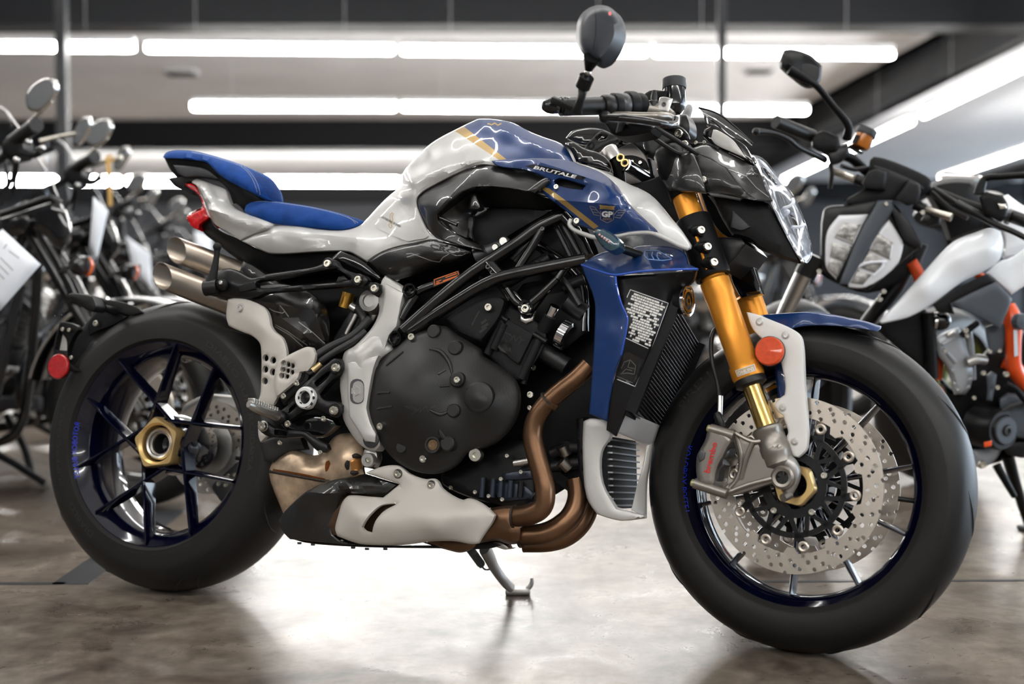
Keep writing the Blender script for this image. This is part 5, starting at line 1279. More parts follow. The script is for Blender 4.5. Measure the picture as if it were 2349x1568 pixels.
mk('plate_cover', *boss(B, 851, 1007, -.186, 18, [(0, .12), (.9, .12), (1, .05), (1, -.1)]), grey_pl, pv)
mk('stand_bush', *boss(B, 847, 1055, -.17, 15, [(.3, .2), (.34, .6), (.9, .6), (1, .4), (1, -.4)]), alu, pv)
pbolt(B, 847, 1055, -.176, 6, pv)
pn('plate_lug', [(836, 1030), (862, 1030), (866, 1050), (858, 1072), (836, 1070), (832, 1048)], alu, -.160, pv, t=.02, bulge=.004, bw=4, h=10)
# clutch side engine cover
ec_ = pn('engine_cover', [(1009.6, 746.7, -.165), (986.7, 754, -.168), (940.7, 769.6, -.17), (894.8, 808, -.172), (862, 842, -.174), (852, 884, -.175), (845, 934, -.175), (857, 980, -.175), (884, 1030, -.173), (918, 1064, -.17), (963.7, 1083.5, -.168), (1009.6, 1085, -.165), (1048, 1068, -.165), (1078.5, 1036, -.165), (1124.5, 1024, -.16), (1162.7, 996, -.158), (1189.5, 953, -.155), (1195, 903.6, -.15), (1185.7, 873, -.15), (1162.7, 850, -.15), (1109, 815.5, -.155), (1105, 800, -.155), (1048, 765.8, -.16), (1025, 748.6, -.163)], carb_sat,
    ctrl=[(940, 880, -.222), (900, 900, -.215), (980, 860, -.220), (940, 960, -.218), (1000, 920, -.212), (900, 950, -.212), (960, 830, -.210), (1020, 820, -.188), (1060, 850, -.186), (1100, 912, -.206), (1130, 890, -.184), (1150, 940, -.178), (1090, 980, -.182), (1030, 980, -.195), (1000, 1040, -.185), (1050, 910, -.188), (940, 1020, -.19), (1060, 800, -.175)], t=.05, bulge=.010, bw=10, h=9, ext='v', auto=50)
ect = bvh(ec_)
mk('bore_cover', *boss(B, 1098, 911, -.205, 34, [(0, .16), (.85, .14), (.97, .06), (1.02, -.3)], 32), carb_sat, ec_)
for px, py, r, w in ((999, 761, 15, -.176), (1048, 799, 16, -.182), (1053, 871, 17, -.196), (1044, 942, 15, -.200), (1031, 1017, 17, -.192), (925, 1026, 13, -.186)):
    mk('bolt_boss', *boss(B, px, py, w, r, [(0, .9), (.8, .9), (.95, .75), (1.05, -.6)], 20), carb_sat, ec_)
pbolt(B, 1050, 871, -.212, 7.5, ec_)
for q in ((945.7, 772.7, 8), (873.8, 977.4, 7.5), (972, 1051.7, 8)):
    h_ = onto(ect, q[0], q[1], 0); pbolt(B, q[0], q[1], (B.inv(h_)[1] if h_ is not None else -.182) - .004, q[2], ec_)
mk('sight_ring', *boss(B, 994, 1020, B.inv(onto(ect, 994, 1020, 0))[1] - .002, 18, [(.62, -.4), (.62, .1), (.75, .35), (.95, .35), (1.05, -.4)], 28), carb_sat, ec_)
mk('sight_glass', *boss(B, 993, 1020, B.inv(onto(ect, 994, 1020, 0))[1] - .003, 12, [(0, .05), (.5, .05), (.55, .1), (.9, .1), (1, 0)], 24), M('oil sight glass', (.22, .14, .07), .15, .4, 1.0), ec_)
mk('drain_plug', *boss(B, 1092, 1043, -.165, 15, [(0, .1), (.35, .1), (.4, .5), (.9, .5), (1, .3), (1, -.5)]), bolt_m, ec_)
for q, w in (([(1008, 985), (1014, 1000), (1026, 1014)], 9), ([(985, 940), (1010, 950), (1032, 942)], 7), ([(985, 800), (1010, 806), (1030, 830), (1038, 860)], 8), ([(1002, 1010), (1010, 1000), (1022, 1010)], 6), ([(866, 902), (880, 900), (894, 900)], 4), ([(866, 938), (882, 935), (900, 932)], 4), ([(886, 838), (905, 822), (925, 806)], 5), ([(1010, 886), (1030, 884)], 4), ([(1005, 858), (1022, 848)], 4)):
    P3 = [onto(ect, *c, 0.0005) for c in q]
    mk('rib', *tube(P3, [.002] + [.0045 * w / 8] * (len(q) - 2) + [.002], 8, 5), carb_sat, ec_)
emb = M('embossed mark', (.034, .032, .031), .5)
for q in ([(928, 931), (942, 933), (952, 935), (960, 941)], [(929, 932), (944, 938), (956, 940)], [(944, 950), (958, 940), (966, 934), (963, 946), (978, 930)], [(978, 930), (982, 944), (992, 932), (1000, 930)], [(986, 937), (1000, 931)]):
    line_on('embossed_mark', ect, q, 2.2, emb, ec_, h=4, lift=.0014)
# cylinder block, sprocket cover, head
cyb = pn('cylinder_block', [(1112, 806), (1151, 722), (1171, 699), (1252, 752), (1252, 786), (1200, 872), (1178, 870)], matt, -.14, bike, t=.06, bulge=.006, bw=6, h=14, ext='v')
lp_ = pn('block_plate', [(1163, 731), (1224, 766), (1190, 836), (1170, 822), (1148, 800), (1136, 786)], matt, -.152, cyb, t=.012, bulge=.003, bw=4, h=10)
lpt = bvh(lp_)
for q in ([(1158, 762), (1172, 768), (1176, 776), (1168, 784)], [(1168, 784), (1180, 768), (1182, 782), (1194, 770), (1196, 782)], [(1190, 788), (1198, 778), (1204, 782)]): line_on('embossed_mark', lpt, q, 2.2, dark_ink, lp_, h=4, lift=.001)
for a, b in (((1118, 812, -.146), (1158, 726, -.146)), ((1196, 868, -.146), (1240, 775, -.146)), ((1132, 800, -.152), (1158, 742, -.152))): mk('stud_tube', *cyl(B, *a, *b, .0085, 14), matt, cyb)
pn('block_slot', [(1140, 794), (1152, 778), (1176, 792), (1170, 812), (1152, 806)], dark_ink, -.155, cyb, t=.004, bulge=0, h=20)
for a, b in (((1150, 727, -.15), (1165, 736, -.15)), ((1224, 766, -.15), (1254, 784, -.15))): mk('cast_ledge', *cyl(B, *a, *b, .006, 12), satin, cyb)
spc = pn('sprocket_cover', [(1025, 731), (1060, 708), (1117, 682), (1147, 680), (1159, 690), (1147, 724), (1122, 760), (1101.5, 784), (1075, 772), (1048, 758)], matt, -.162, bike, t=.03, bulge=.006, bw=7, h=10)
spt_ = bvh(spc)
for q in ([(1082, 746), (1100, 712)], [(1104, 742), (1116, 733)], [(1104, 752), (1120, 742)], [(1100, 762), (1116, 750)]): line_on('slot', spt_, q, 6 if q[0][0] > 1090 else 4, dark_ink, spc, h=5)
pbolt(B, 1122.5, 705, -.172, 9, spc)
hd = pn('cylinder_head', [(1170, 690), (1200, 650), (1290, 640), (1345, 660), (1350, 760), (1300, 800), (1260, 790)], black, -.10, bike, t=.08, bulge=.01, bw=12, h=16, ext='v')
mk('sensor', *cyl(B, 1273, 702, -.155, 1256, 735, -.145, .010, 16), chrome, hd)
mk('sensor_cap', *cyl(B, 1262, 724, -.15, 1246, 756, -.14, .0125, 16), matt, hd)
mk('sensor_lead', *tube(tpx(B, [(1246, 756, -.14), (1232, 790, -.135), (1215, 830, -.13), (1200, 880, -.13)]), .007, 10, 4), rubber, hd)
for a, b, r in (((1300, 690), (1340, 720), .02), ((1235, 800), (1300, 840), .018), ((1290, 660), (1340, 640), .014)): mk('hose', *cyl(B, *a, -.11, *b, -.10, r, 16), hose, hd)
mk('exhaust_flange', *lathe(B.P(1300, 770, -.12), (B.x * .9 - B.z * .45), [(.024, -.014), (.030, -.012), (.030, .004), (.0235, .007)], 28), chrome, hd)
for px, py, r in ((1215, 835, 8), (1224, 843, 7), (1218, 905, 8), (1216, 935, 6)): pbolt(B, px, py, -.125, r, hd)
# throttle bodies and injectors seen through the trellis
for q, m in (((1158, 555, 12), steel), ((1138, 568, 9), steel), ((1300, 470, 6), steel)): mk('injector', *boss(B, q[0], q[1], -.125, q[2], [(0, .9), (.7, .9), (.9, .7), (1, 0)]), m, hd)
for a, b, r in (((1180, 600), (1230, 540), .011), ((1160, 650), (1260, 590), .012), ((1090, 590), (1160, 560), .016)): mk('throttle_body', *cyl(B, *a, -.12, *b, -.11, r, 16), dark_alu if r > .013 else hose, hd)
for q in ([(1288, 510), (1305, 540), (1325, 575), (1335, 590)], [(1275, 520), (1290, 550), (1310, 590)], [(1230, 600), (1290, 640), (1330, 700)], [(1100, 640), (1140, 650), (1170, 690)]): mk('wiring', *tube(tpx(B, [(x, y, -.135) for x, y in q]), .006, 8, 4), hose, hd)
# sump with plates and studs
sump = pn('oil_sump', [(1010, 1085), (1060, 1068), (1100, 1040), (1170, 1010), (1225, 1010), (1228, 1150), (1180, 1165), (1110, 1150), (1050, 1130), (1015, 1110)], satin, -.10, bike, t=.08, bulge=.008, bw=10, h=16, ext='v')
bls = M('blue black casting', (.030, .038, .055), .3, .3)
for q in ([(1150, 1085), (1218, 1075), (1222, 1098), (1160, 1102)], [(1120, 1110), (1160, 1106), (1200, 1112), (1224, 1130), (1218, 1145), (1150, 1150)]): pn('sump_rib', q, bls, -.112, sump, t=.02, bulge=.003, bw=4, h=12)
for x in (1108, 1132, 1150, 1172, 1195): mk('sump_post', *cyl(B, x, 1095 + (x - 1108) * .1, -.122, x - 3, 1140, -.122, .0055, 10), satin if x % 2 else bls, sump)
for px, py in ((1091, 1128), (1122, 1137), (1150, 1098), (1153, 1145), (1196, 1082), (1207, 1055), (1164, 1045), (1035, 1118)): pbolt(B, px, py, -.128, 5, sump)
for a, b in (((1180, 1062, -.13), (1215, 1056, -.13)), ((1290, 1020, -.07), (1300, 1040, -.06)), ((1288, 1055, -.07), (1306, 1072, -.06))): mk('pipe_union', *cyl(B, *a, *b, .008 if a[0] < 1200 else .014, 14), steel, sump)
for q in ([(1265, 1040), (1290, 1030), (1318, 1026), (1340, 1030)], [(1268, 1070), (1292, 1068), (1320, 1062), (1340, 1062)]): mk('cooler_hose', *tube(tpx(B, [(x, y, -.06) for x, y in q]), .012, 12, 4), hose, sump)
mk('cooler_strut', *bar(B.P(1262, 1078, -.06), B.P(1340, 1140, -.06), .02, .008, B.y), black, sump)
# ---- exhaust
exh = mk('exhaust_header', *tube(tpx(B, [(1352, 838, -.155), (1322, 868, -.16), (1284, 898, -.165), (1250, 930, -.168), (1229, 962, -.168), (1222, 998, -.168), (1230, 1042, -.168), (1244, 1090, -.168), (1251, 1128, -.168), (1246, 1160, -.166), (1222, 1178, -.162), (1180, 1184, -.155)]), [.0175, .0175, .0178, .018, .0185, .019, .019, .019, .019, .019, .0195, .0195], 20, 6), bronze, bike)
def hpipe(pts, r, nm='header_pipe'): return mk(nm, *tube(tpx(B, pts), r, 18, 6), bronze, exh)
hpipe([(1322, 1100, -.09), (1326, 1140, -.095), (1312, 1180, -.105), (1282, 1208, -.115), (1245, 1224, -.12), (1196, 1228, -.125)], .0205)
hpipe([(1352, 1120, -.04), (1350, 1160, -.045), (1332, 1200, -.055), (1300, 1228, -.065), (1262, 1240, -.075), (1200, 1242, -.085)], .0205)
for pts, r in (([(1258, 921, -.167), (1262, 917, -.167)], .0212), ([(1182, 1184, -.155), (1177, 1184, -.155)], .0225), ([(1198, 1228, -.125), (1193, 1228, -.125)], .0235)):
    mk('weld_ring', *frame_tube(tpx(B, pts), r, 20), weld, exh)
mk('header_clamp', *frame_tube(tpx(B, [(1256, 927, -.167), (1264, 916, -.167)]), .0205, 20), bronze, exh)
mk('lower_pipe', *tube(tpx(B, [(1346, 1160, -.05), (1352, 1080, -.05), (1350, 1000, -.05)]), .02, 14, 3), bronze, exh)
col = pn('collector', [(1200, 1168), (1192, 1185), (1200, 1212), (1196, 1245), (1170, 1248), (1140, 1240), (1100, 1245), (1060, 1240), (1060, 1195), (1110, 1170), (1150, 1160), (1180, 1160)], bronze, -.14, exh, t=.08, bulge=.022, bw=24, h=8, ext='v')
pn('collector_belly', [(968, 1243), (1000, 1234), (1060, 1230), (1095, 1240), (1094, 1254), (1078, 1262), (1056, 1267), (1030, 1262)], bronze, -.12, exh, t=.06, bulge=.012, bw=12, h=9, ext='v')
cb = pn('collector_box', [(624, 1062), (632, 1048), (644, 1038), (668, 1028), (695, 1036), (720, 1044), (742, 1036), (763.5, 1004), (784, 994), (811, 992), (835, 1021), (836, 1072), (840, 1092), (800, 1110), (750, 1125), (712, 1140), (675, 1175), (651, 1180), (617, 1086)], heat, -.115, exh, ctrl=[(700, 1070, -.14), (780, 1050, -.14), (660, 1110, -.13)], t=.10, bulge=.010, bw=14, h=10, ext='v')
cbt = bvh(cb)
mk('weld_seam', *tube([onto(cbt, x, y, .0005) for x, y in ((619, 1081), (650, 1086), (690, 1093), (730, 1100), (756, 1104))], .0035, 8, 5), weld, cb)
for q in ([(799, 1056), (796, 1066), (798, 1076)], [(808, 1047), (816, 1045), (828, 1048)], [(804, 1082), (812, 1084), (822, 1082)]): mk('weld_tack', *tube([onto(cbt, x, y, .0005) for x, y in q], [.003, .0055, .003], 8, 4), weld, cb)
brn = M('heat burn mark', (.26, .08, .015), .4, .8)
decal('burn_mark', cbt, [(745, 1069), (748, 1058), (755, 1055), (758, 1063), (752, 1078), (747, 1082)], brn, cb, h=4, sm=3, lift=.0006)
line_on('burn_line', cbt, [(620, 1076), (655, 1081), (700, 1089), (745, 1099)], 4, brn, cb, h=6, lift=.0006)
decal('burn_mark', cbt, [(803, 1058), (812, 1050), (830, 1052), (835, 1070), (822, 1080), (806, 1078)], M('pale burn mark', (.55, .25, .08), .35, .85), cb, h=5, sm=3, lift=.0007)
pn('exhaust_can', [(702, 1127), (790, 1115), (880, 1120), (920, 1160), (900, 1235), (820, 1244), (768, 1235), (700, 1232)], M('dark bronze can', (.13, .08, .05), .35, .8), -.135, exh, t=.08, bulge=.02, bw=30, h=12, ext='v')
cbel = pn('belly_cover', [(639, 1195), (654.5, 1171), (702, 1127), (716, 1120), (746.5, 1105), (838, 1086), (917, 1110), (879, 1141), (840, 1134), (797.5, 1130), (784, 1145), (775, 1166), (760, 1212), (762, 1224), (780, 1238), (818, 1249.5), (740, 1243), (664.7, 1236), (650, 1220)], carb, -.150, exh, corner=22, ctrl=[(702, 1127, -.158), (760, 1122, -.165), (800, 1128, -.172), (850, 1115, -.168), (720, 1180, -.16), (700, 1210, -.155)], ridges=[([(702, 1127), (745, 1131), (785, 1130), (845, 1134)], .012, 40)], t=.06, bulge=.003, bw=4, h=8, ext='v', auto=16)
es_ = pn('exhaust_shield', [(838, 1084), (862, 1074), (889.5, 1067), (912, 1067), (924, 1073), (940.6, 1086), (974.7, 1098), (996, 1097), (1006, 1104), (1015.5, 1120), (1060, 1145.6), (1077, 1142), (1111, 1157.5), (1136.4, 1181), (1131, 1195), (1107.5, 1229), (1097, 1246), (1083.6, 1248), (1042.8, 1241), (991.7, 1241), (923.6, 1249.5), (855, 1249.5), (821, 1246), (773.7, 1229), (768.6, 1212), (776, 1180), (784, 1154), (793, 1141), (804, 1135), (840, 1138), (879, 1140.5), (917, 1110)], satin_white, -.172, exh,
    holes=[[(909, 1156), (890, 1156.5), (872.5, 1161), (852, 1178), (838, 1196), (831.6, 1208.6), (838, 1216), (853.7, 1220.6), (857, 1205), (864, 1190), (880, 1172)]],
    ctrl=[(930, 1155, -.190), (1000, 1170, -.195), (1080, 1180, -.186), (900, 1200, -.198), (1000, 1215, -.196), (820, 1180, -.192), (960, 1120, -.178), (1050, 1160, -.186), (920, 1240, -.182), (1090, 1225, -.176), (860, 1120, -.176)], t=.006, bulge=.005, bw=7, h=8, auto=45)
for px, py in ((913, 1086), (990, 1111.6)):
    mk('bolt_seat', *boss(B, px, py, -.177, 10, [(0, .1), (.9, .3), (1, .1), (1, 0)]), dark_alu, es_); pbolt(B, px, py, -.179, 8, es_)
ut = pn('belly_pan', [(664, 1233), (780, 1238), (860, 1248), (1000, 1250), (1130, 1244), (1150, 1250), (1120, 1258), (1000, 1257), (830, 1254), (700, 1244)], satin, -.12, exh, t=.10, bulge=.002, bw=3, h=14, ext='v')
for x, y in ((687, 1241), (718, 1244), (810, 1251), (842, 1254), (884, 1254)): bolt(B.P(x, y + 2, -.125), -B.z, .0045, ut, dark_alu)
pn('stand_bracket', [(1097, 1244), (1125, 1240), (1150, 1243), (1168, 1256), (1160, 1260), (1136, 1254), (1100, 1256)], steel, -.10, bike, t=.04, bulge=.002, bw=3, h=10)
# side stand
gf = G(1186, 1362)
s0, s1, s2 = B.P(1112, 1256, .02), B.P(1136, 1304, .08), B.P(1158, 1334, .13)
ss = mk('side_stand', *tube([s0, s0 * .5 + s1 * .5, s1, s2, gf + Vector((-.012, 0, .014))], [.0165, .015, .0125, .0115, .011], 12, 6, flat=.7), alu, bike)
mk('stand_foot', *bbox(gf + Vector((.002, 0, .007)), .055, .035, .014, b=.005), alu, ss)
mk('stand_tang', *tube([gf + Vector((.022, 0, .010)), gf + Vector((.032, 0, .022)), gf + Vector((.033, 0, .036))], [.006, .005, .003], 8, 4), alu, ss)
p0, p1 = B.P(1078, 1258, .0), B.P(1104, 1294, .05)
q = []
ax_ = (p1 - p0).normalized(); ou = ax_.orthogonal().normalized(); ov = ax_.cross(ou)
for k in range(14 * 10 + 1):
    a = 2 * PI * k / 10
    q.append(p0 + (p1 - p0) * (k / 140) + ou * (.0075 * math.cos(a)) + ov * (.0075 * math.sin(a)))
mk('stand_spring', *frame_tube(q, .0016, 6), dark_alu, ss)
mk('spring_hook', *tube([p1, p1 + ax_ * .02, s1 + Vector((-.008, 0, .0))], .002, 6, 3), dark_alu, ss)
# ---- twin silencers
def pipe_cut(nm, e, d, r, l, cutn, m, parent):         # open tube whose end is cut on the plane through e with normal cutn
    d = d.normalized(); u = d.orthogonal().normalized(); v = d.cross(u); n = 36; V = []; F = []
    for rr in (r, r * .93):
        for k in range(n):
            a = 2*PI*k/n; o_ = (u * math.cos(a) + v * math.sin(a)) * rr
            t0 = -o_.dot(cutn) / d.dot(cutn)
            V.append(e + o_ + d * t0); V.append(e + o_ + d * l)
    for k in range(n):
        k2 = (k+1) % n
        F += [(2*k, 2*k2, 2*k2+1, 2*k+1), (2*n+2*k, 2*n+2*k+1, 2*n+2*k2+1, 2*n+2*k2), (2*k, 2*n+2*k, 2*n+2*k2, 2*k2)]
    return mk(nm, V, F, m, parent, auto=50)
sl = None
inner_t = M('dark tube bore', (.10, .085, .07), .5, .7)  # darker brown metal for the plug inside each tube
for i, (x0, y0, wa, x1, y1, wb) in enumerate(((372, 633, -.135, 545, 700, -.13), (405, 573.5, -.09, 590, 645, -.085))):
    e = B.P(x0, y0, wa); f = B.P(x1, y1, wb)
    d = (f - e); L = d.length
    o = pipe_cut('silencer' if i == 0 else 'silencer_tube', e, d, .0285, L, (-B.x * .5 - B.y * .87).normalized(), titan, bike if i == 0 else sl)
    if i == 0: sl = o
    mk('tube_bore', *frame_tube([e + d * .25, e + d * .26], .0263, 24), inner_t, sl)
pn('silencer_cover', [(549, 622), (559, 598), (577, 606), (616, 632), (660, 660), (650, 668), (600, 660), (575, 645)], carb, -.115, sl, t=.04, bulge=.006, bw=7, h=9)
shd = pn('heat_shield', [(521, 700), (523, 686), (540, 683), (561, 684.7), (602.5, 702), (614, 714), (619, 727.8), (622, 746), (631, 760), (648, 774), (656.5, 795), (659, 820), (652, 850), (640, 905), (627, 929), (606, 926), (589.5, 924), (597, 905), (599, 880), (599, 800.8), (594.8, 784.7), (576, 768.6), (560, 763), (530, 750), (524, 746), (519, 726)], satin_white, -.178, sl,
    holes=[[(x + 6.2*math.cos(a), y + 7.4*math.sin(a)) for a in [2*PI*k/10 for k in range(10)]] for x, y in ((609.6, 820.8), (627, 826), (609, 847), (626.5, 853), (608, 873.7))], ctrl=[(560, 720, -.184), (600, 750, -.186)], t=.006, bulge=.004, bw=5, h=8, sm=3)
mk('bolt_seat', *boss(B, 551.6, 707, -.184, 10, [(0, .1), (.9, .25), (1, .1), (1, 0)]), frame_silver, shd); pbolt(B, 551.6, 707, -.186, 7, shd, steel)
hg = pn('heel_guard', [(636, 830), (660, 815), (688.6, 800.8), (704.7, 795), (718, 796.8), (726, 811.5), (720.8, 833), (707, 851.7), (688.6, 854), (684.6, 867.8), (655, 895), (636, 911), (630, 895), (629, 860)], satin_white, -.190, shd,
    holes=[[(x + 5*math.cos(a), y + 5.8*math.sin(a)) for a in [2*PI*k/9 for k in range(9)]] for x, y in ((651, 833), (661.3, 836), (671, 839), (650, 847), (660, 850), (670, 853), (647.6, 861), (658.3, 863))], t=.006, bulge=.006, bw=8, h=8, sm=3)
# rear carbon hugger and linkage area
hug = pn('rear_hugger', [(560, 684), (575, 660), (640, 650), (700, 664), (735, 690), (752, 715), (756, 760), (752, 790), (735, 806), (705, 796), (688, 801), (658, 816), (656, 795), (648, 774), (630, 757), (618, 716), (602, 704)], carb, -.14, bike, ctrl=[(640, 690, -.155), (700, 710, -.15), (730, 720, -.165), (660, 750, -.15), (720, 780, -.15), (690, 770, -.162)], ridges=[([(600, 690), (650, 700), (720, 712), (745, 780)], .014, 26), ([(640, 725), (690, 760), (735, 802)], .010, 22)], t=.05, bulge=.004, bw=6, h=10, ext='v', auto=16)
hgt = bvh(hug)
for q in ([(617, 707), (630, 714), (648, 718), (653, 714)], [(642, 700), (652, 712), (662, 726)], [(685, 738), (715, 760), (748, 790)], [(624, 740), (660, 760), (705, 792)], [(630, 748), (665, 768), (695, 795)]):
    line_on('hugger_edge', hgt, q, 1.8, bpy.data.materials['painted ridge glint'], hug, h=7, lift=.001)
shk = mk('rear_shock', *cyl(B, 850, 690, -.06, 790, 790, -.06, .026, 20), dark_alu, bike)
mk('shock_cap', *boss(B, 850, 690, -.135, 25, [(.0, .2), (.5, .2), (.55, .35), (.9, .3), (1, 0), (1.1, -.8)], 28), alu, shk)
mk('shock_reservoir', *cyl(B, 800, 672, -.10, 790, 706, -.10, .014, 16), M('amber cap', (.45, .24, .04), .25, .8), shk)
mk('shock_rod', *cyl(B, 826, 706, -.12, 795, 766, -.12, .007, 12), steel, shk)
mk('shock_hose', *tube(tpx(B, [(818, 706, -.14), (832, 726, -.145), (834, 750, -.145), (820, 775, -.15), (790, 790, -.16)]), .0085, 12, 5), hose, shk)
mk('hose_clip', *frame_tube(tpx(B, [(806, 702, -.14), (818, 710, -.14)]), .0095, 14), steel, shk)
mk('shine_tube', *cyl(B, 852, 735, -.11, 866, 712, -.11, .010, 14), steel, shk)
for q, r in (([(722, 818, -.18), (760, 795, -.17), (810, 770, -.16), (850, 730, -.15)], .0095), ([(735, 830, -.185), (770, 806, -.18), (812, 782, -.17), (840, 760, -.16)], .0075), ([(700, 850, -.19), (712, 856, -.19), (735, 838, -.185)], .004)):
    mk('brake_line', *tube(tpx(B, q), r, 12, 5), hose, bike)
mk('line_joint', *cyl(B, 718, 850, -.19, 737, 834, -.185, .0068, 12), M('brass joint', (.55, .42, .22), .3, .9), hug)
# passenger footrest hanger
ph = pn('passenger_hanger', [(466, 656), (478, 640), (500, 622), (526, 615), (550, 623), (577, 637), (608, 629), (670, 620), (724, 611), (742, 603), (747, 596), (758, 592), (771, 598), (781, 612), (824, 629), (838, 632), (846, 642), (840, 652), (828, 656), (806, 657), (740, 661), (675, 666), (608, 673), (590, 682), (557.5, 685.7), (520, 682), (483, 677.8), (476, 668)], satin, -.178, bike,
    holes=[[(587, 650), (591, 646), (620, 642), (690, 630), (750, 620), (771, 616), (790, 628), (805, 640), (790, 644), (768, 647), (720, 651), (655, 656), (602, 661), (590, 658)]], ctrl=[(520, 650, -.188), (560, 660, -.186)], t=.014, bulge=.005, bw=6, h=8, sm=3)
for px, py in ((753, 605), (823, 641.6), (860.6, 661.6)):
    mk('bolt_seat', *boss(B, px, py, -.180, 13, [(0, .3), (.85, .3), (1, .1), (1, -.4)]), satin, ph); pbolt(B, px, py, -.186, 8, ph)
pn('hanger_lug', [(830, 644), (850, 646), (872, 652), (874, 668), (864, 680), (850, 670), (836, 660)], satin, -.17, ph, t=.012, bulge=.004, bw=5, h=8)
pn('hanger_web', [(768, 652), (776, 634), (790, 632), (800, 642), (788, 646), (780, 650)], satin, -.175, ph, t=.01, bulge=.003, bw=3, h=8)
pn('hanger_inset', [(544, 657), (580, 645), (584, 650), (586, 662), (550, 670)], matt, -.192, ph, t=.004, bulge=.001, bw=2, h=10)
pn('rear_subframe', [(756, 596), (780, 575), (830, 596), (874, 634), (872, 644), (846, 634), (820, 620), (790, 608)], gloss, -.15, bike, t=.02, bulge=.006, bw=7, h=10)
pg = mk('passenger_peg', *tube(tpx(B, [(498, 566, -.205), (497.5, 580, -.205), (494, 605, -.206), (489, 630, -.207), (484, 648, -.207)]), [.0085, .0062, .0072, .0095, .013], 12, 5), matt, ph)
mk('peg_knob', *ball(B.P(498, 566, -.207), .0092, 14), matt, pg)
mk('peg_rubber', *frame_tube([B.P(470, 661, -.21), B.P(500, 657, -.205)], .0165, 14), rubber, pg)
mk('peg_joint', *ball(B.P(509, 653, -.205), .0125, 14), matt, pg); pbolt(B, 507.5, 648, -.222, 4, pg, steel)
# rider footrest bracket
fb = pn('footrest_bracket', [(735, 845), (752, 832), (765, 822), (778, 822), (785, 832), (783, 850), (765, 870), (748, 888), (735, 905), (745, 916), (770, 920), (783, 928), (782, 944), (764, 951), (742, 946), (722, 938), (704, 940), (680, 955), (662, 966), (642, 968), (634, 958), (642, 944), (668, 922), (682, 905), (690, 888), (712, 868)], satin, -.19, bike, ctrl=[(702, 912, -.205)], t=.016, bulge=.005, bw=6, h=8,
    holes=[[(722, 878), (748, 856), (758, 852), (750, 866), (728, 886)], [(664, 938), (678, 926), (680, 932), (664, 946)]])
mk('pivot_ring', *boss(B, 702, 912, -.203, 20.5, [(.62, -.5), (.62, .3), (.7, .42), (.95, .42), (1, .3), (1.08, .25), (1.15, -.4)], 36), M('bright ring', (.80, .80, .79), .35, .2), fb)
for k in range(8):
    a = 2*PI*k/8
    mk('ring_notch', *boss(B, 702 + 17.6*math.cos(a), 912 + 19*math.sin(a), -.2105, 3.4, [(0, .25), (1, .25), (1, 0)], 8), dark_ink, fb)
mk('pivot_bore', *boss(B, 702, 912, -.20, 13, [(0, .1), (1, .1)]), dark_ink, fb)
for px, py, r in ((771.7, 843, 10), (767, 941, 10)):
    mk('bolt_seat', *boss(B, px, py, -.196, 14, [(0, .3), (.85, .3), (1, .1), (1, -.6)]), satin, fb); pbolt(B, px, py, -.203, r - 1, fb)
for px, py, r in ((682, 878, 6), (652, 909, 6), (662, 972, 7), (743.5, 960, 6), (643, 1015, 5), (604, 977, 9), (736, 1037, 5)): pbolt(B, px, py, -.206, r, fb)
pn('foot_plate', [(640, 905), (660, 888), (690, 870), (700, 850), (712, 856), (700, 882), (672, 905), (650, 928)], satin, -.180, fb, t=.01, bulge=.003, bw=3, h=9)
pn('lower_plate', [(640, 968), (700, 950), (760, 955), (772, 975), (740, 1000), (690, 1000), (660, 990)], gloss, -.165, fb, t=.02, bulge=.004, bw=5, h=10)
pegA, pegB = B.P(636, 952, -.215), B.P(570, 926, -.30)
pgd = (pegB - pegA)
rp = mk('rider_peg', *tube([pegA, pegA + pgd * .3, pegA + pgd * .8, pegB], [.013, .0125, .0115, .007], 12, 4, flat=.8), steel, fb)
for k in range(11):
    c = pegA + pgd * (.1 + .08 * k) + B.z * .0085
    mk('peg_tooth', *bbox(c, .0035, .018, .010, (pgd.normalized(), pgd.normalized().cross(B.z).normalized(), B.z), b=.0008), steel, rp)
mk('peg_hinge', *ball(B.P(645, 957, -.205), .014, 14), satin, fb)
bp_ = pn('brake_pedal', [(594, 970), (608, 966), (630, 981), (662, 985), (700, 990), (712, 998), (738, 1014), (750, 1018), (754, 1030), (744, 1038), (728, 1034), (706, 1012), (695, 1002), (660, 1004), (614, 1000), (598, 990)], satin, -.20, fb, t=.012, bulge=.004, bw=5, h=9, holes=[[(630, 986), (658, 990), (657, 998), (630, 996)]])
mk('pedal_eye', *boss(B, 604, 977, -.204, 11, [(0, .3), (.8, .3), (1, .1), (1, -.3)]), alu, bp_)
pn('swing_tip', [(592, 965), (600, 985), (612, 1000), (598, 1014), (593, 1000)], satin_white, -.17, fb, t=.008, bulge=.003, bw=3, h=8)
pn('carbon_guard', [(596, 1012), (640, 1000), (690, 1005), (700, 1030), (660, 1035), (625, 1060), (606, 1056)], carb_sat, -.13, bike, t=.02, bulge=.004, bw=5, h=10)
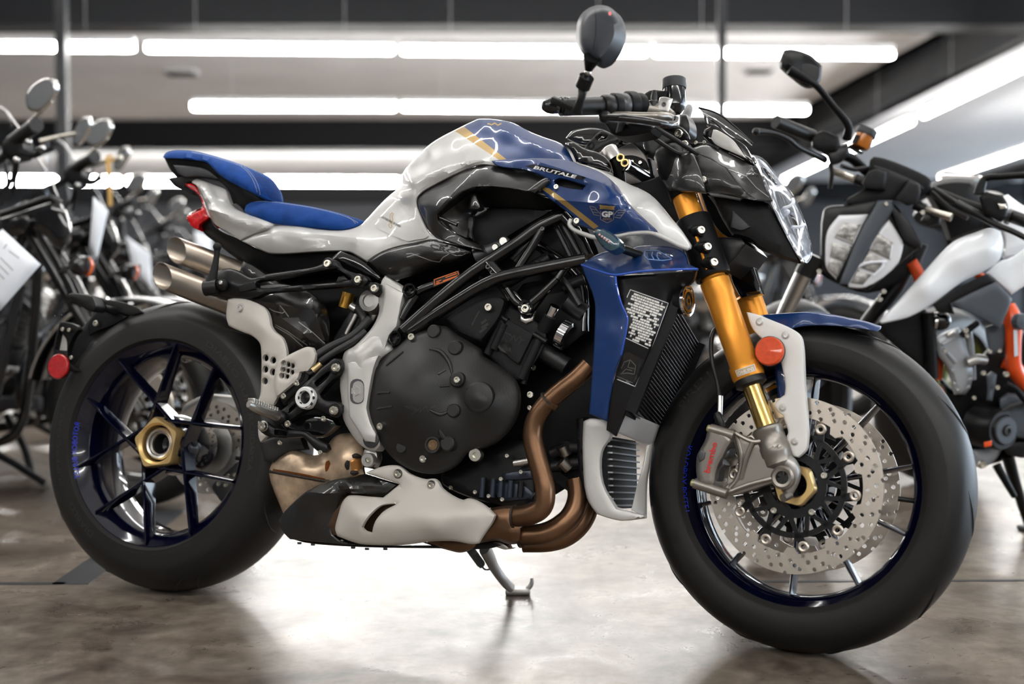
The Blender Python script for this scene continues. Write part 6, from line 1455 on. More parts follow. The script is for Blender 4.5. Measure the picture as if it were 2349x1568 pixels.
# ---- rear mudguard with plate holder, reflector and indicator
mg = pn('rear_mudguard', [(196, 742), (212, 722), (222, 700), (224, 688), (240, 686), (266, 689), (300, 698), (318, 707), (328, 716), (322, 727), (290, 742), (258, 764), (228, 792), (206, 826), (190, 858), (150, 848), (124, 818), (128, 790), (150, 760), (168, 750), (180, 760)], matt, -.055, bike, ctrl=[(250, 710, -.075), (200, 790, -.06)], t=.10, bulge=.006, bw=8, h=10, ext='v')
pn('guard_cap', [(236, 688), (266, 690), (300, 699), (318, 707), (327, 716), (300, 722), (262, 712), (240, 700)], matt, -.082, mg, t=.006, bulge=.002, bw=3, h=9)
pn('guard_rib', [(206, 735), (222, 712), (262, 716), (290, 726), (262, 744), (220, 760), (205, 770), (200, 752)], satin, -.078, mg, t=.006, bulge=.002, bw=3, h=10)
ph_ = pn('plate_holder', [(122, 808), (134, 748), (140, 738), (150, 738), (175, 746), (182, 756), (170, 770), (160, 790), (156, 808), (158, 830), (186, 852), (150, 850), (124, 820)], black, -.10, mg, t=.012, bulge=.003, bw=3, h=10, holes=[[(128, 802), (137, 758), (152, 778), (154, 804)]])
pn('plate_back', [(126, 804), (137, 756), (154, 776), (156, 806)], frame_silver, -.088, mg, t=.003, bulge=0, h=14)
for px, py in ((145, 755), (160, 757), (165, 820)): pbolt(B, px, py, -.106, 4, mg)
mk('rear_reflector', *boss(B, 136, 840, -.105, 23.5, [(0, .26), (.9, .24), (.97, .18), (1.0, .1), (1, 0), (0, 0)], 36), red_refl, mg)
mk('reflector_base', *boss(B, 137.5, 840.5, -.097, 24.5, [(0, .3), (.96, .3), (1, .2), (1, 0)], 36), satin, mg)
ri = pn('rear_indicator', [(155, 676), (163, 672), (190, 674), (213, 678), (219, 690), (222, 702), (216, 714), (204, 713), (186, 702), (168, 690), (158, 682)], matt, -.16, mg, t=.03, bulge=.010, bw=9, h=7)
mk('indicator_stalk', *tube(tpx(B, [(212, 700, -.14), (238, 706, -.12), (266, 714, -.08)]), [.012, .008, .010], 10, 4), matt, mg)
pbolt(B, 222, 742, -.086, 6, mg)
# ================================================================== the row of cruisers behind, on the left
A = Frame(G(320, 1159), .22, 0.0)
cru = root('motorcycle', A.o - A.x * .8, 'black cruiser with chrome round mirrors, cut by the frame edge behind the rear wheel', 'motorcycle', 'cruisers parked in a row')
AC = A.L(0, 0, .31)
gblk = M('deep black gloss paint', (.004, .004, .005), .12, coat=1.0)
crome = M('soft chrome', (.60, .59, .57), .14, 1.0)
bchrome = M('black chrome', (.05, .05, .052), .2, .9)
cream = M('polished lever', (.70, .66, .58), .25, .9)
mglass = M('mirror glass', (.16, .165, .17), .3, .6)
fins_m = M('bright finned cylinder', (.20, .195, .185), .4, .6)
orange_l = M('orange lens', (.75, .12, .01), .2, coat=1.0)
def ap(name, outl, mat, w=0., parent=None, **k): return panel(name, A, outl, mat, parent or cru, w=w, **k)
def at_(name, pts, r, mat, parent=None, n=12, sub=5, **k): return mk(name, *tube([A.P(*p) for p in pts], r, n, sub, **k), mat, parent or cru)
def al(name, pts, r, mat, parent=None, n=12, sub=5, **k): return mk(name, *tube([A.L(*p) for p in pts], r, n, sub, **k), mat, parent or cru)
def wheel(nm, fr, C, R, hw, m_rim, parent, spokes=9):
    w_ = mk(nm, *lathe(C, fr.y, [(R*.74, -hw*.75), (R*.77, -hw*.75), (R*.77, hw*.75), (R*.74, hw*.75), (R*.66, hw*.4), (R*.66, -hw*.4)], 48, ref=fr.x, closed=True), m_rim, parent)
    mk('tyre', *lathe(C, fr.y, tyre_prof(R, R*.765, hw, 14), 56, ref=fr.x), rubber, w_, auto=60)
    s = MB()
    for k in range(spokes):
        a = 360 * k / spokes
        s.add(bar(C + _dir(fr, a) * R * .08, C + _dir(fr, a) * R * .7, R * .06, R * .08, fr.y))
    s.add(lathe(C, fr.y, [(0, -hw), (R*.14, -hw*.9), (R*.14, hw*.9), (0, hw)], 20))
    s.build('spoke_star', m_rim, w_, smooth=False)
    mk('brake_disc', *lathe(C, fr.y, [(R*.28, -hw*.95), (R*.48, -hw*.95), (R*.48, -hw*.8), (R*.28, -hw*.8)], 40, closed=True), disc_steel, w_)
    return w_
wheel('front_wheel', A, AC, .31, .055, gblk, cru)
wheel('rear_wheel', A, A.L(-1.58, 0, .31), .31, .075, gblk, cru)
# fork, fender, nacelle
for w in (-.11, .11):
    at_('fork_leg', [(58, 505, w), (150, 658, w), (320, 944, w)], [.026, .026, .030], gloss, n=16, sub=3)
at_('fork_cover', [(78, 497, -.13), (168, 654, -.13), (182, 690, -.13)], [.022, .026, .03], gloss, n=14, sub=3)
mk('front_fender', *lathe(AC, A.y, [(.345, -.07), (.352, -.06), (.356, 0), (.352, .06), (.345, .07), (.340, .06), (.343, 0), (.340, -.06)], 40, ref=A.x, a0=rad(-165), a1=rad(-10), closed=True), gblk, cru)
mk('fender_rim', *frame_tube([AC + _dir(A, a) * .353 - A.y * .066 for a in range(100, 168, 4)], .006, 8), crome, cru)
ap('fairing', [(-40, 500), (0, 490), (21, 483), (60, 470), (118, 452.5), (143, 468.6), (157, 497), (166, 533), (161, 554), (143, 577.5), (120, 560), (100, 540), (70, 525), (30, 545), (-40, 560)], gblk, -.16, t=.20, bulge=.02, bw=18, h=14, ext='v')
at_('fairing_lip', [(-30, 500, -.17), (21, 484, -.175), (70, 467, -.175), (118, 453, -.17), (140, 466, -.165)], .009, gloss)
ap('windshield', [(-30, 240), (5, 247), (30, 275), (60, 318), (85, 360), (110, 400), (132, 447), (118, 454), (70, 468), (20, 484), (-30, 497)], clear('clear shield', (.88, .89, .90), .01), -.15, t=.004, bulge=.004, bw=10, h=20)
at_('shield_edge', [(-30, 240, -.15), (5, 247, -.15), (30, 275, -.15), (60, 318, -.15), (85, 360, -.15), (110, 400, -.15), (133, 450, -.15)], .0025, chrome)
ap('headlamp_bracket', [(20, 500), (64, 490), (72, 510), (60, 530), (30, 525)], gloss, -.19, t=.03, bulge=.008, bw=8, h=10)
# bars, grips, mirrors
at_('handlebar', [(66, 303, -.32), (20, 350, -.22), (-20, 380, -.1), (-10, 380, .1), (60, 360, .28), (120, 340, .34)], .013, black)
at_('grip', [(84, 286, -.38), (60, 303, -.33), (30, 326, -.28)], [.021, .0215, .022], rubber, n=18, sub=3)
ap('switch_housing', [(5, 330), (24, 308), (50, 312), (56, 340), (48, 364), (24, 370), (4, 352)], black, -.30, t=.05, bulge=.012, bw=10, h=8)
at_('clutch_lever', [(52, 350, -.33), (80, 356, -.36), (97, 346, -.38)], [.012, .009, .011], black)
for px, py in ((66, 325), (97, 340), (38, 366)): mk('fitting', *ball(A.P(px, py, -.37), .010, 10), crome, cru)
mr = mk('mirror', *ball((0, 0, 0), 1, 4), crome, cru); bpy.data.objects.remove(mr)
def rmirror(outl, w, stalk, gl, parent):
    m = ap('mirror', outl, crome, w, parent, t=.018, bulge=.004, bw=5, h=7, sm=4)
    c = np.mean(np.array(outl)[:, :2], 0)
    ap('mirror_glass', [tuple(c + (np.array(p[:2]) - c) * .86) for p in outl], gl, w - .0048, m, t=.002, bulge=.0, h=10)
    at_('mirror_stalk', stalk, [.009, .007, .006][:len(stalk)], cream, m, sub=4)
    return m
rmirror([(59, 232), (60, 215), (71, 197), (93, 181), (111, 177.5), (125, 184.6), (128, 201), (119.6, 224), (103.6, 243.6), (86, 254), (71, 254), (62, 246)], -.36, [(60, 292, -.33), (92, 258, -.35), (119, 232, -.352)], mglass, cru)
rmirror([(164, 326), (166, 311), (178.6, 282), (192, 267), (203, 266), (207, 283), (198, 304), (184, 326), (172, 334)], .16, [(93, 324, .14), (132, 314, .15), (174, 306, .15)], mglass, cru)
for q, m_ in (([(12, 372, -.25), (18, 420, -.24), (2, 470, -.22)], hose), ([(34, 372, -.28), (28, 410, -.26), (-10, 450, -.22)], hose), ([(40, 376, -.3), (30, 440, -.25)], black)): at_('control_cable', q, .006, m_, n=8)
# indicator
idc = ap('indicator', [(157, 606), (163, 594), (176, 587), (192, 586), (200, 588), (198, 632), (186, 634), (172, 630), (160, 620)], gloss, -.22, t=.05, bulge=.02, bw=20, h=6)
ap('indicator_lens', [(202, 589), (209, 595), (213, 606), (211, 618), (204, 630), (198, 634), (205, 620), (207, 606)], orange_l, -.215, idc, t=.006, bulge=.006, bw=4, h=5)
at_('indicator_stalk', [(158, 612, -.2), (140, 620, -.15)], .008, crome, sub=1)
# tank, seat, motor, pipes, frame
def loft(name, secs, m, n=20, parent=None):              # rounded body: (x, z centre, half width, half height)
    V = []; F = []
    for x, z, hw, hh in secs:
        for k in range(n):
            a = 2*PI*k/n; c, s = math.cos(a), math.sin(a)
            V.append(A.L(x, hw * math.copysign(abs(c)**.8, c), z + hh * math.copysign(abs(s)**.8, s)))
    for i in range(len(secs) - 1):
        for k in range(n): F.append((i*n+k, i*n+(k+1) % n, (i+1)*n+(k+1) % n, (i+1)*n+k))
    F += [tuple(range(n)), tuple((len(secs)-1)*n + k for k in range(n))]
    return mk(name, V, F, m, parent or cru, auto=60)
loft('fuel_tank', [(-.50, .86, .05, .05), (-.55, .87, .13, .09), (-.70, .88, .155, .11), (-.86, .86, .14, .10), (-.98, .80, .09, .05)], gblk)
loft('seat', [(-.96, .74, .10, .03), (-1.05, .72, .16, .05), (-1.25, .70, .18, .06), (-1.42, .76, .16, .05), (-1.60, .80, .12, .035), (-1.75, .79, .08, .02)], rubber)
mk('rear_fender', *lathe(A.L(-1.58, 0, .31), A.y, [(.345, -.10), (.356, -.08), (.36, 0), (.356, .08), (.345, .10), (.340, .08), (.345, 0), (.340, -.08)], 36, ref=A.x, a0=rad(-190), a1=rad(-20), closed=True), gblk, cru)
for sx, top in ((-.60, 24), (-.92, -24)):
    ax_ = (A.z * math.cos(rad(top)) + A.x * math.sin(rad(top)))
    b = A.L(-.76 + (.03 if top > 0 else -.03), 0, .42)
    cyl_ = mk('cylinder', *lathe(b, ax_, [(0, 0), (.06, 0), (.06, .36), (0, .36)], 20), fins_m, cru)
    for k in range(9): mk('fin', *lathe(b + ax_ * (.10 + .025 * k), ax_, [(.055, 0), (.098, .002), (.098, .008), (.055, .010)], 20), fins_m, cyl_)
    mk('rocker_cover', *bbox(b + ax_ * .37, .15, .13, .06, (A.x, A.y, ax_), b=.02), crome, cyl_)
mk('crankcase', *bbox(A.L(-.80, 0, .36), .46, .24, .24, (A.x, A.y, A.z), b=.05), black, cru)
mk('air_cleaner', *lathe(A.L(-.76, -.13, .66), -A.y, [(0, .06), (.06, .06), (.085, .045), (.09, 0), (0, 0)], 28), crome, cru)
mk('timing_cover', *lathe(A.L(-.72, -.12, .36), -A.y, [(0, .05), (.07, .045), (.09, .02), (.09, 0)], 24), crome, cru)
al('exhaust_pipe', [(-.64, -.12, .72), (-.46, -.17, .60), (-.46, -.18, .36), (-.62, -.19, .25), (-1.1, -.19, .24), (-1.9, -.19, .27)], [.022, .024, .024, .026, .042, .046], bchrome, n=16)
al('exhaust_pipe', [(-.90, -.12, .72), (-.80, -.19, .52), (-.90, -.20, .40), (-1.1, -.20, .37), (-1.9, -.20, .40)], [.022, .024, .026, .040, .044], bchrome, n=16)
for y in (-.10, .10):
    al('frame_tube', [(-.36, y*.3, .92), (-.44, y, .5), (-.50, y, .22), (-.62, y, .17), (-1.3, y, .18), (-1.5, y, .31)], .017, gblk)
    al('frame_tube', [(-.36, y*.3, .96), (-.9, y, .70), (-1.58, y*1.2, .60)], .016, gblk)
    al('swing_arm', [(-1.05, y, .32), (-1.58, y*1.1, .31)], .020, gblk, sub=1)
al('down_tube', [(-.30, -.16, .70), (-.36, -.18, .45), (-.42, -.18, .22)], .016, gloss)
al('crash_bar', [(-.34, -.12, .62), (-.40, -.30, .50), (-.44, -.32, .30), (-.50, -.14, .22)], .014, gblk)
al('foot_lever', [(-.66, -.24, .30), (-.58, -.27, .33), (-.48, -.28, .40)], .009, chrome)
al('foot_peg', [(-.52, -.16, .38), (-.50, -.32, .40)], .018, rubber, sub=1)
mk('peg_cap', *ball(A.L(-.50, -.325, .40), .018, 10), steel, cru)
mk('foot_plate', *bbox(A.L(-.62, -.21, .27), .40, .03, .05, (A.x, A.y, A.z), b=.008), dark_alu, cru)
al('side_stand', [(-.75, .12, .20), (-.62, .22, .10), (-.52, .28, .015)], .013, black)
al('kick_leg', [(-.60, -.16, .22), (-.50, -.20, .10), (-.46, -.22, .008)], .014, black)
mk('tail_lamp', *ball(A.L(-1.93, 0, .62), .045, 14), red_lens, cru)
# copies in the row
def copy_tree(o, parent=None, T=None):
    c = o.copy(); COL.objects.link(c)
    if parent is not None:
        c.parent = parent
    else:
        c.matrix_world = T
        for k in ('label',): pass
    for ch in list(o.children): copy_tree(ch, c)
    return c
Mc = ROOTS[cru.name]
ga = PD(60, 303, 3.6)
def cruiser_at(px, py, label, yaw=0.0, d=None, x=None, name='motorcycle'):
    z = 1.146; dd = d or (z - CAM.z) * FPX / (686.7 - py)
    p = PD(px, py, dd)
    R = Matrix.Rotation(yaw, 4, 'Z')
    off = Mc.translation - ga; off.z = 0
    T = Matrix.Translation(Vector((p.x, p.y, 0)) + (R @ off)) @ R
    T.translation.z = Mc.translation.z
    c = copy_tree(cru, None, T); c['label'] = label; ROOTS[c.name] = T
    return c
c2 = cruiser_at(195, 368, 'black cruiser second in the row, its tall white price sheet hanging at the handlebar', .03)
c3 = cruiser_at(292, 462, 'black cruiser third in the row, behind the twin silencer tips', .02)
c4 = cruiser_at(385, 506, 'black cruiser fourth in the row, half hidden by the silver tail panel', .05)
cruiser_at(445, 548, 'black cruiser fifth and deepest in the row beyond the tail light', .02)
cruiser_at(1800, 520, 'black cruiser in the gap between the gold fork and the white naked bike', -.5, d=6.4)
cruiser_at(1450, 560, 'black cruiser hidden far behind the engine of the blue motorcycle', -.3, d=9.5)
# price sheets
def grip_of(c): return ROOTS[c.name] @ (Mc.inverted() @ A.P(40, 318, -.30))
def sheet(quad, d, label, lines=(), t=.0015, hook=None):
    P = [PD(x, y, d[i] if isinstance(d, (list, tuple)) else d) for i, (x, y) in enumerate(quad)]
    n = (P[1] - P[0]).cross(P[3] - P[0]).normalized()
    if n.y > 0: n = -n
    c = sum(P, Vector()) / 4
    o = root('price_sheet', c, label, 'paper', 'price sheets hung on the cruisers')
    V = []; F = []; N = 6
    for i in range(N + 1):
        for j in range(N + 1):
            u, v = i / N, j / N
            p = (P[0]*(1-u) + P[1]*u)*(1-v) + (P[3]*(1-u) + P[2]*u)*v
            V.append(p + n * (.012 * math.sin(PI * u) * math.sin(PI * v)))
    m = (N + 1)**2
    V += [p - n * t for p in V]
    for i in range(N):
        for j in range(N):
            q = (i*(N+1)+j, (i+1)*(N+1)+j, (i+1)*(N+1)+j+1, i*(N+1)+j+1); F += [q, tuple(k + m for k in q[::-1])]
    ed = [i*(N+1) for i in range(N)] + [N*(N+1)+j for j in range(N)] + [i*(N+1)+N for i in range(N, 0, -1)] + [j for j in range(N, 0, -1)]
    for a, b in zip(ed, ed[1:] + ed[:1]): F.append((a, b, b + m, a + m))
    s = mk('sheet', V, F, paper, o, auto=0)
    tr = bvh(s)
    for q in lines: line_on('print_line', tr, q, 1.6, grey_ink, s, h=8, lift=.001)
    top = max(P, key=lambda p: p.z)
    mk('string', *frame_tube([top + Vector((0, 0, -.004)), hook or top + Vector((-.012, .01, .07))], .0014, 6), black, o)
    return o
sheet([(-90, 640), (4, 524), (93, 606), (0, 712)], 3.35, 'big white price sheet at the frame edge, tilted like a diamond', [[(20, 575), (44, 592)], [(8, 570), (16, 560)], [(-20, 610), (10, 640)], [(-10, 600), (20, 630)], [(0, 590), (30, 620)]])
sheet([(214, 450), (248, 483), (221, 602), (205, 566)], 4.1, 'tall narrow white price sheet hanging below the second cruiser\'s handlebar')
sheet([(288, 540), (344, 581), (352, 668), (304, 615)], 5.4, 'white price sheet leaning low in front of the third cruiser, above the rear tyre', hook=grip_of(c3))
sheet([(446, 528), (486, 545), (488, 600), (448, 590)], 7.2, 'white sheet added for a bright patch between tail and silencer tips', hook=grip_of(c4))  # sheet added to stand in for a bright patch deep in the row
# tan tag looped on a lever
tg = root('hang_tag', PD(250, 400, 4.7), 'tan paper strap looped over a pale brake lever behind the blue seat', 'tag')
mk('strap', *tube([PD(246, 358, 4.7), PD(250, 400, 4.7), PD(252, 440, 4.7), PD(253, 472, 4.7)], .0085, 6, 3, flat=.2, up=(1, 0, 0)), M('tan paper', (.62, .38, .12), .6), tg)
mk('loop', *frame_tube([PD(252 + 8*math.cos(a), 364 + 8*math.sin(a), 4.7) for a in [2*PI*k/12 for k in range(12)]], .004, 6, closed=True), bpy.data.materials['tan paper'], tg)
mk('lever', *tube([PD(212, 379, 4.75), PD(246, 368, 4.72), PD(279, 361, 4.7)], [.012, .011, .009], 10, 3), cream, tg)
# ================================================================== the white and orange naked bike on the right
D_ = Frame((0, 3.15, 0), 0, 0)
nk = root('motorcycle', G(2180, 1120), 'white and black naked motorcycle with orange frame and split headlamp beyond the front wheel', 'motorcycle')
wht = M('ice white plastic', (.92, .95, .98), .3, coat=.4)
orng = M('orange painted frame', (.80, .085, .008), .35, coat=.5)
gblue = M('slate grey plastic', (.060, .070, .085), .42)
eng_g = M('grey cast engine', (.36, .38, .40), .4, .5)
def kp(name, outl, mat, w=0., parent=None, **k):
    k.setdefault('ext', 'v'); k.setdefault('t', .05); k.setdefault('h', 12)
    return panel(name, D_, outl, mat, parent or nk, w=w, **k)
def kt(name, pts, r, mat, parent=None, n=14, sub=5, **k): return mk(name, *tube([D_.P(*p) for p in pts], r, n, sub, **k), mat, parent or nk)
# wheels
FKf = Frame((0, 0, 0), 2.30, .05)                     # front end heads towards the camera
wheel('front_wheel', FKf, PD(1812, 930, 3.45), .30, .06, satin, nk)
FKr = Frame((0, 0, 0), 2.45, .05)
wheel('rear_wheel', FKr, PD(2150, 905, 4.35), .31, .085, M('dark green rim', (.10, .12, .01), .4), nk)
for q in ([(1862, 590, .0), (1838, 640, .02), (1795, 730, .05), (1770, 790, .08)], [(2098, 575, .15), (2052, 660, .16), (1990, 738, .18), (1950, 800, .2)]):
    kt('fork_leg', q, [.022, .022, .019, .019], steel if q[0][0] < 1900 else satin)
kt('fork_clamp', [(1868, 585, -.01), (1846, 632, .0)], .028, satin, sub=1); kt('fork_clamp', [(2106, 555, .14), (2088, 600, .15)], .028, satin, sub=1)
kp('lower_yoke', [(1850, 600), (1900, 640), (1990, 672), (2080, 640), (2095, 580), (2000, 600)], black, .12, t=.06)
pbolt(D_, 1878, 622, -.03, 6, nk); pbolt(D_, 2026, 668, .1, 6, nk); pbolt(D_, 2017, 686, .1, 6, nk)
# head lamp
hlm = kp('headlight', [(1888, 484.6), (1897.7, 474), (1948.6, 468.6), (2021, 455), (2042, 455), (2080, 500), (2117, 562), (2096, 578), (1991.4, 666.8), (1938, 659), (1916, 648), (1881.6, 616)], satin, -.02, t=.12, bulge=.01, bw=10)
lensm = M('frosted lamp lens', (.80, .81, .83), .25, .0, 1.0)
cellm = M('lamp cell', (.36, .35, .33), .2, .5, bump=.8, bscale=120, mott=.6, mscale=60)
kp('lamp_lens', [(1924.5, 492.7), (1994, 490), (1980.7, 514), (1950, 580), (1919, 642.7), (1895, 616), (1892, 581), (1897.7, 527.5)], lensm, -.028, hlm, t=.01, bulge=.006, bw=8, h=9)
kp('lamp_lens', [(2039.7, 500.7), (2074.5, 557), (2061, 602.5), (1986, 658.8), (1946, 658.8), (1943, 648), (1985, 585), (2021, 522)], lensm, -.028, hlm, t=.01, bulge=.006, bw=8, h=9)
for q in ([(1915, 543), (1934, 510), (1977, 515), (1958, 560)], [(1910, 556), (1955, 565), (1940, 600), (1904, 588)], [(1903, 594), (1938, 602), (1921, 636), (1898, 614)], [(2012, 533), (2050, 557), (2043, 596), (1994, 572)], [(1993, 576), (2034, 599), (2006, 625), (1972, 612)], [(1968, 618), (1999, 630), (1980, 652), (1952, 648)]):
    c = kp('lamp_cell', q, cellm, -.038, hlm, t=.006, bulge=.002, bw=3, h=10, sm=0)
    line_on('cell_edge', bvh(c), [tuple(np.array(p) * .93 + np.mean(np.array(q), 0) * .07) for p in q], 3, lensm, c, closed=True, h=6, lift=.001)
for q in ([(1966, 612, -.042), (1985, 604, -.044), (2010, 600, -.046), (2034, 600, -.044)], [(2028, 596, -.044), (2024, 612, -.045), (2004, 632, -.044)]): kt('light_guide', q, .0035, wl, hlm, n=8)
kp('lamp_bridge', [(2013, 459), (2047, 459), (2050, 476), (2022, 522), (1985, 585), (1946, 652), (1924, 652), (1950, 585), (1982, 514), (2002, 480)], gblue, -.045, hlm, t=.03, bulge=.006, bw=7, h=10)
pbolt(D_, 2032, 467, -.052, 5, hlm)
kp('cowl_wing', [(2042, 478), (2052, 470), (2090, 520), (2117, 560), (2112, 570), (2080, 556), (2060, 520)], satin, -.04, hlm, t=.03, bulge=.004, bw=5)
kp('cowl_ear', [(1991, 395), (2013, 386), (2034, 394), (2032, 436), (1984, 432), (1977, 420)], matt, -.05, nk, t=.06, bulge=.01, bw=8)
kp('cowl_ear', [(2085, 412), (2109, 422), (2112, 440), (2104, 466), (2082, 472), (2053, 456)], matt, -.06, nk, t=.06, bulge=.01, bw=8)
kp('cowl_middle', [(1985, 430), (2035, 390), (2090, 412), (2060, 460), (2020, 462), (1950, 470), (1935, 460)], matt, -.02, nk, t=.08, bulge=.01, bw=9)
dsh = kp('dash_display', [(1995.5, 366), (2005, 359), (2029, 363), (2122.7, 401.6), (2137.4, 413.7), (2134, 432), (2117, 452), (2100, 440), (2030, 412), (1992, 395)], black, .0, t=.05, bulge=.008, bw=9)
line_on('edge_line', bvh(dsh), [(2005, 380), (2050, 395), (2105, 420), (2118, 432)], 4, grey_pl, dsh, h=8)
# bars, levers, mirror
kt('handlebar', [(1863, 313, -.05), (1909, 352, .03), (1951, 362, .06), (1994, 398, .08), (2060, 430, .10), (2140, 440, .08), (2220, 470, .0), (2300, 492, -.05)], .013, black)
kt('grip', [(1779, 279, -.12), (1820, 296, -.09), (1863, 313, -.05)], [.0165, .0165, .017], rubber, n=18, sub=3)
kt('grip', [(2313, 493, -.06), (2349, 506, -.09), (2420, 530, -.14)], .0165, rubber, n=18, sub=3)
kt('brake_lever', [(1733, 301, -.2), (1772, 304.6, -.18), (1808, 319, -.16), (1829, 336, -.14), (1855, 349, -.11), (1892, 366, -.06)], [.009, .0055, .006, .0065, .007, .009], satin)
mk('lever_tip', *ball(D_.P(1735, 302, -.2), .0098, 12), satin, nk)
kt('clutch_lever', [(2195, 468, -.05), (2249, 495, -.1), (2289, 517, -.13), (2324, 531, -.15), (2380, 560, -.18)], [.012, .010, .008, .0075, .007], satin)
kp('switch_housing', [(1863, 318), (1872, 306), (1890, 298), (1924, 314), (1928, 334), (1918, 348), (1880, 348), (1862, 338)], black, -.08, nk, t=.05, bulge=.01, bw=8, h=9)
kp('switch_housing', [(2246, 452), (2262, 440), (2300, 448), (2312, 470), (2310, 500), (2296, 510), (2256, 490)], black, -.12, nk, t=.05, bulge=.008, bw=8, h=9)
kp('switch_button', [(2288, 466), (2308, 468), (2310, 478), (2294, 480)], cream, -.132, nk, t=.01, bulge=.002, bw=3)
kt('bar_end_ring', [(2310, 496, -.07), (2318, 499, -.075)], .019, dark_alu, sub=1)
kp('lever_clamp', [(1895, 350), (1915, 338), (1945, 330), (1950, 350), (1930, 372), (1905, 380)], satin, -.07, nk, t=.04, bulge=.008, bw=8, h=9)
rsv = mk('fluid_reservoir', *lathe(D_.P(1971, 338, -.03), (PD(1989, 300, 3.12) - PD(1971, 338, 3.12)), [(0, 0), (.020, 0), (.0235, .006), (.0235, .040), (0, .040)], 24), M('amber reservoir', (.45, .14, .01), .15, coat=1.0), nk)
mk('reservoir_cap', *lathe(D_.P(1984, 311, -.03), (PD(1989, 300, 3.12) - PD(1971, 338, 3.12)), [(0, 0), (.026, 0), (.027, .004), (.026, .017), (0, .018)], 28), grey_pl, rsv)
mk('reservoir_band', *lathe(D_.P(1979, 321, -.03), (PD(1989, 300, 3.12) - PD(1971, 338, 3.12)), [(.0237, -.02), (.0242, -.02), (.0242, .002), (.0237, .002)], 8, a0=.2, a1=.9), black, rsv)
kp('reservoir_stay', [(1944, 340), (1950, 330), (1972, 344), (1982, 350), (1975, 354)], satin, -.02, nk, t=.012)
kmr = kp('mirror', [(1788, 140), (1797, 116), (1812.6, 114), (1838, 118), (1861, 127), (1886, 151), (1884, 174), (1878, 191), (1865, 201.5), (1846, 201.5), (1810.5, 176), (1789, 157)], black, -.10, nk, t=.03, bulge=.022, bw=22, h=7, ctrl=[(1812, 160, -.115), (1850, 150, -.09)])
kp('mirror_hollow', [(1828, 152), (1850, 146), (1880, 154), (1878, 180), (1866, 192), (1848, 176)], dark_ink, -.118, kmr, t=.01, bulge=.001, bw=3)
kt('mirror_stalk', [(1810, 160, -.14), (1842, 178, -.135), (1871, 195, -.12), (1908, 240, -.10), (1946, 290, -.08), (1942, 318, -.06)], [.013, .011, .0085, .0085, .010, .012], black, kmr)
kt('mirror_stalk', [(2246, 446, -.1), (2250, 428, -.1), (2260, 410, -.1), (2300, 405, -.13), (2360, 401, -.18), (2460, 396, -.2)], [.014, .012, .009, .008, .008, .008], black)
kt('turn_signal', [(1908, 392, .06), (1935, 401, .05), (1964, 411, .03)], [.010, .0095, .009], cream); kt('signal_socket', [(1962, 410, .03), (1990, 420, .02)], .013, rubber, sub=1)
kt('turn_signal', [(2118, 478, .02), (2150, 488, .0), (2183, 498, -.02)], [.009, .0095, .011], cream); kt('signal_socket', [(2098, 468, .03), (2122, 480, .02)], .014, rubber, sub=1)
for q in ([(2140, 430, .0), (2190, 462, -.02), (2230, 480, -.06)], [(2136, 440, .02), (2180, 478, .0), (2220, 500, -.03)], [(1930, 380, .0), (1960, 388, .02), (2000, 384, .03)], [(1905, 378, -.05), (1908, 400, .0), (1904, 430, .05)]): kt('control_cable', q, .006, hose, n=8)
kp('fork_crown', [(2130, 480), (2160, 490), (2158, 515), (2130, 520), (2110, 506)], satin, .02, nk, t=.05, bulge=.006, bw=6); pbolt(D_, 2115, 487, -.0, 6, nk)
# tank and panels
kp('fuel_tank', [(2117, 440), (2139, 418), (2185, 408), (2232.5, 410), (2250, 440), (2262, 480), (2275, 525), (2230, 540), (2174, 562), (2155, 506), (2130, 460)], black, .15, t=.25, bulge=.05, bw=40, h=10)
mk('tank_cap', *lathe(D_.P(2204, 410, .32), (Vector((0, -.25, 1))), [(0, .012), (.05, .012), (.062, .006), (.064, 0), (.0, -.01)], 30), crome, nk)
kp('shroud', [(2273, 523.5), (2232, 535), (2195, 549), (2173.6, 565), (2100, 645), (2018, 736.5), (2022, 742), (2060, 734), (2088, 725.7), (2136, 699), (2205.8, 648), (2259, 621), (2292, 597), (2302, 560), (2295, 530)], wht, -.02, t=.03, bulge=.008, bw=10, ctrl=[(2200, 590, -.05), (2120, 660, -.045), (2270, 570, -.05)])
kp('side_panel', [(2262, 626), (2292, 600), (2316, 592), (2349, 570), (2420, 530), (2440, 600), (2349, 656), (2321, 675), (2286, 645)], wht, .02, t=.03, bulge=.008, bw=9)
kp('tank_flank', [(2296, 452), (2312, 446), (2345, 470), (2420, 500), (2440, 560), (2330, 590), (2300, 592), (2302, 550), (2290, 500)], wht, .10, t=.12, bulge=.02, bw=22)
kp('panel_cover', [(2179, 696), (2230, 670), (2286, 645), (2322, 685.6), (2308, 722), (2294, 752.5), (2262, 736)], gblue, -.03, t=.03, bulge=.006, bw=7, corner=25)
kp('panel_shade', [(2140, 700), (2205, 655), (2262, 628), (2286, 646), (2182, 697), (2190, 720), (2150, 715)], matt, .0, t=.03, bulge=.004, bw=5)
kt('frame_tube', [(2240, 626, .02), (2258, 640, .02), (2278, 656, .02)], .011, orng)
kt('frame_tube', [(2312, 700, .03), (2322, 735, .02), (2324, 790, .02), (2326, 840, .03), (2345, 872, .05), (2380, 900, .06)], [.018, .024, .020, .020, .020, .020], orng)
mk('frame_cap', *lathe(D_.P(2336, 737, -.01), (.25, -1, 0), [(0, .02), (.018, .018), (.021, .01), (.021, 0)], 22), gblue, nk)
kp('frame_label', [(2325, 756), (2334, 756), (2336, 815), (2327, 818)], M('pale label', (.62, .68, .74), .5), -.012, t=.006, bulge=.0)
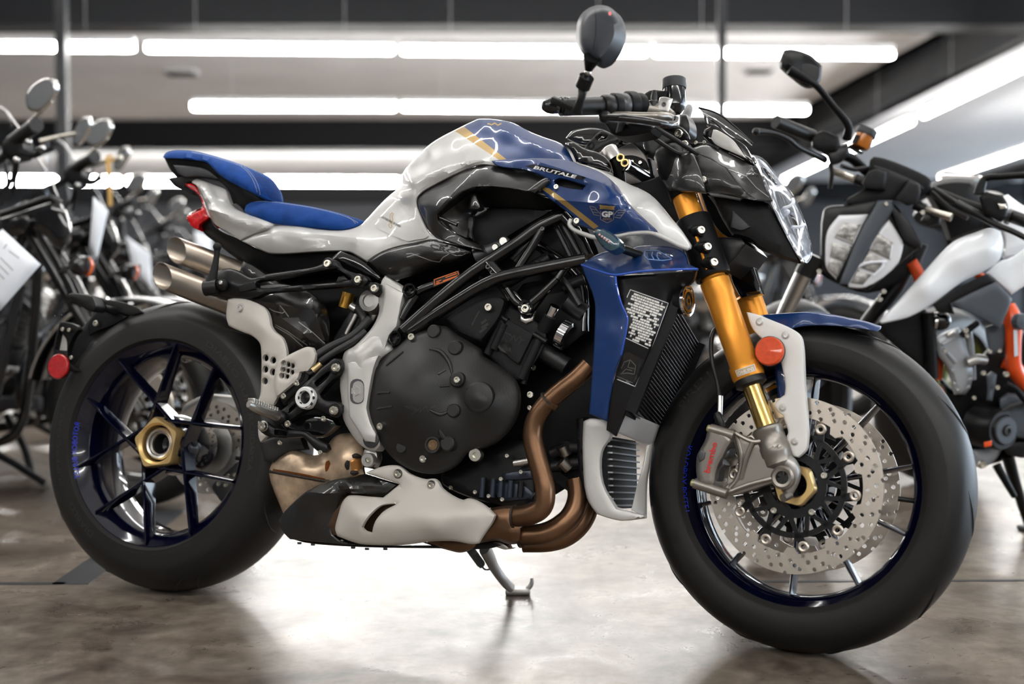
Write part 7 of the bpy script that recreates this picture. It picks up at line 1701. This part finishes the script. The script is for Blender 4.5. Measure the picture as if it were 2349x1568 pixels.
for q in ([(2148, 800), (2150, 840), (2146, 870)], [(2090, 600), (2110, 640), (2100, 690)], [(2300, 830), (2340, 850), (2360, 880)]): kt('inner_frame', [(x, y, .12) for x, y in q], .016, orng)
# radiator and engine
kp('radiator', [(2000, 745), (2040, 730), (2118, 706), (2141, 724), (2145, 872), (2120, 850), (2060, 800)], black, .06, t=.06, bulge=.008, bw=8)
kt('radiator_tank', [(2130, 716, .04), (2134, 790, .04), (2138, 868, .04)], .016, black)
mk('hose_end', *ball(D_.P(2158, 736, .05), .026, 16), gloss, nk); kt('hose_ring', [(2146, 738, .04), (2140, 738, .04)], .02, crome, sub=1)
eh = kp('engine_head', [(2143, 775), (2165, 762), (2198, 750), (2212, 775), (2220, 800), (2232, 850), (2225, 890), (2214, 905), (2189, 905), (2180, 870), (2168, 838), (2150, 815)], eng_g, .06, t=.12, bulge=.02, bw=12, h=9)
et = bvh(eh)
for q in ([(2172, 808), (2192, 832), (2218, 785)], [(2168, 806), (2216, 782)], [(2180, 850), (2228, 828)], [(2186, 880), (2228, 868)], [(2192, 895), (2224, 886)], [(2160, 790), (2205, 768)]):
    q = [v for v in (onto(et, *p, .001) for p in q) if v is not None]
    if len(q) > 1: mk('rib', *tube(q, .0055, 8, 3), eng_g, eh)
kp('head_lug', [(2172, 764), (2190, 756), (2192, 766), (2176, 774)], steel, .03, eh, t=.02, bulge=.003, bw=3)
for q, r, m_ in (([(2222, 760, .06), (2228, 800, .06), (2232, 870, .07)], .008, eng_g), ([(2218, 832, .03), (2240, 824, .03), (2258, 826, .04)], .014, alu), ([(2205, 770, .02), (2226, 752, .02), (2240, 742, .03)], .009, black), ([(2308, 880, .0), (2330, 892, .0), (2349, 915, .0), (2380, 940, 0)], .008, black)): kt('engine_pipe', q, r, m_)
for px, py, r in ((2215, 758, 6), (2218, 770, 5), (2166, 803, 5), (2255, 855, 6), (2287, 888, 6), (2307, 858, 7), (2270, 806, 5), (2292, 804, 5), (2234, 912, 5)): pbolt(D_, px, py, .0, r, nk)
kp('engine_block', [(2150, 860), (2190, 900), (2240, 830), (2300, 760), (2349, 760), (2420, 800), (2420, 1060), (2340, 1040), (2290, 1060), (2240, 1070), (2215, 1040), (2190, 960)], black, .14, t=.2, bulge=.02, bw=20, h=20)
kp('sprocket_cover', [(2258, 750), (2272, 744), (2307, 742), (2308, 770), (2300, 802), (2276, 815), (2268, 800)], gblue, .02, nk, t=.04, bulge=.008, bw=8, h=9)
kp('pump_cover', [(2262, 860), (2274, 850), (2287, 858), (2284, 880), (2276, 920), (2262, 918), (2264, 890)], gblue, .02, nk, t=.04, bulge=.01, bw=8, h=8)
cvx = Vector((.45, -1, -.05))
cc = mk('clutch_cover', *lathe(D_.P(2244, 975, .10), cvx, [(0, .095), (.036, .094), (.040, .088), (.050, .088), (.054, .080), (.056, 0), (0, 0)], 36), satin, nk)
cc2 = mk('cover_face', *lathe(D_.P(2244, 975, .10) + cvx.normalized() * .0945, cvx, [(.016, .004), (.034, .004), (.0365, .001), (.0365, -.004), (.016, -.004)], 36, closed=True), gblue, cc)
mk('cover_bolt', *lathe(D_.P(2244, 975, .10) + cvx.normalized() * .095, cvx, [(0, .004), (.006, .004), (.007, .010), (.013, .009), (.014, 0)], 20), grey_pl, cc)
kp('orange_mark', [(2257, 1014), (2275, 1010), (2275, 1022), (2258, 1026)], orng, -.03, cc, t=.004, bulge=.001, bw=2)
kp('gear_case', [(2290, 915), (2310, 900), (2349, 905), (2420, 920), (2420, 1010), (2349, 1006), (2300, 996), (2296, 960)], gblue, .04, nk, t=.08, bulge=.012, bw=12)
kt('case_rib', [(2300, 942, .02), (2320, 930, .015), (2349, 925, .015), (2400, 922, .02)], .006, grey_pl)
kp('sump', [(2228, 1030), (2262, 1026), (2296, 1012), (2300, 1030), (2280, 1058), (2250, 1075), (2232, 1066)], eng_g, .10, nk, t=.1, bulge=.012, bw=12, h=10)
pbolt(D_, 2252, 1064, .07, 9, nk); pbolt(D_, 2234, 1066, .07, 6, nk)
g1, g2 = PZ(2330, 1152, .006), PZ(2362, 1212, .006)
sd = mk('side_stand', *tube([D_.P(2310, 1040, .1), D_.P(2326, 1100, .15) * .5 + (D_.P(2310, 1040, .1) + g2) * .25, g2], [.017, .014, .012], 12, 4), black, nk)
mk('stand_foot', *bbox(g2, .05, .06, .012, b=.004), black, sd)
kt('stand_lever', [(2286, 1066, .1), (2306, 1102, .1), (2326, 1137, .12)], [.012, .010, .008], black)
kp('brake_arm', [(2296, 1020), (2349, 1010), (2400, 1030), (2349, 1050), (2310, 1042)], satin, .08, nk, t=.04, bulge=.006, bw=6)
mk('seat', *tube([PD(2165, 500, 3.75), PD(2200, 478, 4.1), PD(2235, 470, 4.5), PD(2262, 455, 4.85)], [.09, .13, .12, .07], 16, 5, flat=.4, up=(1, 0, 0)), rubber, nk)
mk('tail_unit', *tube([PD(2200, 500, 4.1), PD(2245, 480, 4.6), PD(2275, 462, 5.0)], [.10, .09, .03], 14, 5, flat=.6, up=(1, 0, 0)), gblue, nk)
mk('tail_light', *ball(PD(2276, 462, 5.02), .035, 12), red_lens, nk)
mk('swing_arm', *tube([PD(2120, 890, 3.95), PD(2150, 905, 4.35)], .03, 12, 1), orng, nk)
# a sheet lying low beyond the front wheel
sheet([(1908, 872), (1940, 868), (1928, 932), (1902, 925)], 3.9, 'white price sheet glimpsed through the top of the front wheel')
